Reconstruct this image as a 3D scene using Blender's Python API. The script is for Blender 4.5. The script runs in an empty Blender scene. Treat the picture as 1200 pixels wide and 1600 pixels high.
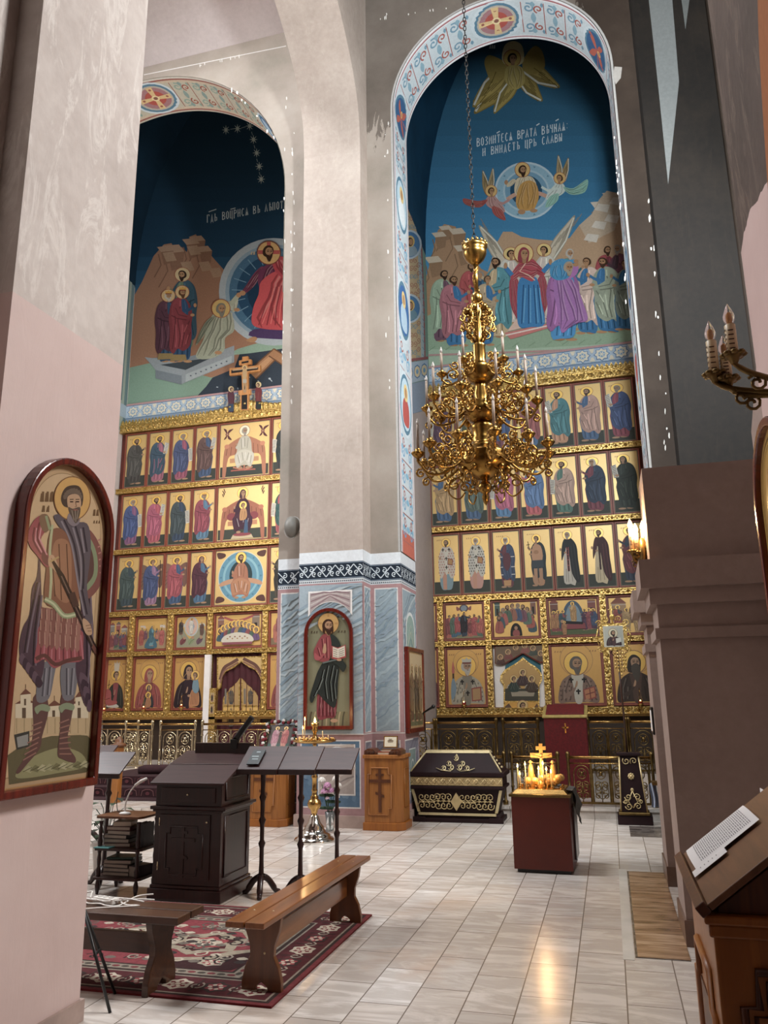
import bpy, bmesh, math, random
from mathutils import Vector, Matrix
SC = bpy.context.scene
COL = SC.collection
PI = math.pi
RND = random.Random(7)

# ---------------------------------------------------------------- camera
CAM_H = 1.7
YAW, PITCH, ROLL, FPX = 0.26937433, 0.23425907, -0.0135803, 1228.87
_F = Vector((-math.sin(YAW)*math.cos(PITCH), math.cos(YAW)*math.cos(PITCH), math.sin(PITCH)))
_r = Vector((math.cos(YAW), math.sin(YAW), 0.0))
_u = _r.cross(_F)
_R = _r*math.cos(ROLL) + _u*math.sin(ROLL)
_U = -_r*math.sin(ROLL) + _u*math.cos(ROLL)
cam = bpy.data.cameras.new('camera')
cam_ob = bpy.data.objects.new('camera', cam)
COL.objects.link(cam_ob)
cam.sensor_fit = 'VERTICAL'
cam.sensor_height = 36.0
cam.sensor_width = 27.0
cam.lens = 36.0*FPX/1600.0
cam.clip_end = 200
cam.clip_start = 0.05
_m = Matrix((( _R.x, _U.x, -_F.x, 0), (_R.y, _U.y, -_F.y, 0), (_R.z, _U.z, -_F.z, CAM_H), (0, 0, 0, 1)))
cam_ob.matrix_world = _m
SC.camera = cam_ob

# ---------------------------------------------------------------- world, lights, exposure
SC.view_settings.view_transform = 'Standard'
SC.view_settings.look = 'None'
SC.view_settings.exposure = 0.54
SC.view_settings.gamma = 1.0
SC.view_settings.use_curve_mapping = False
w = bpy.data.worlds.new('daylight')
SC.world = w
w.use_nodes = True
w.node_tree.nodes['Background'].inputs[0].default_value = (0.86, 0.93, 1.0, 1)
w.node_tree.nodes['Background'].inputs[1].default_value = 0.55

def area(name, loc, target, sx, sy, power, color):
 l = bpy.data.lights.new(name, 'AREA')
 l.shape = 'RECTANGLE'; l.size = sx; l.size_y = sy
 l.energy = power; l.color = color
 o = bpy.data.objects.new(name, l)
 o.location = loc
 o.rotation_euler = (Vector(target)-Vector(loc)).to_track_quat('-Z', 'Y').to_euler()
 COL.objects.link(o)
 return o
area('dome_daylight', (-5.6, 8.0, 16.0), (-5.6, 7.6, 0), 5.0, 2.6, 1900, (0.93, 0.97, 1.0))
area('right_mural_fill', (0.8, 5.2, 8.0), (-1.6, 16.6, 11.4), 0.5, 1.6, 540, (0.9, 0.97, 1.0))  # floating area light added to brighten the right mural
area('aisle_window_daylight', (4.4, 7.5, 9.0), (-2.95, 3.7, 4.0), 1.6, 2.2, 620, (1.0, 0.97, 0.95))
area('north_fill', (-11.5, 7.6, 9.0), (0.4, 6.8, 1.6), 2.0, 3.0, 520, (0.97, 0.98, 1.0))  # unseen area light added to brighten faces turned to the left
area('altar_fill', (-4.66, 12.7, 6.6), (-9.2, 16.4, 7.4), 0.3, 6.0, 270, (1.0, 0.95, 0.86))  # added fill for the left bay, hidden behind the wall strip
area('side_altar_fill', (-3.2, 12.75, 4.4), (-0.4, 16.4, 3.0), 0.3, 3.0, 30, (1.0, 0.9, 0.75))  # added fill for the right bay, hidden behind the jamb

# pixel (of the 1200 x 1600 frame) to a point on a real plane of the place
def _ray(x, y):
 return _F*FPX + _R*(x-600.0) + _U*(800.0-y)
def at(x, y, Y):
 d = _ray(x, y); k = Y/d.y
 return Vector((d.x*k, Y, CAM_H+d.z*k))
def atx(x, y, X):
 d = _ray(x, y); k = X/d.x
 return Vector((X, d.y*k, CAM_H+d.z*k))
def fl(x, y, z=0.0):
 d = _ray(x, y); k = (z-CAM_H)/d.z
 return Vector((d.x*k, d.y*k, z))
# ---------------------------------------------------------------- colours and materials
def lin(c):
 if isinstance(c, str):
  c = c.lstrip('#')
  c = [int(c[i:i+2], 16)/255.0 for i in (0, 2, 4)]
  c = [v/12.92 if v <= 0.04045 else ((v+0.055)/1.055)**2.4 for v in c]
 return (c[0], c[1], c[2], 1.0)
def mixc(a, b, t):
 a = lin(a); b = lin(b)
 return tuple(a[i]*(1-t)+b[i]*t for i in range(3))

class NT:
 def __init__(s, name):
  s.m = bpy.data.materials.new(name)
  s.m.use_nodes = True
  s.t = s.m.node_tree
  s.b = s.t.nodes['Principled BSDF']
 def n(s, kind, **kw):
  x = s.t.nodes.new(kind)
  for k, v in kw.items():
   setattr(x, k, v)
  return x
 def l(s, a, b):
  s.t.links.new(a, b)
 def coord(s, scale=(1, 1, 1), rot=(0, 0, 0), loc=(0, 0, 0), src='Position'):
  if src == 'Position':
   g = s.n('ShaderNodeNewGeometry').outputs['Position']
  else:
   g = s.n('ShaderNodeTexCoord').outputs[src]
  mp = s.n('ShaderNodeMapping')
  mp.inputs['Scale'].default_value = scale
  mp.inputs['Rotation'].default_value = rot
  mp.inputs['Location'].default_value = loc
  s.l(g, mp.inputs['Vector'])
  return mp.outputs[0]
 def noise(s, vec, scale=5.0, detail=4.0, rough=0.5, dist=0.0):
  x = s.n('ShaderNodeTexNoise')
  x.inputs['Scale'].default_value = scale
  x.inputs['Detail'].default_value = detail
  x.inputs['Roughness'].default_value = rough
  x.inputs['Distortion'].default_value = dist
  s.l(vec, x.inputs['Vector'])
  return x.outputs[0]
 def ramp(s, fac, stops):
  r = s.n('ShaderNodeValToRGB')
  e = r.color_ramp.elements
  while len(e) < len(stops):
   e.new(0.5)
  for i, (p, c) in enumerate(stops):
   e[i].position = p
   e[i].color = lin(c) if not isinstance(c, (int, float)) else (c, c, c, 1)
  s.l(fac, r.inputs[0])
  return r.outputs[0]
 def mix(s, fac, a, b, mode='MIX'):
  x = s.n('ShaderNodeMix', data_type='RGBA', blend_type=mode)
  for sock, v in ((x.inputs[0], fac), (x.inputs[6], a), (x.inputs[7], b)):
   if isinstance(v, (int, float)):
    sock.default_value = v
   elif isinstance(v, (str, tuple, list)):
    sock.default_value = lin(v)
   else:
    s.l(v, sock)
  return x.outputs[2]
 def math(s, op, a, b=0.0, c=0.0):
  x = s.n('ShaderNodeMath', operation=op)
  for i, v in enumerate((a, b, c)):
   if isinstance(v, (int, float)):
    x.inputs[i].default_value = v
   else:
    s.l(v, x.inputs[i])
  return x.outputs[0]
 def sep(s, vec):
  x = s.n('ShaderNodeSeparateXYZ')
  s.l(vec, x.inputs[0])
  return x.outputs
 def bump(s, h, strength=0.3, dist=0.01):
  x = s.n('ShaderNodeBump')
  x.inputs['Strength'].default_value = strength
  x.inputs['Distance'].default_value = dist
  s.l(h, x.inputs['Height'])
  s.l(x.outputs[0], s.b.inputs['Normal'])
 def fin(s, color=None, rough=0.5, metal=0.0, spec=0.5):
  if color is not None:
   if isinstance(color, (str, tuple, list)):
    s.b.inputs['Base Color'].default_value = lin(color)
   else:
    s.l(color, s.b.inputs['Base Color'])
  if isinstance(rough, (int, float)):
   s.b.inputs['Roughness'].default_value = rough
  else:
   s.l(rough, s.b.inputs['Roughness'])
  s.b.inputs['Metallic'].default_value = metal
  s.b.inputs['Specular IOR Level'].default_value = spec
  return s.m

def plain(name, c, rough=0.5, metal=0.0, var=0.12, scale=6.0, spec=0.5, bump=0.0, src='Position'):
 t = NT(name)
 v = t.coord(src=src)
 n = t.noise(v, scale, 5, 0.6)
 a = lin(c)
 d = tuple(x*(1-var) for x in a[:3]); u = tuple(min(1, x*(1+var)) for x in a[:3])
 colr = t.ramp(n, [(0.3, d), (0.7, u)])
 if bump:
  t.bump(t.noise(v, scale*6, 3, 0.6), bump, 0.004)
 return t.fin(colr, rough, metal, spec)

def plaster(name, c, light, dark, streak=(3, 3, 0.7), bump=0.15):
 t = NT(name)
 v = t.coord()
 vs = t.coord(scale=streak)
 n1 = t.noise(v, 0.9, 6, 0.62)
 base = t.ramp(n1, [(0.25, dark), (0.5, c), (0.8, light)])
 n2 = t.noise(vs, 2.2, 7, 0.7, 0.6)
 m = t.ramp(n2, [(0.56, 0.0), (0.62, 0.35), (0.66, 0.0)])
 base = t.mix(m, base, light)
 n3 = t.noise(v, 14, 4, 0.6)
 base = t.mix(0.25, base, t.ramp(n3, [(0.3, dark), (0.7, light)]))
 t.bump(n2, bump, 0.02)
 return t.fin(base, 0.75, 0, 0.3)

def wood(name, c1, c2, rough=0.35, axis='Z', scale=1.0, coat=0.0):
 t = NT(name)
 sc = {'X': (0.9, 14, 14), 'Y': (14, 0.9, 14), 'Z': (14, 14, 0.9)}[axis]
 v = t.coord(scale=tuple(x*scale for x in sc), src='Object')
 n = t.noise(v, 1.6, 6, 0.62, 1.2)
 colr = t.ramp(n, [(0.3, c1), (0.62, c2)])
 t.bump(n, 0.08, 0.004)
 m = t.fin(colr, rough)
 t.b.inputs['Coat Weight'].default_value = coat
 t.b.inputs['Coat Roughness'].default_value = 0.15
 return m

def emis(name, c, strength):
 t = NT(name)
 t.b.inputs['Emission Color'].default_value = lin(c)
 t.b.inputs['Emission Strength'].default_value = strength
 return t.fin(c, 0.5)

M = {}
# painted surfaces: the paint itself carries the artwork's colours
def paintmat(name, rough, metal, spec=0.4, var=0.06, sat=0.8, val=1.0):
 t = NT(name)
 a = t.n('ShaderNodeVertexColor', layer_name='Col')
 n = t.noise(t.coord(), 25, 4, 0.6)
 g = t.ramp(n, [(0.3, 1-var), (0.7, 1.0)])
 h = t.n('ShaderNodeHueSaturation')
 h.inputs['Saturation'].default_value = sat
 h.inputs['Value'].default_value = val
 t.l(t.mix(1.0, a.outputs[0], g, 'MULTIPLY'), h.inputs['Color'])
 return t.fin(h.outputs[0], rough, metal, spec)
M['paint'] = paintmat('painted_colour', 0.6, 0.0, 0.4, 0.06, 0.8, 0.74)
M['fresco'] = paintmat('fresco_paint', 0.85, 0.0, 0.2, 0.14, 0.9)
M['leaf'] = paintmat('gold_leaf_paint', 0.42, 0.35, 0.5, 0.05, 0.92)
M['varnish'] = paintmat('varnished_paint', 0.22, 0.0, 0.5, 0.05)
M['brass'] = plain('polished_brass', '#b8935a', 0.26, 1.0, 0.25, 9)
M['brass_dk'] = plain('aged_brass', '#75603c', 0.42, 1.0, 0.35, 11)
M['silver'] = plain('polished_nickel_brass', '#cfc3a4', 0.16, 1.0, 0.15, 8)
M['chrome'] = plain('chrome', '#dedad2', 0.1, 1.0, 0.05, 8)
def carved():
 t = NT('carved_gilding')
 v = t.coord()
 n = t.noise(v, 30, 3, 0.5)
 t.bump(n, 0.6, 0.02)
 return t.fin(t.ramp(n, [(0.3, '#8f7236'), (0.55, '#cba964'), (0.75, '#efdba2')]), 0.3, 0.75)
M['gilt'] = carved()
M['mahog'] = wood('dark_mahogany', '#1b0a09', '#2e1310', 0.36, 'Z', 1.0, 0.2)
M['mahog_x'] = wood('mahogany_board', '#2b1515', '#3c2221', 0.45, 'X', 1.0, 0.2)
M['walnut'] = wood('walnut_shelf', '#4a2a16', '#6d4324', 0.4, 'X')
M['oak'] = wood('golden_oak', '#7b4a20', '#9c6530', 0.42, 'Z', 0.7)
M['oak_dk'] = wood('brown_stained_oak', '#3a1d0e', '#5a3016', 0.42, 'Z')
M['cab'] = wood('warm_brown_oak', '#7f4716', '#965a20', 0.4, 'Z', 0.7, 0.1)
M['pine'] = wood('varnished_pine', '#5c3213', '#7d4a22', 0.28, 'Y', 0.6, 0.35)
M['pine_z'] = wood('varnished_pine_upright', '#4d2a11', '#683c1b', 0.35, 'Z', 0.6, 0.2)
M['bench_dk'] = wood('dark_bench_wood', '#2c180e', '#4a2c19', 0.33, 'X', 0.6, 0.3)
M['frame_red'] = wood('red_brown_frame', '#42110b', '#6a2014', 0.25, 'Z', 0.6, 0.4)
M['icon_frame'] = wood('red_brown_icon_frame', '#6a3428', '#8a4b3b', 0.5, 'Z', 0.6)
M['redbox'] = plain('red_brown_painted_board', '#561a0c', 0.45, 0, 0.15, 3)
M['black'] = plain('black_plastic', '#121212', 0.4, 0, 0.2)
M['white_pl'] = plain('white_plastic', '#d9d6d0', 0.35, 0, 0.04)
M['paper'] = plain('white_paper', '#dedcdc', 0.8, 0, 0.03)
M['wax'] = plain('candle_wax', '#e8c887', 0.45, 0, 0.05)
M['wax_w'] = plain('ivory_candle_sleeve', '#e4cfa8', 0.4, 0, 0.05)
M['flame'] = emis('candle_flame', '#ffc060', 22)
M['bulb_on'] = emis('lit_bulb', '#ffd489', 16)
def glassm():
 t = NT('clear_glass')
 t.b.inputs['Transmission Weight'].default_value = 0.92
 t.b.inputs['IOR'].default_value = 1.3
 n = t.noise(t.coord(), 8, 2)
 return t.fin(t.ramp(n, [(0.2, '#e6eef0'), (0.8, '#ffffff')]), 0.05)
M['glass'] = glassm()
M['velvet'] = plain('dark_maroon_cloth', '#26090b', 0.8, 0, 0.2, 20)
M['redcloth'] = plain('red_brocade', '#5f0f12', 0.8, 0, 0.3, 30)
M['greycloth'] = plain('grey_cloth', '#4a4540', 0.9, 0, 0.15, 20)
M['leafgreen'] = plain('green_leaf', '#1d3a22', 0.5, 0, 0.3, 20)
M['speaker'] = plain('grey_loudspeaker_plastic', '#6f6c66', 0.5, 0, 0.1)

# ---------------------------------------------------------------- mesh builder
class MB:
 def __init__(s):
  s.V = []; s.Fc = []; s.mi = []; s.sm = []
  s.cur = 0; s.smooth = False
 def add(s, V, Fc, smooth=None):
  o = len(s.V)
  s.V += [tuple(v) for v in V]
  for f in Fc:
   s.Fc.append([i+o for i in f]); s.mi.append(s.cur)
   s.sm.append(s.smooth if smooth is None else smooth)
  return s
 def box(s, x0, x1, y0, y1, z0, z1):
  V = [(x, y, z) for z in (z0, z1) for y in (y0, y1) for x in (x0, x1)]
  return s.add(V, [(0, 2, 3, 1), (4, 5, 7, 6), (0, 1, 5, 4), (2, 6, 7, 3), (0, 4, 6, 2), (1, 3, 7, 5)], False)
 def obox(s, c, size, rz=0.0, rx=0.0, ry=0.0):
  m = Matrix.Rotation(rz, 3, 'Z') @ Matrix.Rotation(ry, 3, 'Y') @ Matrix.Rotation(rx, 3, 'X')
  V = [Vector(c)+m @ Vector((x*size[0]/2, y*size[1]/2, z*size[2]/2)) for z in (-1, 1) for y in (-1, 1) for x in (-1, 1)]
  return s.add(V, [(0, 2, 3, 1), (4, 5, 7, 6), (0, 1, 5, 4), (2, 6, 7, 3), (0, 4, 6, 2), (1, 3, 7, 5)], False)
 def hexa(s, A, B):      # two quads, bottom and top, in the same order
  V = list(A)+list(B)
  return s.add(V, [(3, 2, 1, 0), (4, 5, 6, 7), (0, 1, 5, 4), (1, 2, 6, 5), (2, 3, 7, 6), (3, 0, 4, 7)], False)
 def prism(s, pts, plane, a, b, smooth=False):
  n = len(pts)
  f = {'xz': lambda p, k: (p[0], k, p[1]), 'xy': lambda p, k: (p[0], p[1], k), 'yz': lambda p, k: (k, p[0], p[1])}[plane]
  V = [f(p, a) for p in pts]+[f(p, b) for p in pts]
  s.add(V, [list(range(n))[::-1], list(range(n, 2*n))], False)
  o = len(s.V)-2*n
  for i in range(n):
   j = (i+1) % n
   s.Fc.append([o+i, o+j, o+n+j, o+n+i]); s.mi.append(s.cur); s.sm.append(smooth)
  return s
 def lathe(s, prof, c=(0, 0, 0), seg=20, squash=1.0, a0=0.0):
  V = []; Fc = []
  n = len(prof)
  for k in range(seg):
   a = a0+2*PI*k/seg
   for r, z in prof:
    V.append((c[0]+r*math.cos(a), c[1]+r*math.sin(a)*squash, c[2]+z))
  for k in range(seg):
   k2 = (k+1) % seg
   for i in range(n-1):
    Fc.append((k*n+i, k2*n+i, k2*n+i+1, k*n+i+1))
  if prof[0][0] > 1e-6:
   Fc.append([k*n for k in range(seg)][::-1])
  if prof[-1][0] > 1e-6:
   Fc.append([k*n+n-1 for k in range(seg)])
  return s.add(V, Fc, True)
 def tube(s, pts, r, seg=6, closed=False):
  P = [Vector(p) for p in pts]
  n = len(P)
  rr = r if isinstance(r, (list, tuple)) else [r]*n
  V = []; Fc = []
  up = None
  for i in range(n):
   if closed:
    t = P[(i+1) % n]-P[i-1]
   else:
    t = P[min(i+1, n-1)]-P[max(i-1, 0)]
   if t.length < 1e-9:
    t = Vector((0, 0, 1))
   t.normalize()
   if up is None:
    up = t.orthogonal().normalized()
   else:
    up = (up-t*up.dot(t))
    if up.length < 1e-6:
     up = t.orthogonal()
    up.normalize()
   q = t.cross(up)
   for k in range(seg):
    a = 2*PI*k/seg
    V.append(P[i]+(up*math.cos(a)+q*math.sin(a))*rr[i])
  m = n if closed else n-1
  for i in range(m):
   j = (i+1) % n
   for k in range(seg):
    k2 = (k+1) % seg
    Fc.append((i*seg+k, i*seg+k2, j*seg+k2, j*seg+k))
  if not closed:
   Fc.append(list(range(seg))[::-1])
   Fc.append([(n-1)*seg+k for k in range(seg)])
  return s.add(V, Fc, True)
 def ball(s, c, r, seg=10, rings=6):
  if not isinstance(r, (tuple, list)):
   r = (r, r, r)
  V = [(c[0], c[1], c[2]-r[2])]
  for i in range(1, rings):
   a = -PI/2+PI*i/rings
   for k in range(seg):
    b = 2*PI*k/seg
    V.append((c[0]+r[0]*math.cos(a)*math.cos(b), c[1]+r[1]*math.cos(a)*math.sin(b), c[2]+r[2]*math.sin(a)))
  V.append((c[0], c[1], c[2]+r[2]))
  Fc = []
  L = len(V)-1
  for k in range(seg):
   k2 = (k+1) % seg
   Fc.append((0, 1+k2, 1+k))
   Fc.append((L, L-seg+k, L-seg+k2))
   for i in range(rings-2):
    a = 1+i*seg
    Fc.append((a+k, a+k2, a+seg+k2, a+seg+k))
  return s.add(V, Fc, True)
 def build(s, name, mats, parent=None, bevel=0.0, loc=None, recalc=True):
  me = bpy.data.meshes.new(name)
  me.from_pydata(s.V, [], s.Fc)
  if not isinstance(mats, (list, tuple)):
   mats = [mats]
  for m in mats:
   me.materials.append(M[m] if isinstance(m, str) else m)
  me.polygons.foreach_set('material_index', s.mi)
  me.polygons.foreach_set('use_smooth', s.sm)
  if recalc:
   bm = bmesh.new(); bm.from_mesh(me)
   bmesh.ops.recalc_face_normals(bm, faces=bm.faces)
   bm.to_mesh(me); bm.free()
  me.update()
  o = bpy.data.objects.new(name, me)
  COL.objects.link(o)
  if parent is not None:
   o.parent = parent
  if loc is not None:
   o.location = loc
  if bevel:
   b = o.modifiers.new('bevel', 'BEVEL')
   b.width = bevel; b.segments = 2; b.limit_method = 'ANGLE'
  return o

def tag(o, label, cat, group=None):
 o['label'] = label; o['category'] = cat
 if group:
  o['group'] = group
 return o
def thing(name, loc, label, cat, group=None, rz=0.0):
 o = bpy.data.objects.new(name, None)
 COL.objects.link(o)
 o.location = loc; o.rotation_euler = (0, 0, rz)
 o.empty_display_size = 0.1
 return tag(o, label, cat, group)
def struct(o):
 o['kind'] = 'structure'
 return o
def dup(root, loc, label=None, rz=None, group=None):
 def cp(o, par):
  c = o.copy(); COL.objects.link(c)
  if par is not None:
   c.parent = par
  for ch in o.children:
   cp(ch, c)
  return c
 r = cp(root, None)
 r.location = loc
 if rz is not None:
  r.rotation_euler = (0, 0, rz)
 if label:
  r['label'] = label
 if group:
  r['group'] = group
 return r

# ---------------------------------------------------------------- 2-D drawing for painted surfaces
def ell(cx, cy, rx, ry=None, n=22, a0=0.0, a1=2*PI):
 ry = rx if ry is None else ry
 full = abs(a1-a0-2*PI) < 1e-6
 m = n if full else n+1
 return [(cx+rx*math.cos(a0+(a1-a0)*i/n), cy+ry*math.sin(a0+(a1-a0)*i/n)) for i in range(m)]
def smooth(pts, n=4, closed=True):
 out = []
 L = len(pts)
 rng = range(L) if closed else range(L-1)
 for i in rng:
  if closed:
   p0, p1, p2, p3 = pts[i-1], pts[i], pts[(i+1) % L], pts[(i+2) % L]
  else:
   p0, p1, p2, p3 = pts[max(i-1, 0)], pts[i], pts[i+1], pts[min(i+2, L-1)]
  for k in range(n):
   t = k/n
   out.append(tuple(0.5*((2*p1[c])+(-p0[c]+p2[c])*t+(2*p0[c]-5*p1[c]+4*p2[c]-p3[c])*t*t+(-p0[c]+3*p1[c]-3*p2[c]+p3[c])*t**3) for c in range(len(p1))))
 if not closed:
  out.append(tuple(pts[-1]))
 return out
def spiral(cx, cy, r0, r1, a0, turns, n=14, sy=1.0):
 return [(cx+(r0+(r1-r0)*i/n)*math.cos(a0+2*PI*turns*i/n), cy+sy*(r0+(r1-r0)*i/n)*math.sin(a0+2*PI*turns*i/n)) for i in range(n+1)]
def ribbon(pts, w):
 L = len(pts)
 a = []; b = []
 for i in range(L):
  p = pts[max(i-1, 0)]; q = pts[min(i+1, L-1)]
  dx, dy = q[0]-p[0], q[1]-p[1]
  d = math.hypot(dx, dy) or 1.0
  ww = (w[i] if isinstance(w, (list, tuple)) else w)/2
  a.append((pts[i][0]-dy/d*ww, pts[i][1]+dx/d*ww))
  b.append((pts[i][0]+dy/d*ww, pts[i][1]-dx/d*ww))
 return a, b

class Paint:
 """flat shapes of colour laid over one another on a surface; mapf(u, v, w) puts them in the place, w = height of the paint"""
 def __init__(s, mapf, step=0.0007, base=0.001):
  s.map = mapf; s.step = step; s.base = base
  s.V = []; s.Fc = []; s.C = []; s.mi = []; s.bb = []
 def _lev(s, pts):
  x0 = min(p[0] for p in pts); x1 = max(p[0] for p in pts); y0 = min(p[1] for p in pts); y1 = max(p[1] for p in pts)
  l = 0
  for (a, b, c, d, e) in s.bb:
   if e >= l and a < x1 and b > x0 and c < y1 and d > y0:
    l = e+1
  s.bb.append((x0, x1, y0, y1, l))
  return s.base+l*s.step
 rings = 0
 def poly(s, pts, c, m=0):
  wv = s._lev(pts)
  o = len(s.V)
  if s.rings and max(p[0] for p in pts)-min(p[0] for p in pts) > .12:
   cx = sum(p[0] for p in pts)/len(pts); cy = sum(p[1] for p in pts)/len(pts); n = len(pts); R = s.rings
   for k in range(R, -1, -1):
    s.V += [tuple(s.map(cx+(p[0]-cx)*max(k, .02)/R, cy+(p[1]-cy)*max(k, .02)/R, wv)) for p in pts]
   for k in range(R):
    for i in range(n):
     j = (i+1) % n
     s.Fc.append([o+k*n+i, o+k*n+j, o+k*n+n+j, o+k*n+n+i]); s.C.append(lin(c)); s.mi.append(m)
   return
  s.V += [tuple(s.map(p[0], p[1], wv)) for p in pts]
  s.Fc.append(list(range(o, o+len(pts)))); s.C.append(lin(c)); s.mi.append(m)
 def quads(s, a, b, c, m=0):       # ribbon as a chain of quads, all on one level
  wv = s._lev(a+b)
  o = len(s.V); n = len(a)
  s.V += [tuple(s.map(p[0], p[1], wv)) for p in a]+[tuple(s.map(p[0], p[1], wv)) for p in b]
  for i in range(n-1):
   s.Fc.append([o+i, o+i+1, o+n+i+1, o+n+i]); s.C.append(lin(c)); s.mi.append(m)
 def line(s, pts, w, c, m=0):
  a, b = ribbon(pts, w)
  s.quads(a, b, c, m)
 def ring(s, cx, cy, rx, ry, w, c, m=0, n=26):
  s.quads(ell(cx, cy, rx, ry, n, 0, 2*PI-1e-4)+[], ell(cx, cy, rx-w, ry-w*ry/rx, n, 0, 2*PI-1e-4)+[], c, m)
 def rect(s, x0, y0, x1, y1, c, m=0):
  s.poly([(x0, y0), (x1, y0), (x1, y1), (x0, y1)], c, m)
 def grid(s, x0, y0, x1, y1, nx, ny, c, m=0):
  for j in range(ny):
   wv = None
  wv = s._lev([(x0, y0), (x1, y1)])
  o = len(s.V)
  for j in range(ny+1):
   for i in range(nx+1):
    s.V.append(tuple(s.map(x0+(x1-x0)*i/nx, y0+(y1-y0)*j/ny, wv)))
  for j in range(ny):
   for i in range(nx):
    a = o+j*(nx+1)+i
    s.Fc.append([a, a+1, a+nx+2, a+nx+1])
    cc = c(i/nx, j/ny) if callable(c) else c
    s.C.append(lin(cc)); s.mi.append(m)
 def build(s, name, parent=None, mats=('paint', 'leaf'), toward=None, loc=None):
  me = bpy.data.meshes.new(name)
  off = Vector(loc) if loc is not None else Vector((0, 0, 0))
  V = [tuple(Vector(v)-off) for v in s.V]
  me.from_pydata(V, [], s.Fc)
  for m in mats:
   me.materials.append(M[m])
  me.polygons.foreach_set('material_index', s.mi)
  at_ = me.color_attributes.new('Col', 'FLOAT_COLOR', 'CORNER')
  buf = []
  for p, c in zip(me.polygons, s.C):
   buf += list(c)*p.loop_total
  at_.data.foreach_set('color', buf)
  if toward is not None:
   tv = Vector(toward)
   bm = bmesh.new(); bm.from_mesh(me)
   fl_ = [f for f in bm.faces if f.normal.dot(tv) < 0]
   bmesh.ops.reverse_faces(bm, faces=fl_)
   bm.to_mesh(me); bm.free()
  me.update()
  o = bpy.data.objects.new(name, me)
  COL.objects.link(o)
  if parent is not None:
   o.parent = parent
  return o
# ---------------------------------------------------------------- painted figures
def sh(c, f):
 c = lin(c)
 return tuple(min(1, x*f) for x in c[:3])
def tf(cx, cy, h, d=1, up=1, sx=1.0, lean=0.0):
 return lambda pts: [(cx+d*sx*h*(p[0]+lean*p[1]), cy+up*h*p[1]) for p in pts]
SKIN = '#b0835a'
def head(P, T, x, y, s, kind, skin=SKIN, hair='#4a3322', halo='#e0b64c', gold=1, d=1, ringc='#9c4a2a'):
 """head centred on x, y; s = half its height"""
 hl = s*1.75
 if halo:
  P.poly(T(ell(x-.1*s, y+.12*s, hl, hl, 22)), ringc)
  P.poly(T(ell(x-.1*s, y+.12*s, hl*.93, hl*.93, 22)), halo, gold)
 if kind == 'hood':
  P.poly(T(smooth([(x-1.0*s, y-1.3*s), (x-1.0*s, y+.2*s), (x-.5*s, y+1.05*s), (x+.2*s, y+1.15*s), (x+.85*s, y+.5*s), (x+.8*s, y-.6*s), (x+.5*s, y-1.4*s)])), hair)
 else:
  P.poly(T(smooth([(x-.9*s, y-.5*s), (x-.95*s, y+.4*s), (x-.4*s, y+1.05*s), (x+.4*s, y+1.05*s), (x+.8*s, y+.4*s), (x+.6*s, y-.4*s), (x, y-.9*s)])), hair)
 P.poly(T(smooth([(x-.25*s, y-1.5*s), (x+.3*s, y-1.5*s), (x+.35*s, y-.5*s), (x-.3*s, y-.5*s)], 2)), sh(skin, .8))
 P.poly(T(smooth([(x-.55*s, y+.3*s), (x-.1*s, y+.78*s), (x+.5*s, y+.6*s), (x+.66*s, y-.05*s), (x+.45*s, y-.65*s), (x+.05*s, y-.92*s), (x-.4*s, y-.6*s)])), skin)
 if kind in ('beard', 'grey', 'bald', 'crown', 'mitre'):
  P.poly(T(smooth([(x-.6*s, y-.1*s), (x-.25*s, y-.42*s), (x+.3*s, y-.38*s), (x+.62*s, y-.1*s), (x+.55*s, y-.8*s), (x+.1*s, y-1.55*s), (x-.4*s, y-.9*s)])), hair)
  P.line(T([(x, y-.55*s), (x+.3*s, y-.55*s)]), s*.12*abs(T([(0, 0)])[0][0]-T([(1, 0)])[0][0]), '#7a3b2c')
 if kind in ('crown', 'mitre'):
  P.poly(T([(x-.75*s, y+.5*s), (x+.75*s, y+.5*s), (x+.85*s, y+1.4*s), (x+.3*s, y+1.2*s), (x, y+1.6*s), (x-.3*s, y+1.2*s), (x-.85*s, y+1.4*s)]), '#c9972f' if kind == 'crown' else '#c8c4b4', gold if kind == 'crown' else 0)
  P.poly(T([(x-.75*s, y+.5*s), (x+.75*s, y+.5*s), (x+.78*s, y+.75*s), (x-.78*s, y+.75*s)]), '#7a2a20')
 k = abs(T([(0, 0)])[0][0]-T([(1, 0)])[0][0])*s
 e = .1*s
 for q in (-.12, .42):
  P.line(T([(x+(q-.17)*s, y+.12*s), (x+(q+.15)*s, y+.12*s)]), k*.13, '#24160f')
  P.line(T([(x+(q-.2)*s, y+.33*s), (x+(q+.2)*s, y+.36*s)]), k*.09, sh(hair if kind != 'hood' else '#4a3322', .7))
 P.line(T([(x+.17*s, y+.2*s), (x+.27*s, y-.2*s), (x+.13*s, y-.24*s)]), k*.08, sh(skin, .55))

def folds(P, T, segs, w, c):
 for a in segs:
  P.line(T(a), w, c)
def scroll(P, T, x, y, w, h, k, tilt=.02):
 P.poly(T([(x-w/2, y), (x+w/2, y+tilt), (x+w/2+tilt, y-h), (x-w/2+tilt, y-h-tilt*.5)]), '#d9d6c8')
 n = max(3, int(h/.03))
 for i in range(n):
  yy = y-h*(i+.7)/(n+.6)
  P.line(T([(x-w*.36+tilt*i/n, yy), (x+w*.38+tilt*i/n, yy+tilt*.6)]), k*.009, '#6a625a')

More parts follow.
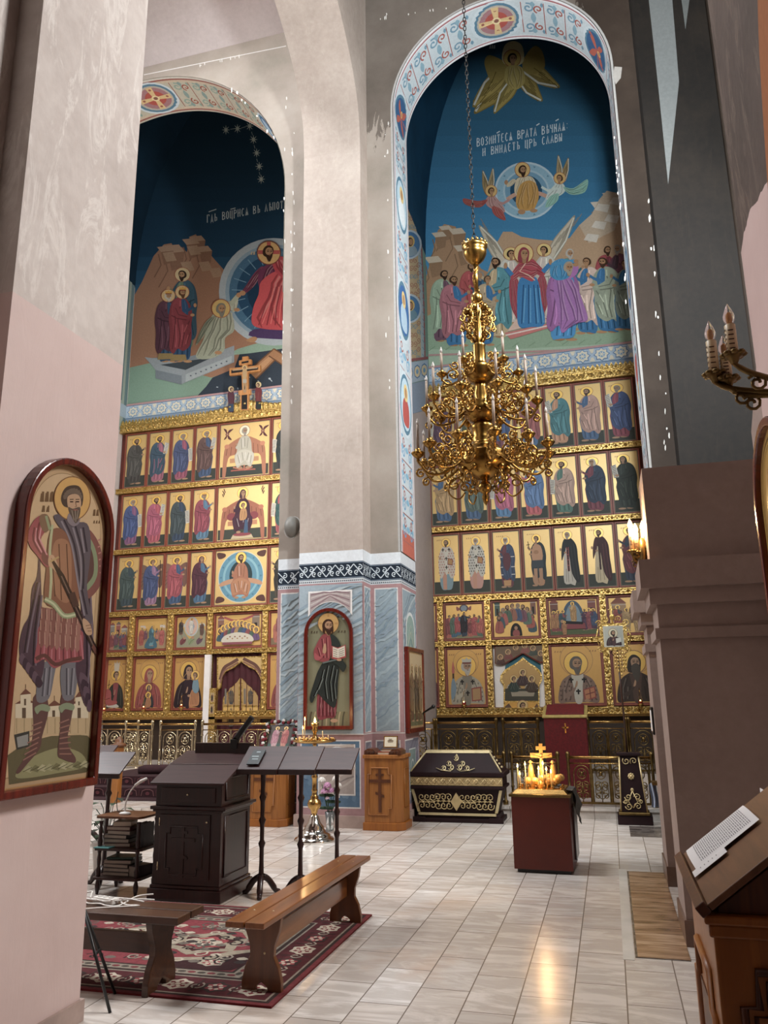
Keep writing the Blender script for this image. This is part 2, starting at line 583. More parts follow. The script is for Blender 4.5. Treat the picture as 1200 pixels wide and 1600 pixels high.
def saint(P, cx, cy, h, d=1, cloak='#27415c', under='#7d3540', kind='beard', hair='#4a3322', item='hand', skin=SKIN,
          up=1, halo='#e0b64c', gold=1, sx=1.0, lean=0.0, feet=True, arms=0, light=None, wings=None):
 T = tf(cx, cy, h, d, up, sx, lean)
 k = h*sx
 dk = sh(cloak, .48); lt = light or mixc(sh(cloak, 1.45), '#f0e0c8', .025)
 ud = sh(under, .45); ul = mixc(sh(under, 1.4), '#f0e0c8', .02)
 if wings:
  P.poly(T(smooth([(-.06, .78), (-.2, .88), (-.25, .72), (-.23, .5), (-.17, .34), (-.1, .5)])), wings)
  P.poly(T(smooth([(.06, .78), (.19, .88), (.24, .72), (.22, .5), (.16, .36), (.1, .5)])), sh(wings, .8))
  for i in range(4):
   P.line(T([(-.09, .72-.05*i), (-.2, .68-.09*i)]), k*.008, sh(wings, .5))
 if feet:
  P.poly(T(ell(-.035, .018, .05, .02, 10)), sh(skin, .85))
  P.poly(T(ell(.075, .012, .055, .018, 10)), skin)
 P.poly(T(smooth([(-.11, .05), (-.02, .025), (.09, .045), (.115, .2), (.12, .5), (-.1, .5)], 3)), under)
 folds(P, T, [[(-.06, .06), (-.05, .25), (-.02, .42)], [(.0, .05), (.02, .3)], [(.07, .06), (.08, .3)]], k*.012, ud)
 folds(P, T, [[(-.03, .06), (-.02, .28)], [(.04, .06), (.06, .3)]], k*.011, ul)
 # cloak
 P.poly(T(smooth([(-.09, .835), (-.02, .865), (.05, .84), (.11, .75), (.135, .62), (.12, .5), (.125, .36), (.1, .22), (.02, .15), (-.05, .18), (-.11, .11), (-.155, .2), (-.15, .42), (-.165, .58), (-.14, .75)])), sh(cloak, .8))
 P.poly(T(smooth([(-.085, .83), (-.02, .855), (.02, .8), (-.01, .6), (.04, .45), (.05, .25), (-.02, .2), (-.09, .2), (-.11, .45), (-.13, .62), (-.12, .75)])), cloak)
 P.poly(T(smooth([(.0, .84), (.05, .82), (.085, .72), (.07, .6), (.02, .62), (.0, .72)], 3)), under)
 P.line(T([(.035, .82), (.05, .73), (.045, .64)]), k*.01, ul)
 folds(P, T, [[(-.1, .74), (-.08, .55), (-.1, .3), (-.12, .17)], [(-.02, .74), (-.05, .55), (-.02, .35), (-.04, .2)], [(.1, .55), (.04, .42), (.0, .2)], [(.11, .4), (.06, .25)], [(-.13, .62), (-.06, .58), (.06, .56)]], k*.013, dk)
 folds(P, T, [[(-.065, .76), (-.06, .6)], [(-.075, .5), (-.065, .3), (-.08, .2)], [(.07, .5), (.03, .4)], [(.01, .5), (-.0, .3)], [(-.02, .82), (-.02, .74)], [(.08, .36), (.05, .24)]], k*.012, lt)
 # arm and hand
 if arms == 0:
  P.poly(T(smooth([(-.1, .74), (-.06, .78), (-.02, .7), (.08, .62), (.12, .64), (.1, .58), (-.02, .58), (-.1, .63)], 3)), sh(cloak, .9))
  P.line(T([(-.08, .72), (-.04, .63), (.07, .6)]), k*.01, dk)
  P.poly(T(ell(.135, .625, .028, .02, 10)), skin)
  if item not in ('scroll', 'book', 'scrollup'):
   P.poly(T(smooth([(.05, .66), (.1, .68), (.16, .73), (.15, .76), (.1, .72), (.04, .7)], 3)), under)
   P.poly(T(ell(.168, .755, .02, .028, 10)), skin)
 elif arms == 1:          # both hands raised to the sides
  for q in (-1, 1):
   P.poly(T(smooth([(.08*q, .8), (.14*q, .72), (.2*q, .73), (.21*q, .77), (.15*q, .79)], 3)), under)
   P.poly(T(ell(.225*q, .79, .02, .032, 10)), skin)
 elif arms == 2:          # hand lifted to the head
  P.poly(T(smooth([(-.08, .8), (-.02, .72), (.1, .8), (.12, .9), (.08, .92), (.05, .84), (-.02, .8)], 3)), sh(cloak, 1.1))
  P.poly(T(ell(.095, .93, .025, .03, 10)), skin)
 head(P, T, .012, .922, .052, kind, skin, hair, halo, gold, d)
 if item == 'scroll':
  scroll(P, T, .15, .64, .07, .26, k)
 elif item == 'scrollup':
  scroll(P, T, .15, .84, .07, .26, k, -.03)
  P.poly(T(ell(.11, .63, .03, .02, 10)), skin)
 elif item == 'book':
  P.poly(T([(.05, .7), (.15, .72), (.16, .6), (.06, .58)]), '#8c2f22')
  P.poly(T([(.065, .69), (.14, .703), (.147, .612), (.073, .597)]), '#c08a34')
 elif item == 'staff':
  P.line(T([(.17, .1), (.15, .96)]), k*.012, '#3a2412')
 elif item == 'cross':
  P.line(T([(.15, .7), (.17, .88)]), k*.012, '#3a2412')
  P.line(T([(.135, .82), (.2, .81)]), k*.012, '#3a2412')

def bishop(P, cx, cy, h, d=1, robe='#a97a55', pat='#2b2620', under='#8aa0a8', hair='#5a4a3a', up=1, checks=False, sx=1.0):
 T = tf(cx, cy, h, d, up, sx); k = h*sx
 P.poly(T(ell(-.03, .015, .05, .016, 10)), '#3a2a20')
 P.poly(T(smooth([(-.1, .05), (.0, .02), (.1, .05), (.12, .3), (-.11, .3)], 3)), under)
 P.poly(T([(.0, .03), (.07, .03), (.08, .4), (.0, .4)]), '#c98a6a')
 P.poly(T(smooth([(-.09, .83), (0, .86), (.09, .82), (.15, .6), (.14, .35), (.1, .24), (.0, .4), (-.08, .24), (-.15, .3), (-.17, .55), (-.14, .74)])), robe)
 r = random.Random(int(cx*31) % 97)
 for j in range(10):
  for i in range(7):
   x = -.15+.046*i+(.02 if j % 2 else 0); y = .3+.052*j
   if abs(x) < .155 and y < .83-abs(x)*.7 and y > .28+(.1-abs(x))*1.0*(abs(x) < .1):
    P.poly(T([(x-.012, y), (x, y-.014), (x+.012, y), (x, y+.014)]), pat)
 P.poly(T(smooth([(-.075, .84), (0, .74), (.075, .84), (.06, .74), (.025, .68), (.025, .34), (-.025, .34), (-.025, .68), (-.06, .74)], 2)), '#d8d2c2')
 for (x, y) in ((0, .62), (0, .45), (-.06, .79), (.06, .79)):
  P.line(T([(x, y-.035), (x, y+.035)]), k*.016, '#1f1a18')
  P.line(T([(x-.026, y+.004), (x+.026, y+.004)]), k*.016, '#1f1a18')
 P.poly(T([(-.13, .6), (-.03, .63), (-.02, .5), (-.12, .48)]), '#8c2f22')
 P.poly(T([(-.115, .59), (-.042, .612), (-.035, .515), (-.11, .498)]), '#b9853a')
 P.poly(T(ell(.12, .63, .02, .03, 10)), SKIN)
 head(P, T, 0, .922, .052, 'grey', SKIN, hair, '#dcb555', 1, d)

def monk(P, cx, cy, h, d=-1, mantle='#15171a', inner='#b8a37c', hair='#6b6258', hood=False, up=1, trim=None):
 T = tf(cx, cy, h, d, up); k = h
 P.poly(T(smooth([(-.1, .05), (0, .02), (.11, .05), (.1, .4), (.06, .78), (-.05, .78)], 3)), inner)
 folds(P, T, [[(-.04, .06), (-.02, .4)], [(.03, .05), (.03, .35)], [(.07, .06), (.06, .3)]], k*.012, sh(inner, .5))
 P.poly(T(smooth([(-.08, .84), (0, .87), (.08, .83), (.07, .7), (.02, .66), (-.01, .5), (-.04, .2), (-.13, .04), (-.18, .12), (-.16, .45), (-.15, .7)])), mantle)
 P.poly(T(smooth([(.06, .84), (.1, .78), (.13, .6), (.13, .45), (.09, .55), (.05, .66)], 3)), sh(mantle, 1.25))
 folds(P, T, [[(-.1, .75), (-.12, .4), (-.14, .1)], [(-.05, .72), (-.06, .4), (-.09, .12)]], k*.012, sh(mantle, 2.1))
 P.poly(T([(-.0, .72), (.035, .72), (.03, .25), (-.0, .25)]), sh(mantle, .7))
 if trim:
  for y in (.66, .56, .46, .36):
   P.line(T([(.0, y), (.035, y)]), k*.01, trim)
  P.line(T([(.0, .7), (.0, .26)]), k*.01, trim); P.line(T([(.035, .7), (.032, .26)]), k*.01, trim)
 P.poly(T(ell(.14, .66, .02, .03, 10)), SKIN); P.poly(T(ell(.06, .6, .024, .02, 10)), SKIN)
 head(P, T, .01, .922, .052, 'hood' if hood else 'grey', SKIN, mantle if hood else hair, '#dcb555', 1, d)

def bust(P, cx, cy, w, h, robe, inner, kind='grey', hair='#8a8378', up=1, item=None, gold='#d8ad4a', crosses=False, d=1, skin=SKIN):
 """half figure filling a panel; cx, cy the middle of the lower edge"""
 T = lambda pts: [(cx+d*w*p[0], cy+up*h*p[1]) for p in pts]
 k = w
 ar = h/w
 P.poly(T(smooth([(-.43, 0), (-.42, .22), (-.33, .42), (-.15, .53), (.0, .56), (.15, .53), (.33, .42), (.42, .22), (.43, 0), (.2, -.0), (-.2, 0)], 4)), robe)
 for a in ([(-.28, .02), (-.26, .25), (-.16, .48)], [(-.36, .05), (-.34, .25)], [(.28, .02), (.27, .25), (.17, .48)], [(.36, .05), (.35, .25)], [(-.18, .05), (-.14, .3)], [(.19, .05), (.17, .28)]):
  P.line(T(a), k*.022, sh(robe, .45))
 for a in ([(-.31, .05), (-.3, .25), (-.22, .44)], [(.31, .05), (.3, .25), (.22, .43)], [(-.22, .05), (-.19, .28)]):
  P.line(T(a), k*.02, mixc(robe, '#f0e0c8', .12))
 P.poly(T(smooth([(-.13, .53), (0, .55), (.13, .53), (.1, .3), (.07, .0), (-.07, 0), (-.1, .3)], 3)), inner)
 if crosses:
  for (x, y) in ((-.14, .42), (.14, .42), (0, .2)):
   P.line(T([(x, y-.05), (x, y+.05)]), k*.035, '#231d1a'); P.line(T([(x-.05, y+.01), (x+.05, y+.01)]), k*.035, '#231d1a')
  for j in range(5):
   for i in range(9):
    x = -.38+.095*i; y = .05+.085*j
    if abs(x) > .12 and y < .5-abs(x)*.35:
     P.line(T([(x-.02, y), (x+.02, y)]), k*.014, sh(robe, .4)); P.line(T([(x, y-.02), (x, y+.02)]), k*.014, sh(robe, .4))
 T2 = lambda pts: [(cx+d*w*p[0], cy+up*(h*.5+w*p[1])) for p in pts]
 hs = .155
 head(P, T2, 0, ar*.5*.45, hs, kind, skin, hair, gold, 1, d, '#a06a30')
 P.poly(T(smooth([(-.3, .16), (-.18, .2), (-.06, .3), (-.02, .34), (-.05, .26), (-.14, .14), (-.28, .08)], 3)), sh(robe, 1.15))
 P.poly(T(smooth([(-.07, .28), (-.02, .3), (.0, .38), (-.02, .41), (-.05, .35)], 3)), skin)
 if item == 'book':
  P.poly(T([(.1, .24), (.36, .3), (.38, .08), (.12, .02)]), '#9a2f1f')
  P.poly(T([(.13, .225), (.34, .275), (.355, .1), (.15, .045)]), '#c4702c')
  P.line(T([(.245, .25), (.255, .07)]), k*.02, '#7a2018'); P.line(T([(.15, .14), (.35, .19)]), k*.02, '#7a2018')
  P.poly(T(ell(.18, .03, .06, .03, 10)), skin)
 elif item == 'candle':
  P.line(T([(-.38, .12), (-.37, .62)]), k*.05, '#51301c')
  P.poly(T(smooth([(-.41, .62), (-.37, .84), (-.33, .62)], 3)), '#c4482a')
  P.poly(T(smooth([(-.44, .1), (-.36, .12), (-.3, .3), (-.36, .5), (-.43, .4)], 3)), '#7d97a8')
  P.poly(T([(.1, .3), (.36, .33), (.36, .06), (.1, .04)]), '#9a2f1f'); P.poly(T([(.13, .28), (.33, .3), (.33, .08), (.13, .065)]), '#b98a4a')
 elif item == 'cross':
  P.line(T([(-.4, .1), (-.34, .62)]), k*.025, '#3a2412'); P.line(T([(-.42, .5), (-.28, .52)]), k*.025, '#3a2412')

def child(P, cx, cy, h, robe, up=1, d=1):
 T = tf(cx, cy, h, d, up)
 P.poly(T(smooth([(-.2, .0), (-.05, -.05), (.15, .0), (.25, .2), (.2, .55), (.05, .7), (-.12, .66), (-.2, .4)])), robe)
 for a in ([(-.1, .05), (-.05, .5)], [(.05, .02), (.08, .5)], [(.15, .08), (.12, .45)]):
  P.line(T(a), h*.03, sh(robe, .5))
 P.poly(T(ell(.2, .4, .05, .04, 8)), SKIN)
 head(P, T, .0, .82, .14, 'young', SKIN, '#5a3a22', '#e0b64c', 1, d)

def letters_w(n):
 return n
LET = {
 'В': [[(0, 0), (0, 2)], [(0, 2), (.7, 1.8), (.7, 1.25), (0, 1.05)], [(0, 1.05), (.8, .85), (.8, .2), (0, 0)]],
 'О': [[(.4, 0), (.05, .4), (.05, 1.6), (.4, 2), (.75, 1.6), (.75, .4), (.4, 0)]],
 'З': [[(0, 1.8), (.45, 2), (.75, 1.6), (.3, 1.1), (.75, .7), (.6, .1), (0, .1)]],
 'М': [[(0, 0), (.05, 2), (.4, .8), (.75, 2), (.8, 0)]],
 'И': [[(0, 0), (0, 2)], [(.7, 0), (.7, 2)], [(0, .8), (.7, 1.2)]],
 'Н': [[(0, 0), (0, 2)], [(.7, 0), (.7, 2)], [(0, 1.4), (.7, .6)]],
 'Т': [[(.4, 0), (.4, 2)], [(0, 1.6), (0, 2), (.8, 2), (.8, 1.6)]],
 'Е': [[(.7, 1.9), (.2, 2), (.05, 1.5), (.05, .4), (.3, 0), (.75, .1)], [(.05, 1.05), (.55, 1.05)]],
 'С': [[(.7, 1.7), (.4, 2), (.05, 1.5), (.05, .5), (.4, 0), (.7, .3)]],
 'Я': [[(0, 0), (.4, 2), (.8, 0)], [(.15, .8), (.65, .8)], [(.4, .8), (.4, 0)]],
 'Р': [[(0, -.2), (0, 2)], [(0, 2), (.75, 1.8), (.75, 1.2), (0, 1)]],
 'А': [[(0, 0), (.45, 2), (.8, 0)], [(.15, .7), (.6, .7)]],
 'Ѣ': [[(.3, 2.2), (.3, 0), (.85, .2), (.85, .9), (.3, 1.1)], [(0, 1.6), (.7, 1.6)]],
 'Ч': [[(0, 2), (.05, 1.2), (.7, 1.0)], [(.7, 2), (.7, 0)]],
 'Ъ': [[(0, 2), (.25, 2), (.25, 0), (.8, .2), (.8, .9), (.25, 1.1)]],
 'Ь': [[(.1, 2), (.1, 0), (.7, .2), (.7, .9), (.1, 1.1)]],
 'Ц': [[(0, 2), (0, 0), (.75, 0), (.75, -.4)], [(.65, 2), (.65, 0)]],
 'Л': [[(0, 0), (.4, 2), (.8, 0)]],
 'Ы': [[(0, 2), (0, 0), (.45, .2), (.45, .9), (0, 1.1)], [(.75, 2), (.75, 0)]],
 ':': [[(.2, .4), (.2, .6)], [(.2, 1.4), (.2, 1.6)]],
 'Г': [[(.1, 0), (.1, 2), (.75, 2), (.75, 1.6)]],
 'Д': [[(0, -.3), (0, .1), (.8, .1), (.8, -.3)], [(.12, .1), (.4, 2), (.68, .1)]],
 'К': [[(0, 0), (0, 2)], [(.7, 2), (.05, 1), (.75, 0)]],
 'П': [[(0, 0), (0, 2), (.7, 2), (.7, 0)]],
 'У': [[(0, 2), (.4, .9)], [(.8, 2), (.3, 0), (.05, 0)]],
 '~': [[(0, 2.5), (.2, 2.75), (.6, 2.55), (.8, 2.8)]],
 "'": [[(.3, 2.3), (.5, 2.7)]],
}
def write(P, text, p0, p1, hgt, c, wt=.2, up=-1):
 """letters from p0 to p1 (native units), hgt the letter height"""
 n = len(text)
 dx = (p1[0]-p0[0])/n; dy = (p1[1]-p0[1])/n
 for i, ch in enumerate(text):
  for stq in LET.get(ch, []):
   pts = [(p0[0]+dx*(i+.08)+dx*.72*q[0], p0[1]+dy*(i+.72*q[0])+up*hgt*q[1]/2) for q in stq]
   P.line(pts, [max(.1, wt*hgt)*(.5 if max(q[1] for q in stq)-min(q[1] for q in stq) < .6 else 1)]*len(pts), c)
def caption(P, x, y, w, h, c='#7a4a2a', n=6, rnd=RND):
 for i in range(n):
  xx = x+w*i/n
  P.line([(xx, y), (xx+w*.25/n, y+h*rnd.uniform(.7, 1))], h*.22, c)
  P.line([(xx+w*.4/n, y), (xx+w*.45/n, y+h)], h*.22, c)
# ---------------------------------------------------------------- the room shell
def two_tone(name, zsplit, up, up_l, up_d, lo, lo_l, lo_d, wob=0.02, wobs=3.0):
 t = NT(name)
 v = t.coord(); vs = t.coord(scale=(3, 3, 0.8))
 n1 = t.noise(v, 0.8, 6, 0.6); n2 = t.noise(vs, 1.7, 7, 0.7, 0.8); n4 = t.noise(v, 13, 4, 0.6)
 m = t.ramp(n2, [(0.53, 0.0), (0.6, 0.8), (0.645, 0.0)])
 a = t.mix(m, t.ramp(n1, [(0.25, up_d), (0.5, up), (0.8, up_l)]), up_l)
 b = t.ramp(n1, [(0.25, lo_d), (0.5, lo), (0.8, lo_l)])
 a = t.mix(0.2, a, t.ramp(n4, [(0.3, up_d), (0.7, up_l)]))
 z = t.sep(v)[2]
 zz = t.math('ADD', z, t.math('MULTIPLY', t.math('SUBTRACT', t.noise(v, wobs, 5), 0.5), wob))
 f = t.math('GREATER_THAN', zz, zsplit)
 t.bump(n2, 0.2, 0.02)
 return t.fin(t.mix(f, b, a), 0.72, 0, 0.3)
M['pillar'] = two_tone('painted_plaster_grey_over_pink', 3.88, '#c6bcb6', '#e2dcd6', '#ada29c', '#d2bdb8', '#dccac5', '#c6b0ab')
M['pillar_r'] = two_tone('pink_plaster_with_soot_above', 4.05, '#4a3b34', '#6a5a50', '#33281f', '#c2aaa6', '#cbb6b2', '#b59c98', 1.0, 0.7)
M['pier'] = plaster('taupe_plaster', '#a5978d', '#baaea4', '#93867c')
M['vaultgrey'] = plaster('grey_vault_plaster', '#b1a6a3', '#bdb3b0', '#a0958f', (2, 2, 2))
M['stub'] = plaster('brown_pink_plaster', '#94827a', '#a08e86', '#84736b', (1.5, 1.5, 1.5), 0.05)
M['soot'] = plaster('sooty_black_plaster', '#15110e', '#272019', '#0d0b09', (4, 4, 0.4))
M['soot_pale'] = plaster('pale_grey_plaster', '#8d8f8d', '#a5a7a4', '#70726f', (2, 2, 1))
def wallmat():
 t = NT('taupe_wall_with_soot_stain')
 v = t.coord(); vs = t.coord(scale=(2.4, 2.4, 0.9))
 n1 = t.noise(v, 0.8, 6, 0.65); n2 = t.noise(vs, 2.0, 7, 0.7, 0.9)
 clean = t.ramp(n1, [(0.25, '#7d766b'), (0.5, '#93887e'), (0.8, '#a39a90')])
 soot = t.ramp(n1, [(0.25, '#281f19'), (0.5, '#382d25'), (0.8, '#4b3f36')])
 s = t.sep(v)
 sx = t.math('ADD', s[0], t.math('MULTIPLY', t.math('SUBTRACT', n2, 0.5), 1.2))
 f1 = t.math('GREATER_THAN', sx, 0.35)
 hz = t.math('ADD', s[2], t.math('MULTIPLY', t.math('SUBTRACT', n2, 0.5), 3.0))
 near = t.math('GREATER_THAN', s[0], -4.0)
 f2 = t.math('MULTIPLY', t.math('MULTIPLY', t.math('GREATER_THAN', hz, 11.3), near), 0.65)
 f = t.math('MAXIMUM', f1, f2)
 t.bump(n2, 0.2, 0.02)
 return t.fin(t.mix(f, clean, soot), 0.75, 0, 0.3)
M['wall'] = wallmat()
def floormat():
 t = NT('pale_marble_tiles')
 v = t.coord()
 s = t.sep(v)
 cb = t.n('ShaderNodeCombineXYZ')
 t.l(t.math('ADD', s[1], 0.02), cb.inputs[0]); t.l(t.math('ADD', s[0], 0.035), cb.inputs[1])
 b = t.n('ShaderNodeTexBrick')
 b.offset = 0.5; b.offset_frequency = 2
 b.inputs['Scale'].default_value = 1.0
 b.inputs['Mortar Size'].default_value = 0.004
 b.inputs['Mortar Smooth'].default_value = 0.1
 b.inputs['Brick Width'].default_value = 0.61
 b.inputs['Row Height'].default_value = 0.3
 b.inputs['Color1'].default_value = (0, 0, 0, 1); b.inputs['Color2'].default_value = (1, 1, 1, 1)
 b.inputs['Mortar'].default_value = (0.5, 0.5, 0.5, 1)
 t.l(cb.outputs[0], b.inputs['Vector'])
 rnd = t.sep(b.outputs['Color'])[0]
 tone = t.ramp(rnd, [(0.0, '#bfb6ae'), (0.35, '#d8d2cc'), (0.7, '#ccc1b7'), (1.0, '#e2deda')])
 off = t.n('ShaderNodeCombineXYZ')
 t.l(t.math('MULTIPLY', rnd, 40.0), off.inputs[0]); t.l(t.math('MULTIPLY', rnd, 23.0), off.inputs[1])
 va = t.n('ShaderNodeVectorMath', operation='ADD')
 t.l(v, va.inputs[0]); t.l(off.outputs[0], va.inputs[1])
 mp = t.n('ShaderNodeMapping'); mp.inputs['Scale'].default_value = (1.2, 4.5, 1); mp.inputs['Rotation'].default_value = (0, 0, 0.35)
 t.l(va.outputs[0], mp.inputs[0])
 vein = t.noise(mp.outputs[0], 1.5, 7, 0.65, 1.3)
 colr = t.mix(t.ramp(vein, [(0.4, 0.0), (0.56, 0.6), (0.8, 0.45)]), tone, '#a79c92')
 warm = t.noise(v, 0.55, 4, 0.6, 0.6)
 colr = t.mix(t.ramp(warm, [(0.56, 0.0), (0.7, 0.55)]), colr, '#b99b82')
 colr = t.mix(b.outputs['Fac'], colr, '#75695f')
 r = t.ramp(t.noise(v, 1.5, 3), [(0.3, 0.2), (0.7, 0.26)])
 return t.fin(colr, r, 0, 0.55)
M['floor'] = floormat()
M['marble'] = plain('white_marble', '#c9c5be', 0.25, 0, 0.12, 3)
def onyx(name, a, b, c, sc=(1.0, 6.5, 1), rot=0.12):
 t = NT(name)
 v = t.coord(scale=sc, rot=(0, 0, rot))
 n = t.noise(v, 2.2, 6, 0.6, 0.8)
 return t.fin(t.ramp(n, [(0.3, a), (0.5, b), (0.72, c)]), 0.22)
M['onyx'] = onyx('brown_striped_marble', '#4f3521', '#94755a', '#c2a68a')
M['darkmarble'] = onyx('black_veined_marble', '#1f1b1b', '#57504c', '#8c837c', (2, 5, 1), 0.6)
M['skirt'] = plain('rosy_marble_skirting', '#a8938a', 0.35, 0, 0.2, 4)
M['skirt_br'] = plain('brown_marble_skirting', '#6d5548', 0.35, 0, 0.25, 5)
M['white_light'] = plain('white_daylight_tone', '#dcd8d6', 0.7, 0, 0.06)  # plain white that stands for light at the doors
M['darkwood_panel'] = plain('dark_brown_stone_dado', '#2e2015', 0.5, 0, 0.2)

def arc(cx, cz, r, a0, a1, n, rz=None):
 rz = rz or r
 return [(cx+r*math.cos(math.radians(a0+(a1-a0)*i/n)), cz+rz*math.sin(math.radians(a0+(a1-a0)*i/n))) for i in range(n+1)]

b = MB(); b.box(-14, 6, -5, 16.8, -0.12, 0.0); struct(b.build('floor', 'floor'))
b = MB(); b.box(-11.4, 3.0, 12.3, 14.32, 0, 0.15); b.box(-11.4, 3.0, 12.27, 12.3, 0.115, 0.152)
b.box(-11.4, 3.0, 14.1, 16.6, 0.15, 0.3); b.box(-11.4, 3.0, 14.3, 16.6, 0.3, 0.45)
struct(b.build('solea_platform', 'floor'))
b = MB()
for q in range(3):
 b.box(-9.3, -6.6, 12.0-0.02+0.36*q, 14.3, 0.15*q, 0.15*(q+1))
b.prism(arc(-7.9, 12.0, 1.3, 180, 360, 18), 'xy', 0, 0.15)
struct(b.build('ambo_steps', 'floor'))
b = MB(); b.box(0.035, 0.385, 6.035, 8.815, 0.0, 0.002); struct(b.build('floor_inlay', 'darkmarble'))
b = MB(); b.box(-0.045, 0.03, 5.98, 8.9, 0.0, 0.0025); struct(b.build('floor_inlay', 'marble'))
b = MB(); b.box(0.05, 0.385, 6.05, 8.8, 0.0, 0.004); struct(b.build('floor_inlay', 'onyx'))
b = MB(); b.box(0.12, 0.8, 10.9, 11.75, 0.0, 0.004); struct(b.build('floor_inlay', 'darkmarble'))

# wall with the two arched openings
LC, LR, LZ = -7.9, 3.05, 10.5
RC, RR, RZ = -1.045, 1.825, 11.65
W0, W1 = 11.3, 12.25
pts = [(-14, 0), (LC-LR, 0)]+arc(LC, LZ, LR, 180, 0, 36)+[(LC+LR, 0), (RC-RR, 0)]+arc(RC, RZ, RR, 180, 0, 36)+[(RC+RR, 0), (6, 0), (6, 20), (-14, 20)]
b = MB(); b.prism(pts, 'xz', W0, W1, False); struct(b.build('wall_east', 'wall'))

# pier projecting from it, with the long arch that springs from the pier
b = MB(); b.box(-4.34, -3.34, 10.9, 11.32, 0, 10.7); struct(b.build('wall_pier', 'pier'))
def long_arch(x0, x1, name, m, zs=10.7):
 prof = [(10.9, zs), (10.84, zs+0.55), (10.66, zs+1.0), (10.3, zs+1.42), (9.68, zs+1.85), (8.9, zs+2.15), (8.1, zs+2.3), (7.55, zs+2.33)]
 prof = smooth(prof, 4, False)
 full = prof+[(15.1-y, z) for y, z in prof[::-1][1:]]
 full = [p for p in full]
 pts = full+[(4.2, 20), (11.3, 20), (11.3, zs)]
 bb = MB(); bb.prism(pts, 'yz', x0, x1, False)
 return struct(bb.build(name, m))
long_arch(-4.34, -3.34, 'trim_arch', 'pier')
prof = smooth([(11.3, 13.85), (10.7, 14.55), (9.8, 15.05), (8.9, 15.3), (8.4, 15.4)], 4, False)
b = MB(); b.prism(prof+[(8.4, 16), (11.3, 16)], 'yz', -14, -4.34); struct(b.build('ceiling_nave', 'vaultgrey'))
# near left pillar
b = MB(); b.box(-4.3, -2.95, 3.19, 4.22, 0, 20); b.box(-4.6, -3.12, -1.0, 3.19, 0, 20)
struct(b.build('wall_left', 'pillar'))
b = MB(); b.box(-3.12, -2.93, 3.17, 4.24, 0, 0.11); struct(b.build('baseboard_left', 'skirt'))
# right pier and its arch, blackened by soot
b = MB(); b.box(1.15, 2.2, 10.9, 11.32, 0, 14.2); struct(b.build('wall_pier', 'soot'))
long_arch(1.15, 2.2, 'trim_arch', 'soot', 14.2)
# near right pillar
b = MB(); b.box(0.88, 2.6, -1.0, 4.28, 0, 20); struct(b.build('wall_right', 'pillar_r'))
# low wall with pilasters and a cornice between the right pillars
b = MB()
b.box(0.40, 2.2, 6.37, 7.02, 0, 2.12); b.box(0.56, 2.2, 7.02, 8.22, 0, 2.12); b.box(0.40, 2.2, 8.22, 8.9, 0, 2.12)
for y0, y1, z3 in ((6.37, 7.02, 3.47), (8.22, 8.9, 2.75)):
 b.box(0.37, 2.2, y0-0.03, y1+0.03, 2.12, 2.2)
 b.box(0.40, 2.2, y0, y1, 2.2, 2.38)
 b.box(0.35, 2.2, y0-0.05, y1+0.05, 2.38, 2.5)
 b.box(0.29, 2.2, y0-0.10, y1+0.10, 2.5, 2.72)
 b.box(0.38, 2.2, y0, y1, 2.72, z3)
b.box(0.56, 2.2, 7.02, 8.22, 2.12, 2.72)
struct(b.build('wall_arcade', 'stub'))
b = MB(); b.box(0.385, 1.5, 6.355, 7.035, 0, 0.17); b.box(0.54, 1.5, 7.035, 8.2, 0, 0.17); b.box(0.385, 1.5, 8.205, 8.915, 0, 0.17)
struct(b.build('baseboard_right', 'skirt_br'))
b = MB()
b.prism([(4.28, 4.6), (5.6, 4.3), (6.4, 3.7), (6.4, 3.3), (7.0, 3.3), (7.0, 0), (4.28, 0)], 'yz', 1.22, 2.4)
struct(b.build('wall_haunch', 'stub'))
# altar space: back walls, side walls, vaults
b = MB(); b.box(-14, 6, 16.6, 16.8, 0, 20); struct(b.build('wall_altar', 'vaultgrey'))
b = MB(); b.box(-11.8, -11.4, 12.25, 16.6, 0, 20); struct(b.build('wall_altar_north', 'vaultgrey'))
b = MB(); b.box(-4.4, -3.46, 12.25, 16.6, 0, 20); struct(b.build('wall_altar_middle', 'vaultgrey'))
b = MB(); b.box(1.4, 1.8, 12.25, 16.6, 0, 20); struct(b.build('wall_altar_south', 'vaultgrey'))
M['vaultblue'] = plain('deep_blue_vault_paint', '#17405a', 0.85, 0, 0.18, 1.5, 0.2)
for nm, cx, rx, zs, rz in (('ceiling_altar', -7.9, 3.5, 12.5, 6.3), ('ceiling_side_altar', -1.03, 2.43, 12.0, 6.3)):
 inn = arc(cx, zs, rx, 180, 0, 32, rz)
 b = MB(); b.prism(inn+[(cx+rx, 20), (cx-rx, 20)], 'xz', 12.25, 16.6); struct(b.build(nm, 'vaultblue' if cx > -5 else plain('dark_blue_vault_paint', '#0c2434', 0.85, 0, 0.18, 1.5, 0.2)))
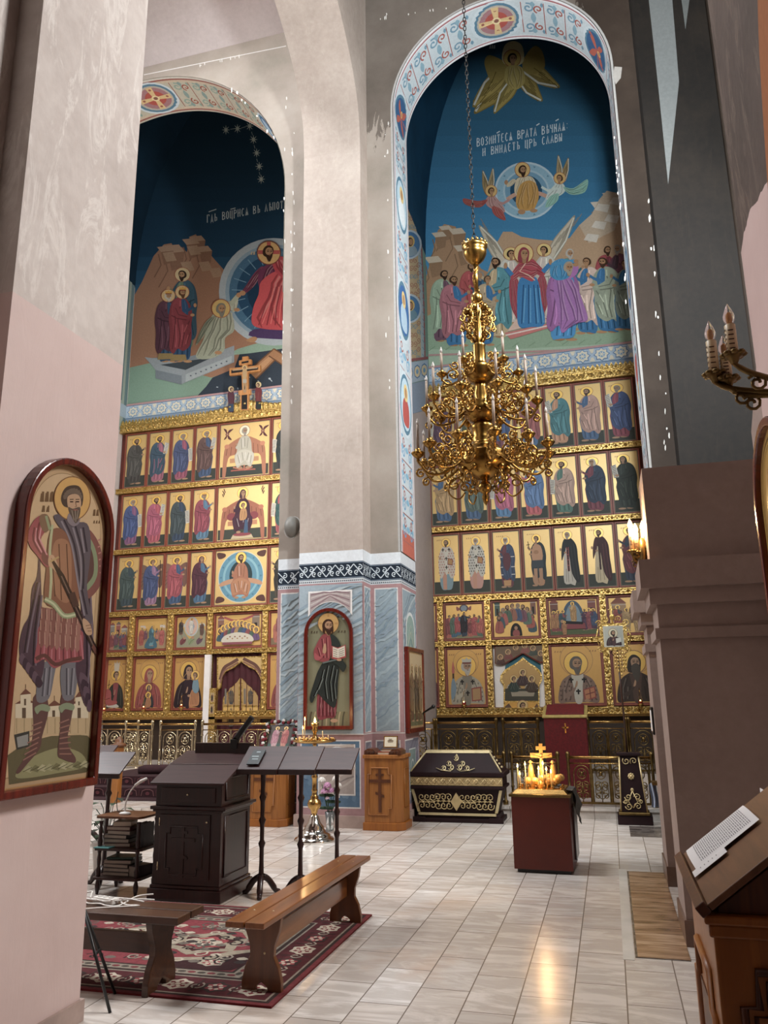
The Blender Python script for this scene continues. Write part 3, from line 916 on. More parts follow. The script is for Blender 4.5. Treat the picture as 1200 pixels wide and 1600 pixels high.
# outer shell
b = MB(); b.box(-14.3, -14, -5, 16.8, 0, 20); struct(b.build('wall_north', 'vaultgrey'))
b = MB(); b.box(6, 6.3, -5, 16.8, 0, 20); struct(b.build('wall_south', 'soot_pale'))
b = MB(); b.box(-14.3, 6.3, -5.3, -5, 0, 20); struct(b.build('wall_west', 'stub'))
b = MB(); b.box(-14.3, 6.3, -5.3, 3.1, 7.6, 7.9); struct(b.build('ceiling_shade_slab', 'stub'))  # unseen low slab, added to keep the right pilasters dark
b = MB(); b.box(-14.3, 6.3, -5.3, 4.2, 19.9, 20.2); b.box(-14.3, 6.3, 9.0, 16.8, 19.9, 20.2); b.box(-14.3, -11.5, 4.2, 9, 19.9, 20.2); b.box(0.5, 6.3, 4.2, 9, 19.9, 20.2)
struct(b.build('ceiling', 'vaultgrey'))

# ---------------------------------------------------------------- painting on the piers and arches
MARB = ['#8fa1ab', '#9fb0b8', '#7d919e', '#aab8bd', '#8a9ba8']
def vmap(axis, k, sgn):
 """surface map for a face lying across x ('y' face) or across y ('x' face)"""
 if axis == 'y':
  return lambda u, v, ww: (u, k-ww, v)
 return lambda u, v, ww: (k+sgn*ww, u, v)
def marbling(P, u0, u1, v0, v1, n, cols, slant=1.0, rnd=None, wd=0.05):
 rnd = rnd or random.Random(int((u0+v0)*100))
 for i in range(n):
  v = v0+(v1-v0)*(i+rnd.random())/n
  w = u1-u0
  a = rnd.uniform(0.5, 1.2)*slant
  pts = []
  for q in range(6):
   x = u0+w*q/5; y = v+a*w*(q/5-0.5)+rnd.uniform(-.03, .03)
   pts.append((x, min(v1, max(v0, y))))
  P.line(pts, rnd.uniform(.3, 1.0)*wd, rnd.choice(cols))
def meander(P, u0, u1, v0, v1):
 P.rect(u0, v0, u1, v1, '#1d2836')
 P.line([(u0, v1-.012), (u1, v1-.012)], .008, '#8fa0b0'); P.line([(u0, v0+.012), (u1, v0+.012)], .008, '#8fa0b0')
 h = v1-v0; n = max(1, round((u1-u0)/.15)); s = (u1-u0)/n
 for i in range(n):
  c = u0+s*(i+.5); f = 1 if i % 2 else -1
  P.line([(c-s*.5, (v0+v1)/2-f*h*.34), (c+s*.5, (v0+v1)/2+f*h*.34)], .014, '#c9d3da')
  P.line(spiral(c-f*s*.16, (v0+v1)/2+h*.12, h*.02, h*.18, PI*.2, 1.2, 12), .014, '#c9d3da')
  P.line(spiral(c+f*s*.18, (v0+v1)/2-h*.14, h*.02, h*.16, PI*1.2, 1.2, 12), .014, '#c9d3da')
def dado(name, axis, k, sgn, u0, u1, toward, panel=True, arched=False, wide=False):
 P = Paint(vmap(axis, k, sgn), 0.0004, 0.0008)
 P.rect(u0, 3.69, u1, 3.86, '#d5dade')
 meander(P, u0, u1, 3.44, 3.69)
 P.rect(u0, 3.385, u1, 3.44, '#c6ccd0')
 n = int((u1-u0)/.03)
 for i in range(n):
  P.rect(u0+(u1-u0)*(i+.2)/n, 3.4, u0+(u1-u0)*(i+.75)/n, 3.42, '#2a323c')
 P.rect(u0, 0.1, u1, 3.385, '#a98384')
 bd = .07 if (u1-u0) > .3 else .045
 def pan(a, c, d, e, col, cols, slant, nn):
  P.rect(a-.018, d-.018, c+.018, e+.018, '#d9d6d2')
  P.rect(a, d, c, e, col)
  marbling(P, a, c, d, e, nn, cols, slant)
 pan(u0+bd, u1-bd, 1.27, 3.31, '#93a4ad', MARB, .9, 26)
 if wide:
  P.rect(u0+.01, 1.24, u1-.01, 3.36, '#9aa9b2')
  marbling(P, u0+.01, u1-.01, 1.3, 3.34, 34, MARB, .6)
  cx = (u0+u1)/2
  P.poly([(cx-.34, 3.27), (cx+.34, 3.27), (cx+.34, 2.9)]+arc(cx, 2.72, .38, 28, 152, 14)+[(cx-.34, 2.9)], '#dfdcd8')
  P.poly([(cx-.315, 3.245), (cx+.315, 3.245), (cx+.315, 2.945)]+arc(cx, 2.74, .37, 34, 146, 14)+[(cx-.315, 2.945)], '#a79a98')
  for q in range(5):
   P.line([(cx-.3, 3.02+q*.05), (cx-.1, 3.13+q*.03), (cx, 3.19+q*.012), (cx+.1, 3.13+q*.03), (cx+.3, 3.02+q*.05)], .018, ['#8b6f74', '#bfb3b0'][q % 2])
 if arched:
  cx = (u0+u1)/2
  P.poly([(cx-.3, 1.9), (cx+.3, 1.9), (cx+.3, 2.7)]+arc(cx, 2.7, .3, 0, 180, 14)+[(cx-.3, 2.7)], '#d6dad8')
  P.poly([(cx-.25, 1.9), (cx+.25, 1.9), (cx+.25, 2.7)]+arc(cx, 2.7, .25, 0, 180, 14)+[(cx-.25, 2.7)], '#8fa79f')
  for q in range(7):
   P.line([(cx-.22, 1.95+q*.1), (cx, 2.2+q*.1), (cx+.22, 1.95+q*.1)], .03, ['#a9b9ab', '#7b958f', '#b9bfa5'][q % 3])
 P.rect(u0, 1.17, u1, 1.24, '#a98384')
 P.line([(u0, 1.235), (u1, 1.235)], .012, '#d9d6d2')
 if wide:
  pan(u0+bd, u1-bd, .27, 1.14, '#54708a', ['#46617c', '#6a8499', '#7d94a5', '#3c556e'], .5, 0)
  for i in range(60):
   x = RND.uniform(u0+bd+.05, u1-bd-.05); y = RND.uniform(.33, 1.08)
   P.poly(smooth([(x-.035, y-.02), (x, y+.045), (x+.03, y+.01), (x+.01, y-.045)], 3), RND.choice(['#46617c', '#6a8499', '#5f7c94', '#7d94a5']))
  cx = (u0+u1)/2+.12
  P.rect(cx-.3, .42, cx+.25, 1.1, '#d9d6d2'); P.rect(cx-.28, .44, cx+.23, 1.08, '#a89c95')
  marbling(P, cx-.28, cx+.23, .44, 1.08, 9, ['#8b7f7c', '#b9aea6'], .8)
  P.poly(ell(cx-.02, .9, .17, .17), '#d3d6d6'); P.poly(ell(cx-.02, .9, .145, .145), '#2b333b')
  for q in range(6):
   P.line(spiral(cx-.02+.075*math.cos(q*PI/3), .9+.075*math.sin(q*PI/3), .005, .045, q, 1.1, 10), .014, '#ccd3d6')
 elif panel:
  pan(u0+bd, u1-bd, .27, 1.12, '#7d7a86', ['#6d6a78', '#938e98', '#8c8088'], .7, 8)
  cx = (u0+u1)/2; q = min(.2, (u1-u0)*.28)
  P.rect(cx-q, .4, cx+q, 1.0, '#c9ccc8'); P.rect(cx-q+.015, .415, cx+q-.015, .985, '#7f908c')
  P.ring(cx, .72, q*.5, .13, .02, '#c9ccc8')
 P.rect(u0, .1, u1, .2, '#a98384')
 return struct(P.build(name, None, ('fresco', 'leaf'), toward))
dado('trim_1', 'y', 10.9, 0, -4.34, -3.34, (0, -1, 0), wide=True)
dado('trim_2', 'x', -3.34, 1, 10.9, 11.3, (1, 0, 0))
dado('trim_3', 'y', 11.3, 0, -3.34, -2.87, (0, -1, 0))
dado('trim_4', 'x', -2.87, 1, 11.3, 12.25, (1, 0, 0), arched=True)
dado('trim_5', 'y', 11.3, 0, -4.85, -4.34, (0, -1, 0))
b = MB(); b.box(-4.37, -3.31, 10.87, 11.3, 0, .16); b.box(-3.34, -2.84, 11.27, 11.35, 0, .16); b.box(-2.9, -2.84, 11.3, 12.25, 0, .16); b.box(-4.88, -4.34, 11.27, 11.3, 0, .16)
struct(b.build('baseboard_pier', 'skirt'))
b = MB(); b.box(0.74, 1.2, 11.27, 11.32, 0, .16); struct(b.build('baseboard_east', 'skirt_br'))

# painted band on the inside of an arch: s runs up the left jamb, over, and down the right one; t is 0 at the front edge, 1 at the back
def archmap(cx, cz, r, z0, y0, y1):
 J = cz-z0; A = PI*r
 def f(s, t, ww):
  y = y0+(y1-y0)*t
  if s < J:
   return (cx-r+ww, y, z0+s)
  if s > J+A:
   return (cx+r-ww, y, cz-(s-J-A))
  a = PI-(s-J)/r
  return (cx+(r-ww)*math.cos(a), y, cz+(r-ww)*math.sin(a))
 return f, J, A
def arabesque(P, s0, s1, palette):
 n = max(1, round((s1-s0)/.42)); L = (s1-s0)/n
 bg, c1, c2, c3 = palette
 k = .5*L
 for i in range(n):
  s = s0+L*(i+.5)
  for q in (-1, 1):
   P.line([(a, .5+q*(bb-.5)) for a, bb in spiral(s-L*.2, .72, .02, L*.26, 0, 1.3, 12, 1.0)], .035, c1)
   P.line([(a, .5+q*(bb-.5)) for a, bb in spiral(s+L*.24, .7, .015, L*.22, PI, 1.2, 12, 1.0)], .03, c2)
  P.poly(smooth([(s-L*.12, .5), (s, .62), (s+L*.12, .5), (s, .38)], 3), c3)
  P.line([(s-L*.5, .15), (s-L*.5, .85)], .016, c2)
  for q in (.2, .8):
   P.poly(smooth([(s-.05, q), (s, q+.06), (s+.05, q), (s, q-.06)], 3), c3)
   P.poly(smooth([(s+L*.42-.03, q), (s+L*.42, q+.05), (s+L*.42+.03, q), (s+L*.42, q-.05)], 3), c1)
def medallion(P, s, rs, kind, rt=.38):
 P.poly(ell(s, .5, rs*1.16, rt*1.16), '#c9d6dc'); P.poly(ell(s, .5, rs*1.04, rt*1.04), '#557f96'); P.poly(ell(s, .5, rs*.9, rt*.9), '#a9c0c8' if kind != 'cross' else '#b8b0a4')
 if kind == 'cross':
  P.poly(ell(s, .5, rs*.78, rt*.78), '#a5767a'); P.poly(ell(s, .5, rs*.52, rt*.52), '#b04a3c')
  for (a, c) in ((rs*.8, .05), (.055, rt*.8)):
   P.poly([(s-a*.5-a*.5, .5-c*1.25), (s, .5-c*.6), (s+a, .5-c*1.25), (s+a, .5+c*1.25), (s, .5+c*.6), (s-a, .5+c*1.25)] if a > c else [(s-a*1.25, .5-c), (s+a*1.25, .5-c), (s+a*.6, .5), (s+a*1.25, .5+c), (s-a*1.25, .5+c), (s-a*.6, .5)], '#d8b981')
  P.poly(ell(s, .5, rs*.2, rt*.2), '#e6d2a0'); P.poly(ell(s, .5, rs*.11, rt*.11), '#8a5a4a')
  for q in range(4):
   a = PI/4+q*PI/2
   P.poly(ell(s+rs*.62*math.cos(PI/2*q), .5+rt*.62*math.sin(PI/2*q), .03, .03, 8), '#9c5a4a')
 elif kind == 'seraph':
  P.poly(ell(s, .5, rs*.9, rt*.9), '#2b5a86')
  for (a, c, d) in ((.35, .3, 1), (-.35, .3, 1), (.3, -.25, 1), (-.35, -.3, 1), (.05, .5, 1)):
   P.poly(smooth([(s, .5), (s+rs*a*1.2, .5+rt*c*.7), (s+rs*a*2.0, .5+rt*c*2.2), (s+rs*a*.8, .5+rt*c*1.9)], 3), '#b35540')
  P.poly(ell(s+rs*.2, .52, rs*.18, rt*.14), '#e0a95c'); P.poly(ell(s+rs*.2, .52, rs*.1, rt*.09), SKIN)
 else:
  P.poly(ell(s, .5, rs*.9, rt*.9), '#2c63a0' if kind == 'blue' else '#b9d2de')
  c = {'blue': '#a9c4d6', 'red': '#b5493f', 'pale': '#dfe7ea'}[kind]
  P.poly(smooth([(s-rs*.7, .32), (s-rs*.1, .28), (s+rs*.2, .42), (s+rs*.2, .58), (s-rs*.1, .72), (s-rs*.7, .68)], 3), c)
  P.poly(ell(s+rs*.4, .5, rs*.3, rt*.36), '#e2c47a'); P.poly(ell(s+rs*.4, .5, rs*.18, rt*.2), SKIN)
PALE = ('#bcccd4', '#6a9cc0', '#a5625a', '#7fb0c9')
WARM = ('#c9b79f', '#a5564a', '#8a9c8c', '#7d9a94')
f, J, A = archmap(RC, RZ, RR, 3.87, W0, W1)
P = Paint(f, 0.0006, 0.012)
P.rings = 4
TOT = 2*J+A
P.grid(0, 0, TOT, 1, 420, 1, lambda u, v: '#c3cfd4')
for t0, t1, c in ((0, .05, '#e2e4e6'), (.05, .085, '#a5666a'), (.085, .105, '#dfe2e4'), (.91, .93, '#dfe2e4'), (.93, .955, '#a5666a'), (.955, 1, '#e2e4e6')):
 P.grid(0, t0, TOT, t1, 420, 1, c)
P.grid(0, .1, .35, .9, 3, 1, '#bf5f48')
mid = J+A/2
meds = [(J+.22, .36, 'seraph'), (mid, .4, 'cross'), (J+A-.75, .36, 'seraph')]
zz = [atx(628, 325, RC-RR).z, atx(632, 490, RC-RR).z, atx(638, 640, RC-RR).z]
meds += [(zz[0]-3.87, .5, 'pale'), (zz[1]-3.87, .5, 'blue'), (zz[2]-3.87, .5, 'red'), (TOT-(zz[1]-3.87), .5, 'blue'), (TOT-(zz[2]-3.87), .5, 'red')]
meds.sort()
prev = .2
for (s, rs, kd) in meds+[(TOT, 0, None)]:
 e = s-rs*1.15
 if e-prev > .3:
  arabesque(P, prev, e, PALE if prev < J-1 else ('', '#6f95aa', '#a5564a', '#84a8b8'))
 prev = s+rs*1.15
for (s, rs, kd) in meds:
 medallion(P, s, rs, kd)
struct(P.build('trim_6', None, ('fresco', 'leaf')))
f, J, A = archmap(LC, LZ, LR, 3.87, W0, W1)
P = Paint(f, 0.0006, 0.012)
P.rings = 4
TOT = 2*J+A
P.grid(J-2, 0, J+A+2, 1, 420, 1, lambda u, v: '#bfb9a6')
for t0, t1, c in ((0, .05, '#d3cfc4'), (.05, .09, '#9a5a50'), (.09, .15, '#c9b79f'), (.86, .92, '#c9b79f'), (.92, .96, '#9a5a50'), (.96, 1, '#b9b4a6')):
 P.grid(J-2, t0, J+A+2, t1, 420, 1, c)
mid = J+A/2
prev = J-2
for (s, rs, kd) in ((J+.9, .42, 'seraph'), (mid, .42, 'cross'), (J+A-1.75, .36, 'blue'), (J+A+2, 0, None)):
 e = s-rs*1.15
 arabesque(P, prev, e, ('', '#8fa79a', '#9c5040', '#8aa09a'))
 if kd:
  medallion(P, s, rs, kd)
 prev = s+rs*1.15
struct(P.build('trim_7', None, ('fresco', 'leaf')))
# thin white edge of the right opening and paint chips on the wall
P = Paint(lambda u, v, ww: (u, W0-ww, v), 0.0004, 0.001)
o_ = [(RC-RR-.035, 3.87)]+arc(RC, RZ, RR+.035, 180, 0, 40)+[(RC+RR+.035, 2.6)]
i_ = [(RC-RR, 3.87)]+arc(RC, RZ, RR, 180, 0, 40)+[(RC+RR, 2.6)]
P.quads(o_, i_, '#a9a6a2')
r = random.Random(5)
def chips(xa, ya, xb, yb, n, sz=3.0, jit=3):
 for i in range(n):
  t = r.random()
  x = xa+(xb-xa)*t+r.uniform(-jit, jit); y = ya+(yb-ya)*t
  w_, h_ = r.uniform(.5, 1)*sz*.45, r.uniform(.4, 1.6)*sz
  pts = [at(x+w_*q[0]*r.uniform(.5, 1.1), y+h_*q[1]*r.uniform(.5, 1.1), W0) for q in ((-1, -.6), (.2, -1), (1, -.3), (.8, .8), (-.2, 1), (-.9, .4))]
  P.poly([(p.x, p.z) for p in pts], '#d6d2cc')
chips(603, 20, 606, 620, 16, 3.2)
chips(458, 180, 456, 640, 22, 3.6, 3)
chips(448, 120, 440, 660, 10, 2.6, 2)
chips(1014, 250, 1043, 715, 20, 4.5, 5)
chips(1000, 80, 1012, 260, 6, 4.0, 6)
chips(590, 30, 700, 12, 7, 2.6, 3)
chips(300, 105, 445, 72, 9, 2.6, 2)
chips(960, 200, 985, 560, 16, 3.6, 2)
chips(355, 130, 450, 240, 9, 4.0, 3)
a_ = at(225, 117, W0); b_ = at(447, 72, W0)
P.line([(a_.x, a_.z), (b_.x, b_.z)], .02, '#d0cbc6')
p1 = [at(*q, W0) for q in ((960, 104), (972, 105), (970, 122), (962, 132), (958, 118))]
P.poly([(p.x, p.z) for p in p1], '#a9a39c')
struct(P.build('trim_8', None, ('fresco', 'leaf'), (0, -1, 0)))
# patches of light painted in pale grey on the sooty right pier
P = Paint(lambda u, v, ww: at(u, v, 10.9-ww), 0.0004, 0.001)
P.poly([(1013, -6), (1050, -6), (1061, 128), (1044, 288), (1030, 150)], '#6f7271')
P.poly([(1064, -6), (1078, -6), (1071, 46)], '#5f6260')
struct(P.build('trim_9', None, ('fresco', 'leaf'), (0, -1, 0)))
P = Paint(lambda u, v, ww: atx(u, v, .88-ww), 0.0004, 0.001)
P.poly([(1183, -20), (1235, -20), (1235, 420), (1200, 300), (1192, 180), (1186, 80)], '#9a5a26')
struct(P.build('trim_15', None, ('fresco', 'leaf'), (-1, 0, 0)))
# ---------------------------------------------------------------- wall paintings above the screen
YM = 16.6
PXM = lambda u, v, ww: at(u, v, YM-ww)
def vgrad(stops):
 def f(u, v):
  for (a, c), (b_, d) in zip(stops, stops[1:]):
   if v <= b_:
    return mixc(c, d, (v-a)/(b_-a))
  return lin(stops[-1][1])[:3]
 return f
def pf(P, x, yfeet, h, **kw):     # standing figure in the mural
 kw.setdefault('up', -1); kw.setdefault('gold', 0); kw.setdefault('halo', None)
 saint(P, x, yfeet, h, **kw)
def wing(P, root, tip, width, c, n=5):
 dx, dy = tip[0]-root[0], tip[1]-root[1]
 L = math.hypot(dx, dy); nx, ny = -dy/L, dx/L
 g = lambda t, s: (root[0]+dx*t+nx*s*width, root[1]+dy*t+ny*s*width)
 P.poly(smooth([g(0, -.3), g(.35, -.6), g(.75, -.3), g(1, 0), g(.8, .35), (g(.4, .55)), g(.05, .4)], 4), sh(c, .6))
 P.poly(smooth([g(0.02, -.25), g(.35, -.5), g(.72, -.25), g(.95, -.02), g(.6, .05), (g(.3, .15)), g(.05, .2)], 4), c)
 for i in range(n):
  P.line([g(.2+.1*i, -.3+.12*i), g(.55+.09*i, -.22+.12*i)], width*.06, sh(c, .45))
 P.line([g(.05, .3), g(.5, .45), g(.95, .05)], width*.13, '#d9d6c6')
def cloth(P, pts, c, n=4):
 """a piece of drapery with folds that follow its two edges"""
 q = smooth(pts, n)
 P.poly(q, c)
 x0 = min(p[0] for p in q); x1 = max(p[0] for p in q); y0 = min(p[1] for p in q); y1 = max(p[1] for p in q)
 sw = (x1-x0) > 1.3*(y1-y0)
 Q = [(p[1], p[0]) for p in q] if sw else q
 a, b_ = (x0, x1) if sw else (y0, y1)
 wd = (y1-y0) if sw else (x1-x0)
 m = 3 if b_-a < 30 else 5
 for k in range(m):
  f = (k+.7)/(m+.4); pts2 = []
  for t in (.08, .25, .42, .6, .78, .93):
   y = a+(b_-a)*t
   xs = []
   for (u, v), (u2, v2) in zip(Q, Q[1:]+Q[:1]):
    if (v-y)*(v2-y) < 0:
     xs.append(u+(u2-u)*(y-v)/(v2-v))
   if len(xs) > 1:
    l, r_ = min(xs), max(xs)
    x = l+(r_-l)*(f+.07*math.sin(5*t+k*2))
    pts2.append((y, x) if sw else (x, y))
  if len(pts2) > 2:
   lw = wd*.035
   P.line(pts2, [lw*.4]+[lw]*(len(pts2)-2)+[lw*.4], sh(c, .55))
   P.line([(x+(0 if sw else lw*1.3), y+(lw*1.3 if sw else 0)) for x, y in pts2[:-1]], lw*.8, mixc(c, '#f0e4d0', .16))
def faceh(P, x, y, s, kind='beard', hair='#4a3322', halo='#dcb660', d=1):
 T = lambda pts: [(x+d*p[0], y-p[1]) for p in pts]
 head(P, T, 0, 0, s, kind, SKIN, hair, halo, 0, d)
def rocks(P, pts, c, hi, rnd):
 P.poly(pts, c)
 top = sorted(pts, key=lambda p: p[1])[:5]
 for (x, y) in top:
  k = rnd.uniform(14, 30)
  P.poly([(x-k*.5, y+4), (x+k*.4, y+2), (x+k*.7, y+k*.45), (x-k*.2, y+k*.55)], hi)
  P.poly([(x-k*.2, y+k*.55), (x+k*.7, y+k*.45), (x+k*.6, y+k*1.3), (x, y+k*1.5)], sh(c, .75))
  P.line([(x-k*.4, y+k*.7), (x-k*.2, y+k*1.5), (x-k*.7, y+k*2.4)], 1.6, sh(c, .6))

# right: sky, hills, crowd
P = Paint(PXM, 0.0008, 0.001)
P.grid(640, -30, 1110, 600, 2, 26, vgrad([(0, '#1f4f68'), (.3, '#256282'), (.55, '#2d7ba6'), (.72, '#3687b3'), (1, '#3687b3')]))
r = random.Random(3)
rocks(P, [(660, 520), (664, 440), (675, 398), (684, 360), (694, 350), (712, 354), (720, 380), (735, 398), (752, 420), (768, 428), (772, 520)], '#a8825f', '#c9b79f', r)
rocks(P, [(765, 520), (762, 425), (776, 380), (786, 362), (800, 362), (815, 370), (840, 374), (866, 376), (890, 372), (905, 352), (925, 334), (936, 312), (948, 298), (975, 304), (1000, 320), (1040, 330), (1040, 520)], '#b99774', '#d2c6b4', r)
P.poly([(905, 352), (925, 334), (936, 312), (948, 298), (975, 304), (960, 360), (920, 380)], '#c3ad93')
for (x, y) in ((935, 318), (930, 345), (958, 308), (950, 335), (918, 365)):
 P.poly([(x, y), (x+18, y+2), (x+14, y+14), (x-6, y+10)], '#d6ccbd')
P.poly([(655, 600), (655, 500), (700, 478), (800, 470), (900, 478), (1050, 470), (1050, 600)], '#8fa78c')
P.poly([(655, 600), (655, 545), (760, 548), (1050, 532), (1050, 600)], '#a2b79f')
for q in range(14):
 x = 670+q*26
 P.line([(x, 548-q*1.1), (x+10, 541-q*1.1)], 1.2, '#7a9478')
# seraph
wing(P, (800, 120), (741, 178), 26, '#a99143'); wing(P, (812, 118), (848, 158), 22, '#a08a40'); wing(P, (806, 122), (772, 178), 20, '#b09a4c')
wing(P, (792, 104), (739, 168), 24, '#b59c4c'); wing(P, (818, 104), (875, 136), 24, '#b59c4c')
P.poly(smooth([(792, 100), (765, 86), (757, 100), (770, 130), (790, 118)], 4), '#a68f42')
P.poly(smooth([(816, 98), (834, 72), (848, 82), (850, 108), (826, 116)], 4), '#a68f42')
P.poly(smooth([(785, 96), (788, 72), (802, 64), (816, 72), (818, 96), (802, 104)], 4), '#d4c78e')
faceh(P, 801, 92, 8, 'young', '#2c2018', '#c9a84c')
cloth(P, [(790, 108), (800, 102), (816, 106), (820, 128), (806, 140), (790, 128)], '#b9a456')
for q in range(5):
 P.line([(775-q*5, 112+q*12), (768-q*6, 130+q*10)], 1.2, '#6e5d24'); P.line([(834+q*8, 106+q*6), (845+q*7, 114+q*6)], 1.2, '#6e5d24')
caption(P, 765, 76, 10, -6, '#c9d3d8', 3)
write(P, 'ВОЗМИТЕСЯ ВРАТА ВѢЧНАЯ:', (745, 229), (891, 202), 13, '#d6e2e6', .1)
for (x, y) in ((776, 208), (868, 189), (838, 196)):
 P.line([(x, y), (x+5, y-3)], 1.6, '#cfdde2')
write(P, 'И ВНИДЕТЪ ЦРЬ СЛАВЫ', (754, 244), (880, 220), 12.5, '#d6e2e6', .1)
# the seated figure in the round glory
P.poly(ell(822, 298, 49, 45, 40), '#b9cdd6'); P.poly(ell(822, 298, 46, 42, 40), '#8db4c6'); P.poly(ell(822, 298, 36, 33, 40), '#a9c4d0'); P.poly(ell(822, 298, 33, 30, 36), '#6f9cb5'); P.poly(ell(822, 298, 25, 24, 32), '#1d4b68')
for q in range(10):
 a = q*PI/5
 P.poly([(822+40*math.cos(a), 298+37*math.sin(a)), (822+43*math.cos(a+.05), 298+40*math.sin(a+.05)), (822+43*math.cos(a-.05), 298+40*math.sin(a-.05))], '#5d8aa0')
P.line(smooth([(792, 312), (805, 304), (822, 300), (842, 302), (866, 312)], 4, False), 6, '#c79a82')
cloth(P, [(806, 282), (816, 276), (830, 276), (838, 288), (834, 304), (806, 304)], '#d3c3a2')
cloth(P, [(812, 290), (826, 282), (838, 288), (842, 306), (838, 320), (832, 328), (812, 328), (806, 314)], '#c3913f')
P.poly(ell(815, 331, 6, 4, 10), SKIN); P.poly(ell(834, 329, 6, 3, 10), SKIN); P.poly(ell(791, 285, 3, 4, 8), SKIN)
cloth(P, [(806, 282), (800, 290), (792, 292), (793, 287), (801, 280)], '#d3c3a2')
faceh(P, 817, 266, 7, 'beard', '#3a2416', '#d9b066')
# angels beside it
for (x, y, d, rb, mt) in ((764, 308, 1, '#b98a84', '#a8483f'), (878, 288, -1, '#cdd8cf', '#8fc0ae')):
 wing(P, (x-d*2, y-4), (x-d*10, y-42), 9, '#a38a5c'); wing(P, (x+d*2, y-4), (x+d*6, y-46), 9, '#b09a70')
 cloth(P, [(x-d*4, y+2), (x+d*6, y-4), (x+d*22, y+14), (x+d*24, y+24), (x+d*8, y+20), (x-d*4, y+12)], rb)
 cloth(P, [(x-d*2, y+4), (x-d*18, y+6), (x-d*40, y+2 if d > 0 else y-8), (x-d*36, y+12), (x-d*14, y+16)], mt)
 cloth(P, [(x+d*6, y+14), (x+d*20, y+20), (x+d*26, y+36), (x+d*14, y+32), (x+d*6, y+24)], mt)
 P.line([(x+d*6, y+6), (x+d*22, y+10), (x+d*32, y+4)], 4, rb)
 faceh(P, x+d*4, y-9, 5.5, 'young', '#4a3322', '#d9b066', d)
# crowd
BL = '#2f6f9e'
pf(P, 948, 500, 118, cloak='#a8434a', under='#7d3540', hair='#4a3322'); pf(P, 966, 498, 118, cloak='#7a4a58', under='#56404a', kind='grey', hair='#9a948a', d=-1)
pf(P, 889, 516, 130, cloak='#5f9c9c', under='#3a6a78', kind='grey', hair='#b9b4aa'); pf(P, 735, 520, 112, cloak='#b24c4c', under='#8f3a44'); pf(P, 752, 528, 106, cloak='#35647f', under='#2c4a66', kind='grey', hair='#8a8c86', d=-1)
pf(P, 693, 534, 114, cloak='#9fb59a', under='#6f4f5f', hair='#33241a', d=1, sx=1.15)
pf(P, 714, 541, 112, cloak='#b5707a', under=BL, hair='#4a3322', d=1, sx=1.25, lean=-.05)
# white-robed angels at her sides
for (x, y, d, tip) in ((797, 506, 1, (748, 352)), (851, 500, -1, (898, 336))):
 wing(P, (x-d*6, y-92), tip, 17, '#c9bda6', 7)
 pf(P, x, y, 118, cloak='#d3cfc2', under='#cfc0b4', kind='young', hair='#33241a', halo='#dcbf78', d=d, sx=1.1)
pf(P, 776, 528, 128, cloak='#5b97a0', under='#c3ab84', hair='#33241a', d=-1, sx=1.2)
pf(P, 757, 540, 112, cloak='#bfa988', under=BL, kind='young', hair='#5a4a3a', d=1, sx=1.1, lean=.03)
# the figure with raised hands in red over blue
P.poly([(788, 520), (862, 504), (866, 510), (798, 530)], '#c3736b'); P.poly([(792, 518), (858, 503), (848, 494), (806, 500)], '#d8b7a4'); P.line([(790, 524), (864, 507)], 2.2, '#e2cfc4')
cloth(P, [(805, 432), (796, 440), (797, 470), (802, 488), (812, 500), (815, 470), (812, 445)], '#a23e4c')
cloth(P, [(846, 428), (854, 440), (856, 470), (852, 486), (846, 492), (842, 470), (838, 445)], '#a23e4c')
P.poly(smooth([(812, 436), (838, 434), (846, 470), (851, 506), (830, 511), (811, 510), (808, 480)], 4), '#2c78ae')
for x0, x1 in ((818, 815), (826, 826), (834, 838), (840, 846)):
 P.line([(x0, 445), ((x0+x1)/2, 475), (x1, 506)], 1.6, '#174c78')
 P.line([(x0+3, 450), ((x0+x1)/2+3, 480), (x1+3, 504)], 1.4, '#5da3cc')
cloth(P, [(812, 410), (830, 404), (840, 412), (852, 426), (846, 432), (836, 428), (832, 440), (812, 432), (802, 438), (798, 430)], '#b0404c')
P.line([(822, 410), (812, 424), (826, 430), (836, 438)], 1.6, '#e0b9a0')
for (a, b_, c, d_) in ((800, 430, 790, 418), (848, 425, 860, 412)):
 P.line([(a, b_), (c, d_)], 7, '#2c78ae'); P.poly(ell(c, d_-3, 3, 5, 8), SKIN)
faceh(P, 819, 397, 9, 'hood', '#8f2f3c', '#dcbf78')
# right group
pf(P, 918, 522, 122, cloak='#dcc0b0', under=BL, kind='young', hair='#4a3322', d=-1, sx=1.15)
pf(P, 880, 532, 128, cloak='#a86ea8', under='#3f8cc0', kind='grey', hair='#7d7468', d=1, sx=1.35, arms=2, lean=.02)
cloth(P, [(866, 436), (884, 430), (900, 446), (912, 476), (918, 500), (896, 506), (878, 520), (872, 490), (866, 460)], '#a570ad')
cloth(P, [(862, 412), (878, 404), (892, 412), (890, 432), (872, 438), (860, 430)], '#3d8fbc')
P.line([(862, 414), (880, 410), (898, 408)], 6, '#3d8fbc'); P.poly(ell(900, 408, 4, 3, 8), SKIN)
faceh(P, 889, 418, 8.5, 'grey', '#a89a86', None)
pf(P, 952, 520, 120, cloak='#a9b39c', under=BL, kind='beard', hair='#4a3322', d=-1, sx=1.3, lean=.06)
pf(P, 978, 516, 112, cloak='#8e9a8c', under='#2f6a94', kind='young', hair='#4a3322', d=-1, sx=1.2)
P.line([(640, 556), (1060, 541)], 3, '#b08a86')
struct(P.build('trim_10', None, ('fresco', 'leaf'), (0, -1, 0)))

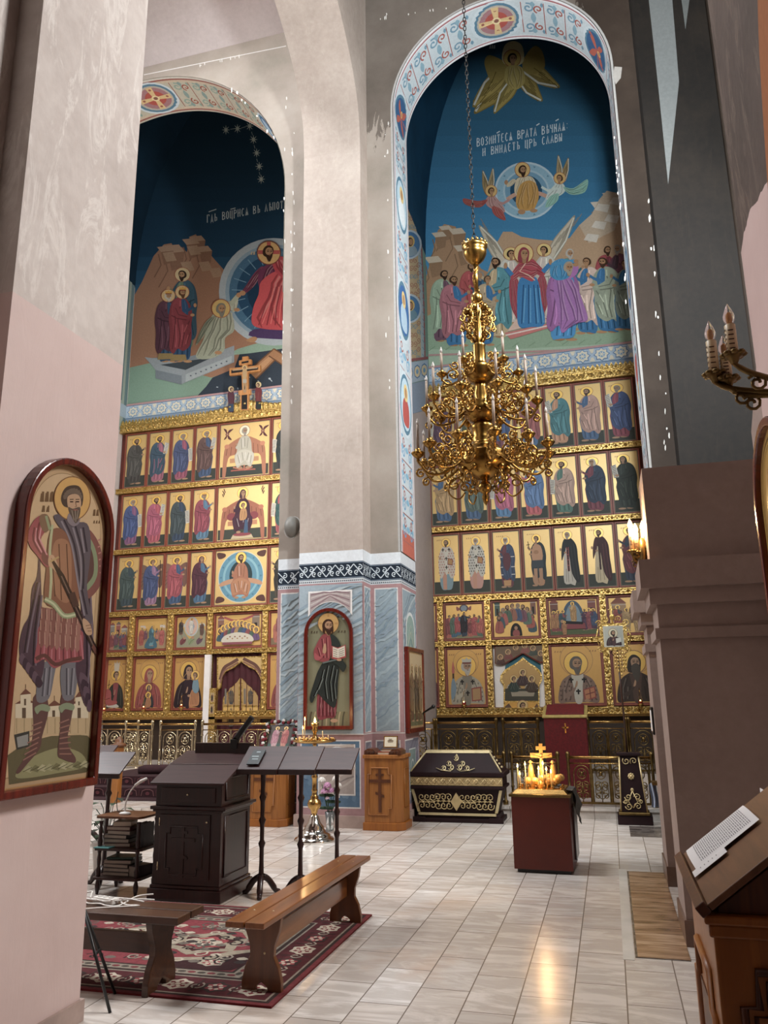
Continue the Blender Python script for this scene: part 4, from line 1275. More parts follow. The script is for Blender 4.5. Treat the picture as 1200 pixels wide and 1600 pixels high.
# left: dark sky, rocks, the rescue from the tomb
P = Paint(PXM, 0.0008, 0.001)
P.grid(190, 100, 560, 660, 2, 26, vgrad([(0, '#12303f'), (.3, '#12354a'), (.5, '#123c57'), (.62, '#1b5374'), (1, '#1b5374')]))
r = random.Random(11)
rocks(P, [(200, 640), (205, 470), (222, 440), (240, 400), (256, 382), (268, 380), (274, 392), (284, 386), (292, 394), (296, 370), (306, 366), (316, 382), (334, 404), (352, 424), (400, 450), (420, 560), (200, 640)], '#9a6f55', '#a8866c', r)
for (x, y) in ((262, 395), (300, 385), (318, 410), (335, 420), (290, 410)):
 P.poly([(x-8, y), (x+8, y-2), (x+14, y+12), (x-2, y+14)], '#a58468')
P.poly([(190, 660), (200, 575), (240, 566), (330, 590), (470, 545), (560, 560), (560, 660)], '#7d9a88')
P.poly([(305, 622), (322, 604), (332, 590), (366, 576), (376, 548), (560, 530), (560, 640), (305, 640)], '#333d49')
P.poly([(352, 556), (372, 545), (430, 528), (560, 520), (560, 536), (440, 545), (390, 552)], '#8ba793')
# glory
P.poly(ell(428, 456, 86, 84, 44), '#a9b4ba'); P.poly(ell(428, 456, 76, 74, 40), '#87a0b0'); P.poly(ell(428, 456, 70, 69, 40), '#3f6a88'); P.poly(ell(428, 456, 58, 57, 36), '#1b4665'); P.poly(ell(428, 456, 42, 42, 30), '#12344e')
for q in range(22):
 a = q*2*PI/22+.05
 P.line([(428+46*math.cos(a), 456+45*math.sin(a)), (428+66*math.cos(a), 456+64*math.sin(a))], 1.2, '#6f97ad')
# the two gate leaves
for A_ in ([(388, 580), (428, 545), (440, 552), (400, 592)], [(428, 545), (500, 590), (490, 602), (420, 556)]):
 P.poly(A_, '#a3754f')
 P.line([A_[0], A_[1]], 2, '#6d4a30'); P.line([A_[2], A_[3]], 2, '#6d4a30')
 P.poly([((A_[0][0]*3+A_[2][0])/4, (A_[0][1]*3+A_[2][1])/4), ((A_[1][0]*3+A_[3][0])/4, (A_[1][1]*3+A_[3][1])/4), ((A_[2][0]*3+A_[0][0])/4, (A_[2][1]*3+A_[0][1])/4), ((A_[3][0]*3+A_[1][0])/4, (A_[3][1]*3+A_[1][1])/4)], '#b98a5e')
for i in range(34):
 x = r.uniform(335, 540); y = r.uniform(585, 622)-max(0, (x-380)*.03)
 a = r.uniform(0, PI); l = r.uniform(2, 6)
 P.line([(x, y), (x+l*math.cos(a), y+l*math.sin(a))], 1.3, '#aab4bb')
 if i % 3 == 0:
  P.poly(ell(x, y, 2, 1.6, 8), '#aab4bb')
# tomb
P.poly([(228, 560), (300, 556), (366, 538), (330, 548), (290, 576)], '#7f8a92')
P.poly([(226, 558), (292, 566), (366, 540), (366, 566), (284, 600), (243, 590), (243, 578)], '#8f979c')
P.poly([(243, 578), (284, 587), (284, 601), (243, 591)], '#747d84')
P.poly([(290, 585), (362, 556), (362, 566), (290, 597)], '#a3abae')
P.poly([(250, 570), (320, 560), (345, 552), (290, 578)], '#3b434a')
for q in range(8):
 P.poly(ell(298+q*8, 587-q*3.2, 1.6, 1.2, 6), '#59636b')
# kings and the forerunner
pf(P, 286, 545, 125, cloak='#38596b', under='#6b7d63', hair='#33241a', halo='#c9b083', d=-1, sx=1.1)
pf(P, 262, 566, 112, cloak='#5a3644', under='#2c4a66', kind='crown', hair='#b9b2a2', halo='#c9a874', d=1, sx=1.1, gold=0)
pf(P, 284, 566, 118, cloak='#84333c', under='#28496a', kind='crown', hair='#5a3a22', halo='#c9a874', d=1, sx=1.05, gold=0)
for (x, y) in ((258, 552), (278, 554)):
 P.poly([(x-10, y), (x+12, y), (x+14, y+9), (x-12, y+10)], '#8a7448')
# kneeling old man reaching up
cloth(P, [(334, 490), (350, 482), (362, 490), (366, 516), (352, 528), (350, 548), (330, 560), (306, 558), (318, 530), (326, 505)], '#a3a894')
cloth(P, [(340, 486), (352, 478), (366, 488), (372, 470), (368, 462), (360, 474), (348, 470)], '#b3b8a4')
cloth(P, [(340, 492), (332, 500), (320, 522), (306, 540), (312, 520), (324, 500)], '#8c937e')
P.line([(360, 476), (371, 463)], 7, '#a8ad98'); P.poly(ell(373, 461, 4, 4, 8), SKIN); P.poly(ell(370, 484, 5, 3, 8), SKIN); P.poly(ell(341, 551, 6, 3, 8), SKIN)
faceh(P, 346, 483, 8.5, 'grey', '#7d7a6e', '#c9a860')
# the great figure in red
P.poly(smooth([(396, 515), (440, 512), (520, 515), (520, 530), (400, 528)], 3), '#4a3560')
cloth(P, [(412, 425), (404, 436), (398, 446), (384, 458), (378, 456), (386, 444), (398, 426), (410, 416)], '#7a3552')
cloth(P, [(404, 426), (426, 410), (452, 414), (450, 452), (410, 456)], '#6e2f4e')
cloth(P, [(408, 440), (430, 424), (460, 418), (500, 440), (510, 500), (500, 518), (450, 516), (414, 514), (394, 506), (396, 480), (404, 460)], '#c03c42')
cloth(P, [(426, 404), (446, 402), (462, 420), (500, 450), (480, 470), (448, 440), (430, 424)], '#b02f3c')
for q in range(6):
 P.line([(424+q*8, 450-q*2), (414+q*9, 480), (404+q*13, 508)], 1.8, '#8a2430'); P.line([(428+q*8, 450-q*2), (420+q*9, 480), (410+q*13, 506)], 1.5, '#de6a64')
P.poly(ell(379, 458, 5, 4, 8), SKIN); P.poly(smooth([(384, 532), (396, 526), (402, 529), (396, 535)], 3), SKIN)
P.poly(ell(420, 395, 19, 19), '#7a3a2c'); P.poly(ell(420, 395, 17.5, 17.5), '#d0a562')
P.rect(403, 391, 437, 397, '#b5493f'); P.rect(417, 378, 423, 392, '#b5493f')
faceh(P, 420, 394, 9.5, 'beard', '#3a2416', None)
for (x, y) in ((353, 203), (371, 201), (390, 197), (396, 218), (401, 239), (405, 260), (408, 280)):
 for q in range(4):
  a = q*PI/4
  P.line([(x-6*math.cos(a), y-7*math.sin(a)), (x, y), (x+6*math.cos(a), y+7*math.sin(a))], [.4, 1.9, .4], '#c3cbbf')
P.line([(360, 202), (366, 201)], .8, '#a9b5b0'); P.line([(377, 200), (384, 198)], .8, '#a9b5b0')
for q in range(4):
 P.line([(393+q*4, 206+q*21), (394.5+q*4, 211+q*21)], .8, '#a9b5b0')
write(P, 'ГДЬ ВОЦРИСЯ ВЪ ЛѢПОТУ', (323, 348), (450, 324), 12, '#bcc7c7', .1)
P.line([(326, 331), (338, 327)], 1.4, '#b5c0c0'); P.line([(360, 327), (368, 325)], 1.4, '#b5c0c0')
caption(P, 392, 398, 8, -5, '#c9b083', 2)
struct(P.build('trim_11', None, ('fresco', 'leaf'), (0, -1, 0)))

# patterned strip under both wall paintings
P = Paint(lambda u, v, ww: (u, YM-ww, v), 0.0006, 0.035)
for x0, x1 in ((-11.4, -4.4), (-3.46, 1.4)):
 P.rect(x0, 8.4, x1, 8.78, '#8d9fb5'); P.rect(x0, 8.78, x1, 9.12, '#a9bccd'); P.rect(x0, 9.12, x1, 9.17, '#b38c8c')
 P.rect(x0, 8.765, x1, 8.785, '#5c7c9c'); P.rect(x0, 9.1, x1, 9.12, '#5c7c9c')
 n = round((x1-x0)/.42); s = (x1-x0)/n
 for i in range(n):
  cx = x0+s*(i+.5); cy = 8.945
  star = []
  for q in range(16):
   rr = .145 if q % 2 == 0 else .105
   star.append((cx+rr*1.05*math.cos(q*PI/8), cy+rr*math.sin(q*PI/8)))
  P.poly([(cx+(p[0]-cx)*1.14, cy+(p[1]-cy)*1.12) for p in star], '#3f76a8')
  P.poly(star, '#d9d2bd')
  P.poly(ell(cx, cy, .075, .07, 12), '#6f9cc0')
  for q in range(6):
   a = q*PI/3
   P.line([(cx, cy), (cx+.065*math.cos(a), cy+.06*math.sin(a))], .02, '#d9d2bd')
  for q in (-1, 1):
   P.poly([(cx+s*.5-.06, cy+q*.15), (cx+s*.5+.06, cy+q*.15), (cx+s*.5+.02, cy+q*.05), (cx+s*.5-.02, cy+q*.05)], '#d9d2bd')
struct(P.build('trim_12', None, ('fresco', 'leaf'), (0, -1, 0)))

# patterned side wall of the right altar bay
P = Paint(lambda u, v, ww: atx(u, v, -3.46+ww), 0.0006, 0.001)
P.poly([(630, 150), (678, 150), (676, 560), (672, 640), (630, 650)], '#7fa093')
cur = smooth([(634, 200), (643, 235), (652, 300), (659, 380), (663, 470), (665, 562)], 5, False)
P.poly(cur+[(630, 566), (630, 200)], '#9a5558')
P.poly([(x-2, y) for x, y in cur]+[(630, 566), (630, 200)], '#a9bcc0')
P.poly([(x-7, y) for x, y in cur]+[(630, 566), (630, 200)], '#c2ac84')
for k in range(22):
 y = 285+k*13
 for x in (637, 643, 649, 654):
  lim = 634+29*min(1, max(0, (y-200)/250))**.6
  if x < lim-6:
   P.line(spiral(x, y+(x % 2)*5, .4, 3.4, k, 1.3, 10, 1.5), .8, '#9a4f44' if (k+x) % 3 else '#4f8fa8')
for k in range(26):
 y = 300+k*11; lim = 634+31*min(1, (y-200)/262)**.55
 P.line([(lim-5, y), (lim-1.5, y+6)], .8, '#5f93a8')
for y in (290, 382, 482):
 P.poly(ell(640, y, 19, 23), '#b9cbd6'); P.poly(ell(640, y, 16, 20), '#3f7cac')
 P.poly(smooth([(628, y+17), (640, y+19), (652, y+14), (649, y+4), (640, y), (630, y+4)], 4), '#8fa8b5' if y < 400 else '#6f97a8')
 P.poly(ell(641, y-5, 7, 9), '#d9b866'); P.poly(ell(641, y-4, 4.6, 7), '#4a3322'); P.poly(ell(642, y-4, 3, 5), SKIN)
P.poly([(630, 562), (669, 557), (669, 561), (630, 566)], '#9a5558')
P.poly([(630, 568), (669, 562), (669, 592), (630, 602)], '#a9bccd')
for x in (640, 652, 663):
 P.poly(ell(x, 583-(x-640)*.2, 5.4, 11, 8), '#3f76a8'); P.poly(ell(x, 583-(x-640)*.2, 4.6, 9, 8), '#d9c9a0'); P.poly(ell(x, 583-(x-640)*.2, 2, 4, 8), '#6f9cc0')
P.poly([(630, 603), (670, 593), (670, 640), (630, 650)], '#8d9fb5')
P.line([(668.5, 240), (671, 600)], 1, '#dfe2dd')
struct(P.build('trim_13', None, ('fresco', 'leaf'), (1, 0, 0)))
# patterned side wall of the left altar bay
P = Paint(lambda u, v, ww: (-11.4+ww, u, v), 0.0006, 0.001)
P.rect(12.3, 8.4, 16.58, 14, '#5d7478')
P.rect(15.75, 8.4, 16.45, 14, '#8a968c'); P.rect(15.85, 9.2, 16.35, 13.2, '#4b6a70')
for q in range(9):
 P.line(spiral(16.1, 9.4+q*.44, .02, .19, 0, 1.4, 12), .03, '#a9b5a9'); P.line(spiral(16.1, 9.6+q*.44, .02, .15, PI, 1.2, 12), .03, '#7c6a5a')
P.rect(14.9, 8.4, 15.75, 14, '#9aa39a')
for q in range(9):
 P.line(spiral(15.3, 9.4+q*.48, .02, .22, 0, 1.4, 12), .03, '#5d7478')
P.rect(12.3, 8.78, 16.58, 9.12, '#8fa0ab')
struct(P.build('trim_14', None, ('fresco', 'leaf'), (1, 0, 0)))
# ---------------------------------------------------------------- the icon screen
YI = 16.4
GOLD = '#c8a054'; GOLDP = '#ccaa66'
ico = thing('iconostasis', (-5.0, YI, 0.45), 'tall gilded icon screen framework with carved gold rails, crest and posts behind the railing', 'icon screen')
def L(x, y, z):
 return (x+5.0, y-YI, z-0.45)
def ibox(b, x0, x1, y0, y1, z0, z1):
 b.box(x0+5.0, x1+5.0, y0-YI, y1-YI, z0-.45, z1-.45)
b = MB()
for x0, x1 in ((-11.38, -4.42), (-3.44, 1.38)):
 ibox(b, x0, x1, 16.47, 16.56, 1.5, 8.4)
b.build('backboard', plain('dark_red_backboard', '#5f2a22', 0.6, 0, 0.15, 5), ico)
def carved_rail(x0, x1, z0, z1, name='gold_rail', crest=False):
 b = MB()
 ibox(b, x0, x1, 16.34, 16.47, z0, z1)
 ibox(b, x0, x1, 16.32, 16.34, z1-.02, z1); ibox(b, x0, x1, 16.32, 16.34, z0, z0+.018)
 h = z1-z0; zc = (z0+z1)/2
 n = max(1, round((x1-x0)/.19)); s = (x1-x0)/n
 for i in range(n):
  x = x0+s*(i+.5)
  q = h*.3
  c = L(x, 16.335, zc)
  b.add([(c[0]-q*1.2, c[1], c[2]), (c[0], c[1], c[2]+q), (c[0]+q*1.2, c[1], c[2]), (c[0], c[1], c[2]-q), (c[0], c[1]-.035, c[2])], [(0, 1, 4), (1, 2, 4), (2, 3, 4), (3, 0, 4)])
  f = 1 if i % 2 else -1
  for k, (a, e) in enumerate((( .32, f*.22), (.5, -f*.18), (.68, f*.2))):
   b.ball((c[0]+s*a, c[1]-.004, c[2]+e*h), (s*.11, .016, h*.13), 6, 4)
 if crest:
  for i in range(n*2):
   x = x0+s*(i+.5)/2
   c = L(x, 16.36, z1)
   w_ = s*.25
   pts = [(c[0]-w_, c[2]), (c[0]-w_*.95, c[2]+.07), (c[0]-w_*.5, c[2]+.11), (c[0], c[2]+.15), (c[0]+w_*.5, c[2]+.11), (c[0]+w_*.95, c[2]+.07), (c[0]+w_, c[2])]
   b.prism(pts, 'xz', c[1], c[1]+.03)
   b.ball((c[0], c[1], c[2]+.055), (w_*.45, .02, .035), 6, 4)
 return b.build(name, 'gilt', ico)
for x0, x1 in ((-11.38, -4.42), (-3.44, 1.38)):
 carved_rail(x0, x1, 8.3, 8.5, 'cornice', True)
 for z0, z1 in ((6.72, 6.84), (5.2, 5.31), (3.69, 3.81), (2.76, 2.86), (1.38, 1.51)):
  carved_rail(x0, x1, z0, z1)
 b = MB(); ibox(b, x0, x1, 16.46, 16.58, .45, 1.5)
 b.build('base_panel', 'darkwood_panel', ico)
 b = MB(); ibox(b, x0, x1, 16.3, 16.36, 1.33, 1.38); b.build('ledge', 'brass', ico)
# central crest under the carved cross
b = MB()
for i in range(15):
 x = -7.95+(i-7)*.13; h = .12+.16*math.cos((i-7)/7*PI/2)**2
 c = L(x, 16.34, 8.5)
 b.ball((c[0], c[1], c[2]+h*.5), (.1, .035, h*.55), 8, 5)
 b.ball((c[0], c[1]-.02, c[2]+h*.7), (.05, .03, .05), 6, 4)
b.build('crest', 'gilt', ico)
def post(x0, x1, z0, z1):
 b = MB()
 ibox(b, x0, x1, 16.35, 16.47, z0, z1)
 xc = (x0+x1)/2; n = max(2, round((z1-z0)/.1))
 for i in range(n):
  z = z0+(z1-z0)*(i+.5)/n
  c = L(xc, 16.345, z)
  b.ball((c[0]+(.018 if i % 2 else -.018), c[1], c[2]), (.036, .025, .04), 6, 4)
 b.build('post', 'gilt', ico)
PL = [(-11.76, -11.6), (-10.79, -10.64), (-9.77, -9.61), (-8.75, -8.61), (-7.38, -7.25), (-6.4, -6.24)]
PR = [(-3.38, -3.26), (-2.38, -2.26), (-1.24, -1.12), (-.06, .06), (1.02, 1.14)]
for a, c in PL[1:]+PR:
 post(a, c, 2.86, 3.69); post(a, c, 1.51, 2.76)

FRW = '#6a2318'
def panel(x0, x1, z0, z1, label, group, draw, gold=GOLDP, ground=None, frame=.024, metal=1, margin='#7c7a62'):
 xc = (x0+x1)/2
 t = thing('icon', (xc, YI, z0), label, 'icon', group)
 b = MB()
 w = (x1-x0)/2-.006; h = z1-z0
 b.box(-w, w, .02, .06, 0, h)
 b.build('board', 'icon_frame', t)
 b = MB()
 for (a, c, d, e) in ((-w, w, 0, frame), (-w, w, h-frame, h), (-w, -w+frame, frame, h-frame), (w-frame, w, frame, h-frame)):
  b.box(a, c, -.01, .02, d, e)
 b.build('frame', 'icon_frame', t)
 P = Paint(lambda u, v, ww: (u, .02-ww, v), 0.0005, 0.0008)
 f2 = frame+.008
 P.rect(-w+f2, f2, w-f2, h-f2, margin)
 P.rect(-w+f2+.016, f2+.016, w-f2-.016, h-f2-.016, gold, metal)
 if ground:
  P.rect(-w+f2+.016, f2+.016, w-f2-.016, f2+h*.2, ground)
 draw(P, w, h)
 P.build('painted_image', t, ('paint', 'leaf'), (0, -1, 0))
 return t
GR = '#3a4038'
def saint_panel(x0, x1, z, label, group, fn=None, **kw):
 def draw(P, w, h):
  caption(P, -w*.62, h*.89, w*.5, h*.022, '#8a5a30', 4);
  if x1-x0 > .7 or kw.get('cap2'):
   caption(P, w*.3, h*.89, w*.4, h*.022, '#8a5a30', 4)
  if fn:
   fn(P, w, h)
  else:
   k = {a: c for a, c in kw.items() if a != 'cap2'}
   kw2 = dict(sx=1.25); kw2.update(k); saint(P, -.01*h, .075*h, h*.84, **kw2)
 return panel(x0, x1, z[0], z[1], label, group, draw, ground=GR)
Z1, Z2, Z3 = (6.86, 8.28), (5.33, 6.7), (3.83, 5.17)
CL = [-11.38, -11.25, -10.6, -9.955, -9.31, -8.67]
CC = (-8.665, -7.285)
CRL = [(-7.28, -6.63), (-6.63, -5.98)]
G = {1: 'icons in the top row of the screen', 2: 'icons in the second row of the screen', 3: 'icons in the third row of the screen'}
def li(i):
 return (CL[i], CL[i+1])
# left bay, standing figures turned towards the middle
LEFT = {
 1: [dict(lab='icon of grey robed elder with empty hand raised, top row left of central icon', cloak='#5b5a56', under='#4a4744', kind='beard', item='hand'),
     dict(lab='icon of man in pink and blue reading raised scroll, top row of left bay', cloak='#3b5a70', under='#a1526a', kind='beard', item='scrollup', light='#a1526a'),
     dict(lab='icon of man in blue over magenta with hanging scroll, top row of left bay', cloak='#43527e', under='#9a3f5e', kind='grey', hair='#8a8378', item='scroll'),
     dict(lab='icon of man in brown over blue with tall scroll, beside enthroned white figure', cloak='#6d4d48', under='#35527a', kind='grey', hair='#8f877a', item='scrollup')],
 2: [dict(lab='icon of man in violet and blue with low scroll, second row of left bay', cloak='#3a5590', under='#8a5580', kind='grey', hair='#9a9286', item='scroll'),
     dict(lab='icon of figure all in rose red with curling scroll, second row of left bay', cloak='#b5476a', under='#b23a50', kind='beard', item='scrollup'),
     dict(lab='icon of man in dark grey green with long scroll, second row of left bay', cloak='#47565a', under='#2f4560', kind='beard', item='scroll'),
     dict(lab='icon of crowned king in crimson over blue, beside the throned mother icon', cloak='#9c3149', under='#4a7a9a', kind='crown', hair='#8a8378', item='hand')],
 3: [dict(lab='icon of man in slate green with both hands out, third row of left bay', cloak='#4d605e', under='#3d5058', kind='grey', hair='#7a7468', item='hand'),
     dict(lab='icon of winged angel in blue over mauve with staff, third row left bay', cloak='#3d5080', under='#9a6f90', kind='young', hair='#5a4026', item='staff', wings='#7d5a44'),
     dict(lab='icon of winged angel in red over blue, third row of left bay', cloak='#ab3848', under='#35557c', kind='young', hair='#5a4026', item='hand', wings='#8a5a48'),
     dict(lab='icon of veiled woman in maroon over blue beside the blue oval glory', cloak='#5a2338', under='#39688c', kind='hood', hair='#5a2338', item='hand')],
}
for r_, z in ((1, Z1), (2, Z2), (3, Z3)):
 for i, kw in enumerate(LEFT[r_]):
  kw = dict(kw); lab = kw.pop('lab')
  x0, x1 = li(i+1)
  saint_panel(x0, x1, z, lab, G[r_], d=1, **kw)
saint_panel(-7.28, -6.63, Z1, 'icon of man in dark green facing left, right of enthroned white figure', G[1], d=-1, cloak='#2d3a3a', under='#3a3a3c', item='scroll')
saint_panel(-7.28, -6.63, Z2, 'icon of king in green and red facing left, right of throned mother', G[2], d=-1, cloak='#35605e', under='#a5363f', kind='crown', hair='#5a3a22', item='scroll')
saint_panel(-7.28, -6.63, Z3, 'icon of ragged forerunner in dark brown, right of the blue oval glory', G[3], d=-1, cloak='#33312c', under='#4f4436', item='hand')
# large central icons
def throne(P, w, h, c, c2):
 P.poly(smooth([(-w*.82, h*.06), (-w*.78, h*.5), (-w*.6, h*.62), (0, h*.74), (w*.6, h*.62), (w*.78, h*.5), (w*.82, h*.06), (w*.7, h*.06), (w*.62, h*.36), (w*.35, h*.42), (-w*.35, h*.42), (-w*.62, h*.36), (-w*.7, h*.06)], 3), c)
 P.poly([(-w*.55, h*.36), (w*.55, h*.36), (w*.55, h*.28), (-w*.55, h*.28)], c2)
 for q in range(9):
  x = -w*.7+w*1.4*q/8
  P.line([(x, h*.42), (x*.95, h*.5+(.16-abs(q-4)*.03)*h)], w*.025, sh(c, .5))
 for q in (-.68, .68):
  P.poly(ell(w*q, h*.58, w*.1, h*.04, 10), sh(c, 1.3))
def seated(P, cx, cy, h, robe, cloak, kind, hair, halo='#e0b64c'):
 T = tf(cx, cy, h)
 P.poly(T(smooth([(-.14, .62), (-.05, .74), (.05, .74), (.14, .62), (.17, .4), (.22, .3), (.16, .06), (.06, .1), (-.06, .1), (-.16, .06), (-.22, .3), (-.17, .4)], 4)), robe)
 P.poly(T(smooth([(-.18, .36), (.0, .44), (.2, .34), (.2, .16), (.1, .1), (.02, .2), (-.08, .12), (-.18, .12)], 4)), cloak)
 for a in ([(-.15, .34), (-.1, .15)], [(-.05, .38), (-.02, .2)], [(.1, .36), (.06, .2)], [(.16, .3), (.14, .12)], [(-.08, .68), (-.06, .45)], [(.08, .68), (.06, .46)], [(0, .7), (.01, .5)]):
  P.line(T(a), h*.014, sh(cloak, .5))
 for a in ([(-.12, .33), (-.07, .16)], [(.03, .38), (.02, .24)], [(.13, .32), (.1, .16)], [(-.04, .68), (-.03, .48)]):
  P.line(T(a), h*.013, mixc(cloak, '#ffffff', .35))
 for q in (-1, 1):
  P.poly(T(ell(.08*q, .05, .05, .025, 10)), SKIN)
 P.poly(T(smooth([(-.13, .6), (-.2, .5), (-.16, .46), (-.08, .54)], 3)), robe); P.poly(T(ell(-.18, .56, .02, .035, 8)), SKIN)
 head(P, T, 0, .84, .07, kind, SKIN, hair, halo, 1)
def d1(P, w, h):
 P.rect(-w+.06, .06, w-.06, h*.22, GR)
 throne(P, w, h, '#b5693a', '#c4874a')
 for q in (-1, 1):
  for (a, c) in ((.18, .1), (-.12, .12), (.14, -.12), (-.1, -.1)):
   P.poly(smooth([(q*w*.68, h*.8), (q*w*.68+a*w*.6, h*.8+c*h*.35), (q*w*.68+a*w*1.3, h*.8+c*h*.9), (q*w*.68+a*w*.3, h*.8+c*h*.7)], 3), '#5c1a22')
  P.poly(ell(q*w*.68, h*.8, w*.07, h*.035, 10), '#7d2a2c'); P.poly(ell(q*w*.68, h*.8, w*.035, h*.022, 8), SKIN)
 for q in range(7):
  a = PI*(.1+.13*q)
  P.line([(0, h*.14), (w*.42*math.cos(a), h*.1+h*.12*math.sin(a)), (w*.5*math.cos(a+.2), h*.08+h*.17*math.sin(a))], w*.05, ['#a8482a', '#c46a34'][q % 2])
 seated(P, 0, h*.14, h*.82, '#c3bca8', '#d0cab8', 'grey', '#a39c90', '#d9ceb0')
panel(CC[0], CC[1], Z1[0], Z1[1], 'large icon of white robed figure on an orange throne, top row centre', G[1], d1)
def d2(P, w, h):
 P.rect(-w+.06, .06, w-.06, h*.22, '#41463c')
 throne(P, w, h, '#a8582f', '#c07a42')
 for q in (-1, 1):
  P.poly(ell(q*w*.42, h*.44, w*.17, h*.07, 12), '#8a2430')
  for k in range(4):
   P.line([(q*w*(.68+.02*k), h*(.88-.025*k)), (q*w*(.74+.05*(k % 2)), h*(.95-.03*k))], w*.035, '#5a2f20')
 P.poly([(-w*.42, h*.05), (w*.42, h*.05), (w*.34, h*.12), (-w*.34, h*.12)], '#c9b48a')
 P.poly(ell(0, h*.12, w*.34, h*.03, 14), '#8f2336')
 seated(P, 0, h*.12, h*.86, '#431d33', '#4a2038', 'hood', '#431d33')
 P.poly([(w*.06, h*.14), (w*.22, h*.14), (w*.2, h*.36), (w*.1, h*.38)], '#31577c')
 child(P, w*.02, h*.38, h*.3, '#c2873f')
panel(CC[0], CC[1], Z2[0], Z2[1], 'large icon of mother in dark maroon with child on orange throne, second row centre', G[2], d2)
def d3(P, w, h):
 P.poly(ell(0, h*.5, w*.84, h*.45, 40), '#d3d2c0')
 P.poly(ell(0, h*.5, w*.81, h*.435, 40), '#4c93ae'); P.poly(ell(0, h*.5, w*.66, h*.36, 36), '#78b4c6'); P.poly(ell(0, h*.5, w*.58, h*.32, 36), '#4d91ac'); P.poly(ell(0, h*.52, w*.42, h*.26, 30), '#1d3c42')
 for q in range(14):
  a = q*PI/7
  P.poly(ell(w*.73*math.cos(a), h*.5+h*.4*math.sin(a), w*.035, h*.018, 8), '#3a7c98')
 for (x, y) in ((-1, 1), (1, 1), (-1, -1), (1, -1)):
  P.poly(smooth([(x*w*.9, h*(.5+y*.44)), (x*w*.62, h*(.5+y*.42)), (x*w*.58, h*(.5+y*.37)), (x*w*.72, h*(.5+y*.33)), (x*w*.86, h*(.5+y*.34))], 3), '#5a3026')
 P.poly(ell(0, h*.36, w*.8, h*.12, 20, 0, PI)+[(-w*.74, h*.34), (0, h*.43), (w*.74, h*.34)][::1], '#c08a5e')
 seated(P, 0, h*.1, h*.86, '#a8623a', '#b5733f', 'beard', '#3a2416')
panel(CC[0], CC[1], Z3[0], Z3[1], 'large icon of seated figure in a blue oval glory, third row centre', G[3], d3)

# right bay
CRX = [-4.11, -3.48, -2.84, -2.19, -1.55, -.91, -.28, .35, .97]
RIGHT = {
 1: [dict(lab='icon of winged figure in red over dark green, top row beside painted pier', cloak='#a23340', under='#2c4a4c', kind='young', item='hand', wings='#6d6a68'),
     dict(lab='icon of figure in dull violet, top row behind left of the chandelier', cloak='#6a4a62', under='#7d4a50', item='scroll'),
     dict(lab='icon of figure in olive, top row hidden behind the chandelier stem', cloak='#5f6a4a', under='#4a3a5a', item='scroll'),
     dict(lab='icon of figure in blue, top row right behind the chandelier bowls', cloak='#3a5a8c', under='#7a3a4a', kind='grey', item='hand'),
     dict(lab='icon of figure in red over blue, top row just right of the chandelier', cloak='#a8504f', under='#3a6a98', item='hand'),
     dict(lab='icon of man in teal robe with orange front and white scroll, top row right bay', cloak='#3f8a93', under='#c48a5e', item='scrollup', kind='beard'),
     dict(lab='icon of man in pale pink over blue with empty hands, top row right bay', cloak='#c79a88', under='#35608c', item='hand', kind='beard'),
     dict(lab='icon of man in deep blue over crimson with scroll, rightmost of top row', cloak='#2f4f86', under='#8f2c44', item='scrollup', kind='grey', hair='#8f887a')],
 2: [dict(lab='icon of man in light blue with scroll, second row beside painted pier', cloak='#4d7ba3', under='#6a4a5c', item='scroll'),
     dict(lab='icon of figure in ochre over blue, second row under left chandelier arms', cloak='#c39a5c', under='#35608c', item='hand'),
     dict(lab='icon of figure in grey green, second row under the chandelier bowl', cloak='#5f746c', under='#35608c', item='hand'),
     dict(lab='icon of figure in bright pink over blue with scroll, second row under chandelier', cloak='#c2527c', under='#3b7cae', item='scroll'),
     dict(lab='icon of figure in blue over bright red skirt, second row under right chandelier arms', cloak='#4a7cb5', under='#c03f4c', item='hand', kind='crown'),
     dict(lab='icon of man in green and pale pink with slanting scroll, second row right bay', cloak='#c9a491', under='#4f7d70', item='scroll'),
     dict(lab='icon of woman with white veil in dark blue over maroon, second row right bay', cloak='#27405c', under='#7a2a40', kind='hood', hair='#c9c4b4', item='hand'),
     dict(lab='icon of figure in blackish green with scroll, rightmost of second row', cloak='#27352c', under='#2c3a34', kind='hood', hair='#27352c', item='scrollup')],
}
for r_, z in ((1, Z1), (2, Z2)):
 for i, kw in enumerate(RIGHT[r_]):
  kw = dict(kw); lab = kw.pop('lab')
  saint_panel(CRX[i], CRX[i+1], z, lab, G[r_], d=-1, **kw)
sp = lambda i, lab, fn: saint_panel(CRX[i], CRX[i+1], Z3, lab, G[3], fn)
sp(0, 'icon of bishop in checked vestment partly hidden by painted pier, third row', lambda P, w, h: bishop(P, 0, .075*h, h*.84, -1, '#c9c2b4', '#3a3330'))
sp(1, 'icon of bishop in white vestment with red lozenges, third row right bay', lambda P, w, h: bishop(P, 0, .075*h, h*.84, -1, '#d0c3b4', '#a8473f', '#7fa0ac'))
sp(2, 'icon of grey bearded bishop in black and white checks, third row right bay', lambda P, w, h: bishop(P, 0, .075*h, h*.84, -1, '#c9c6bc', '#23211f', '#c98f80', '#b5afa4'))
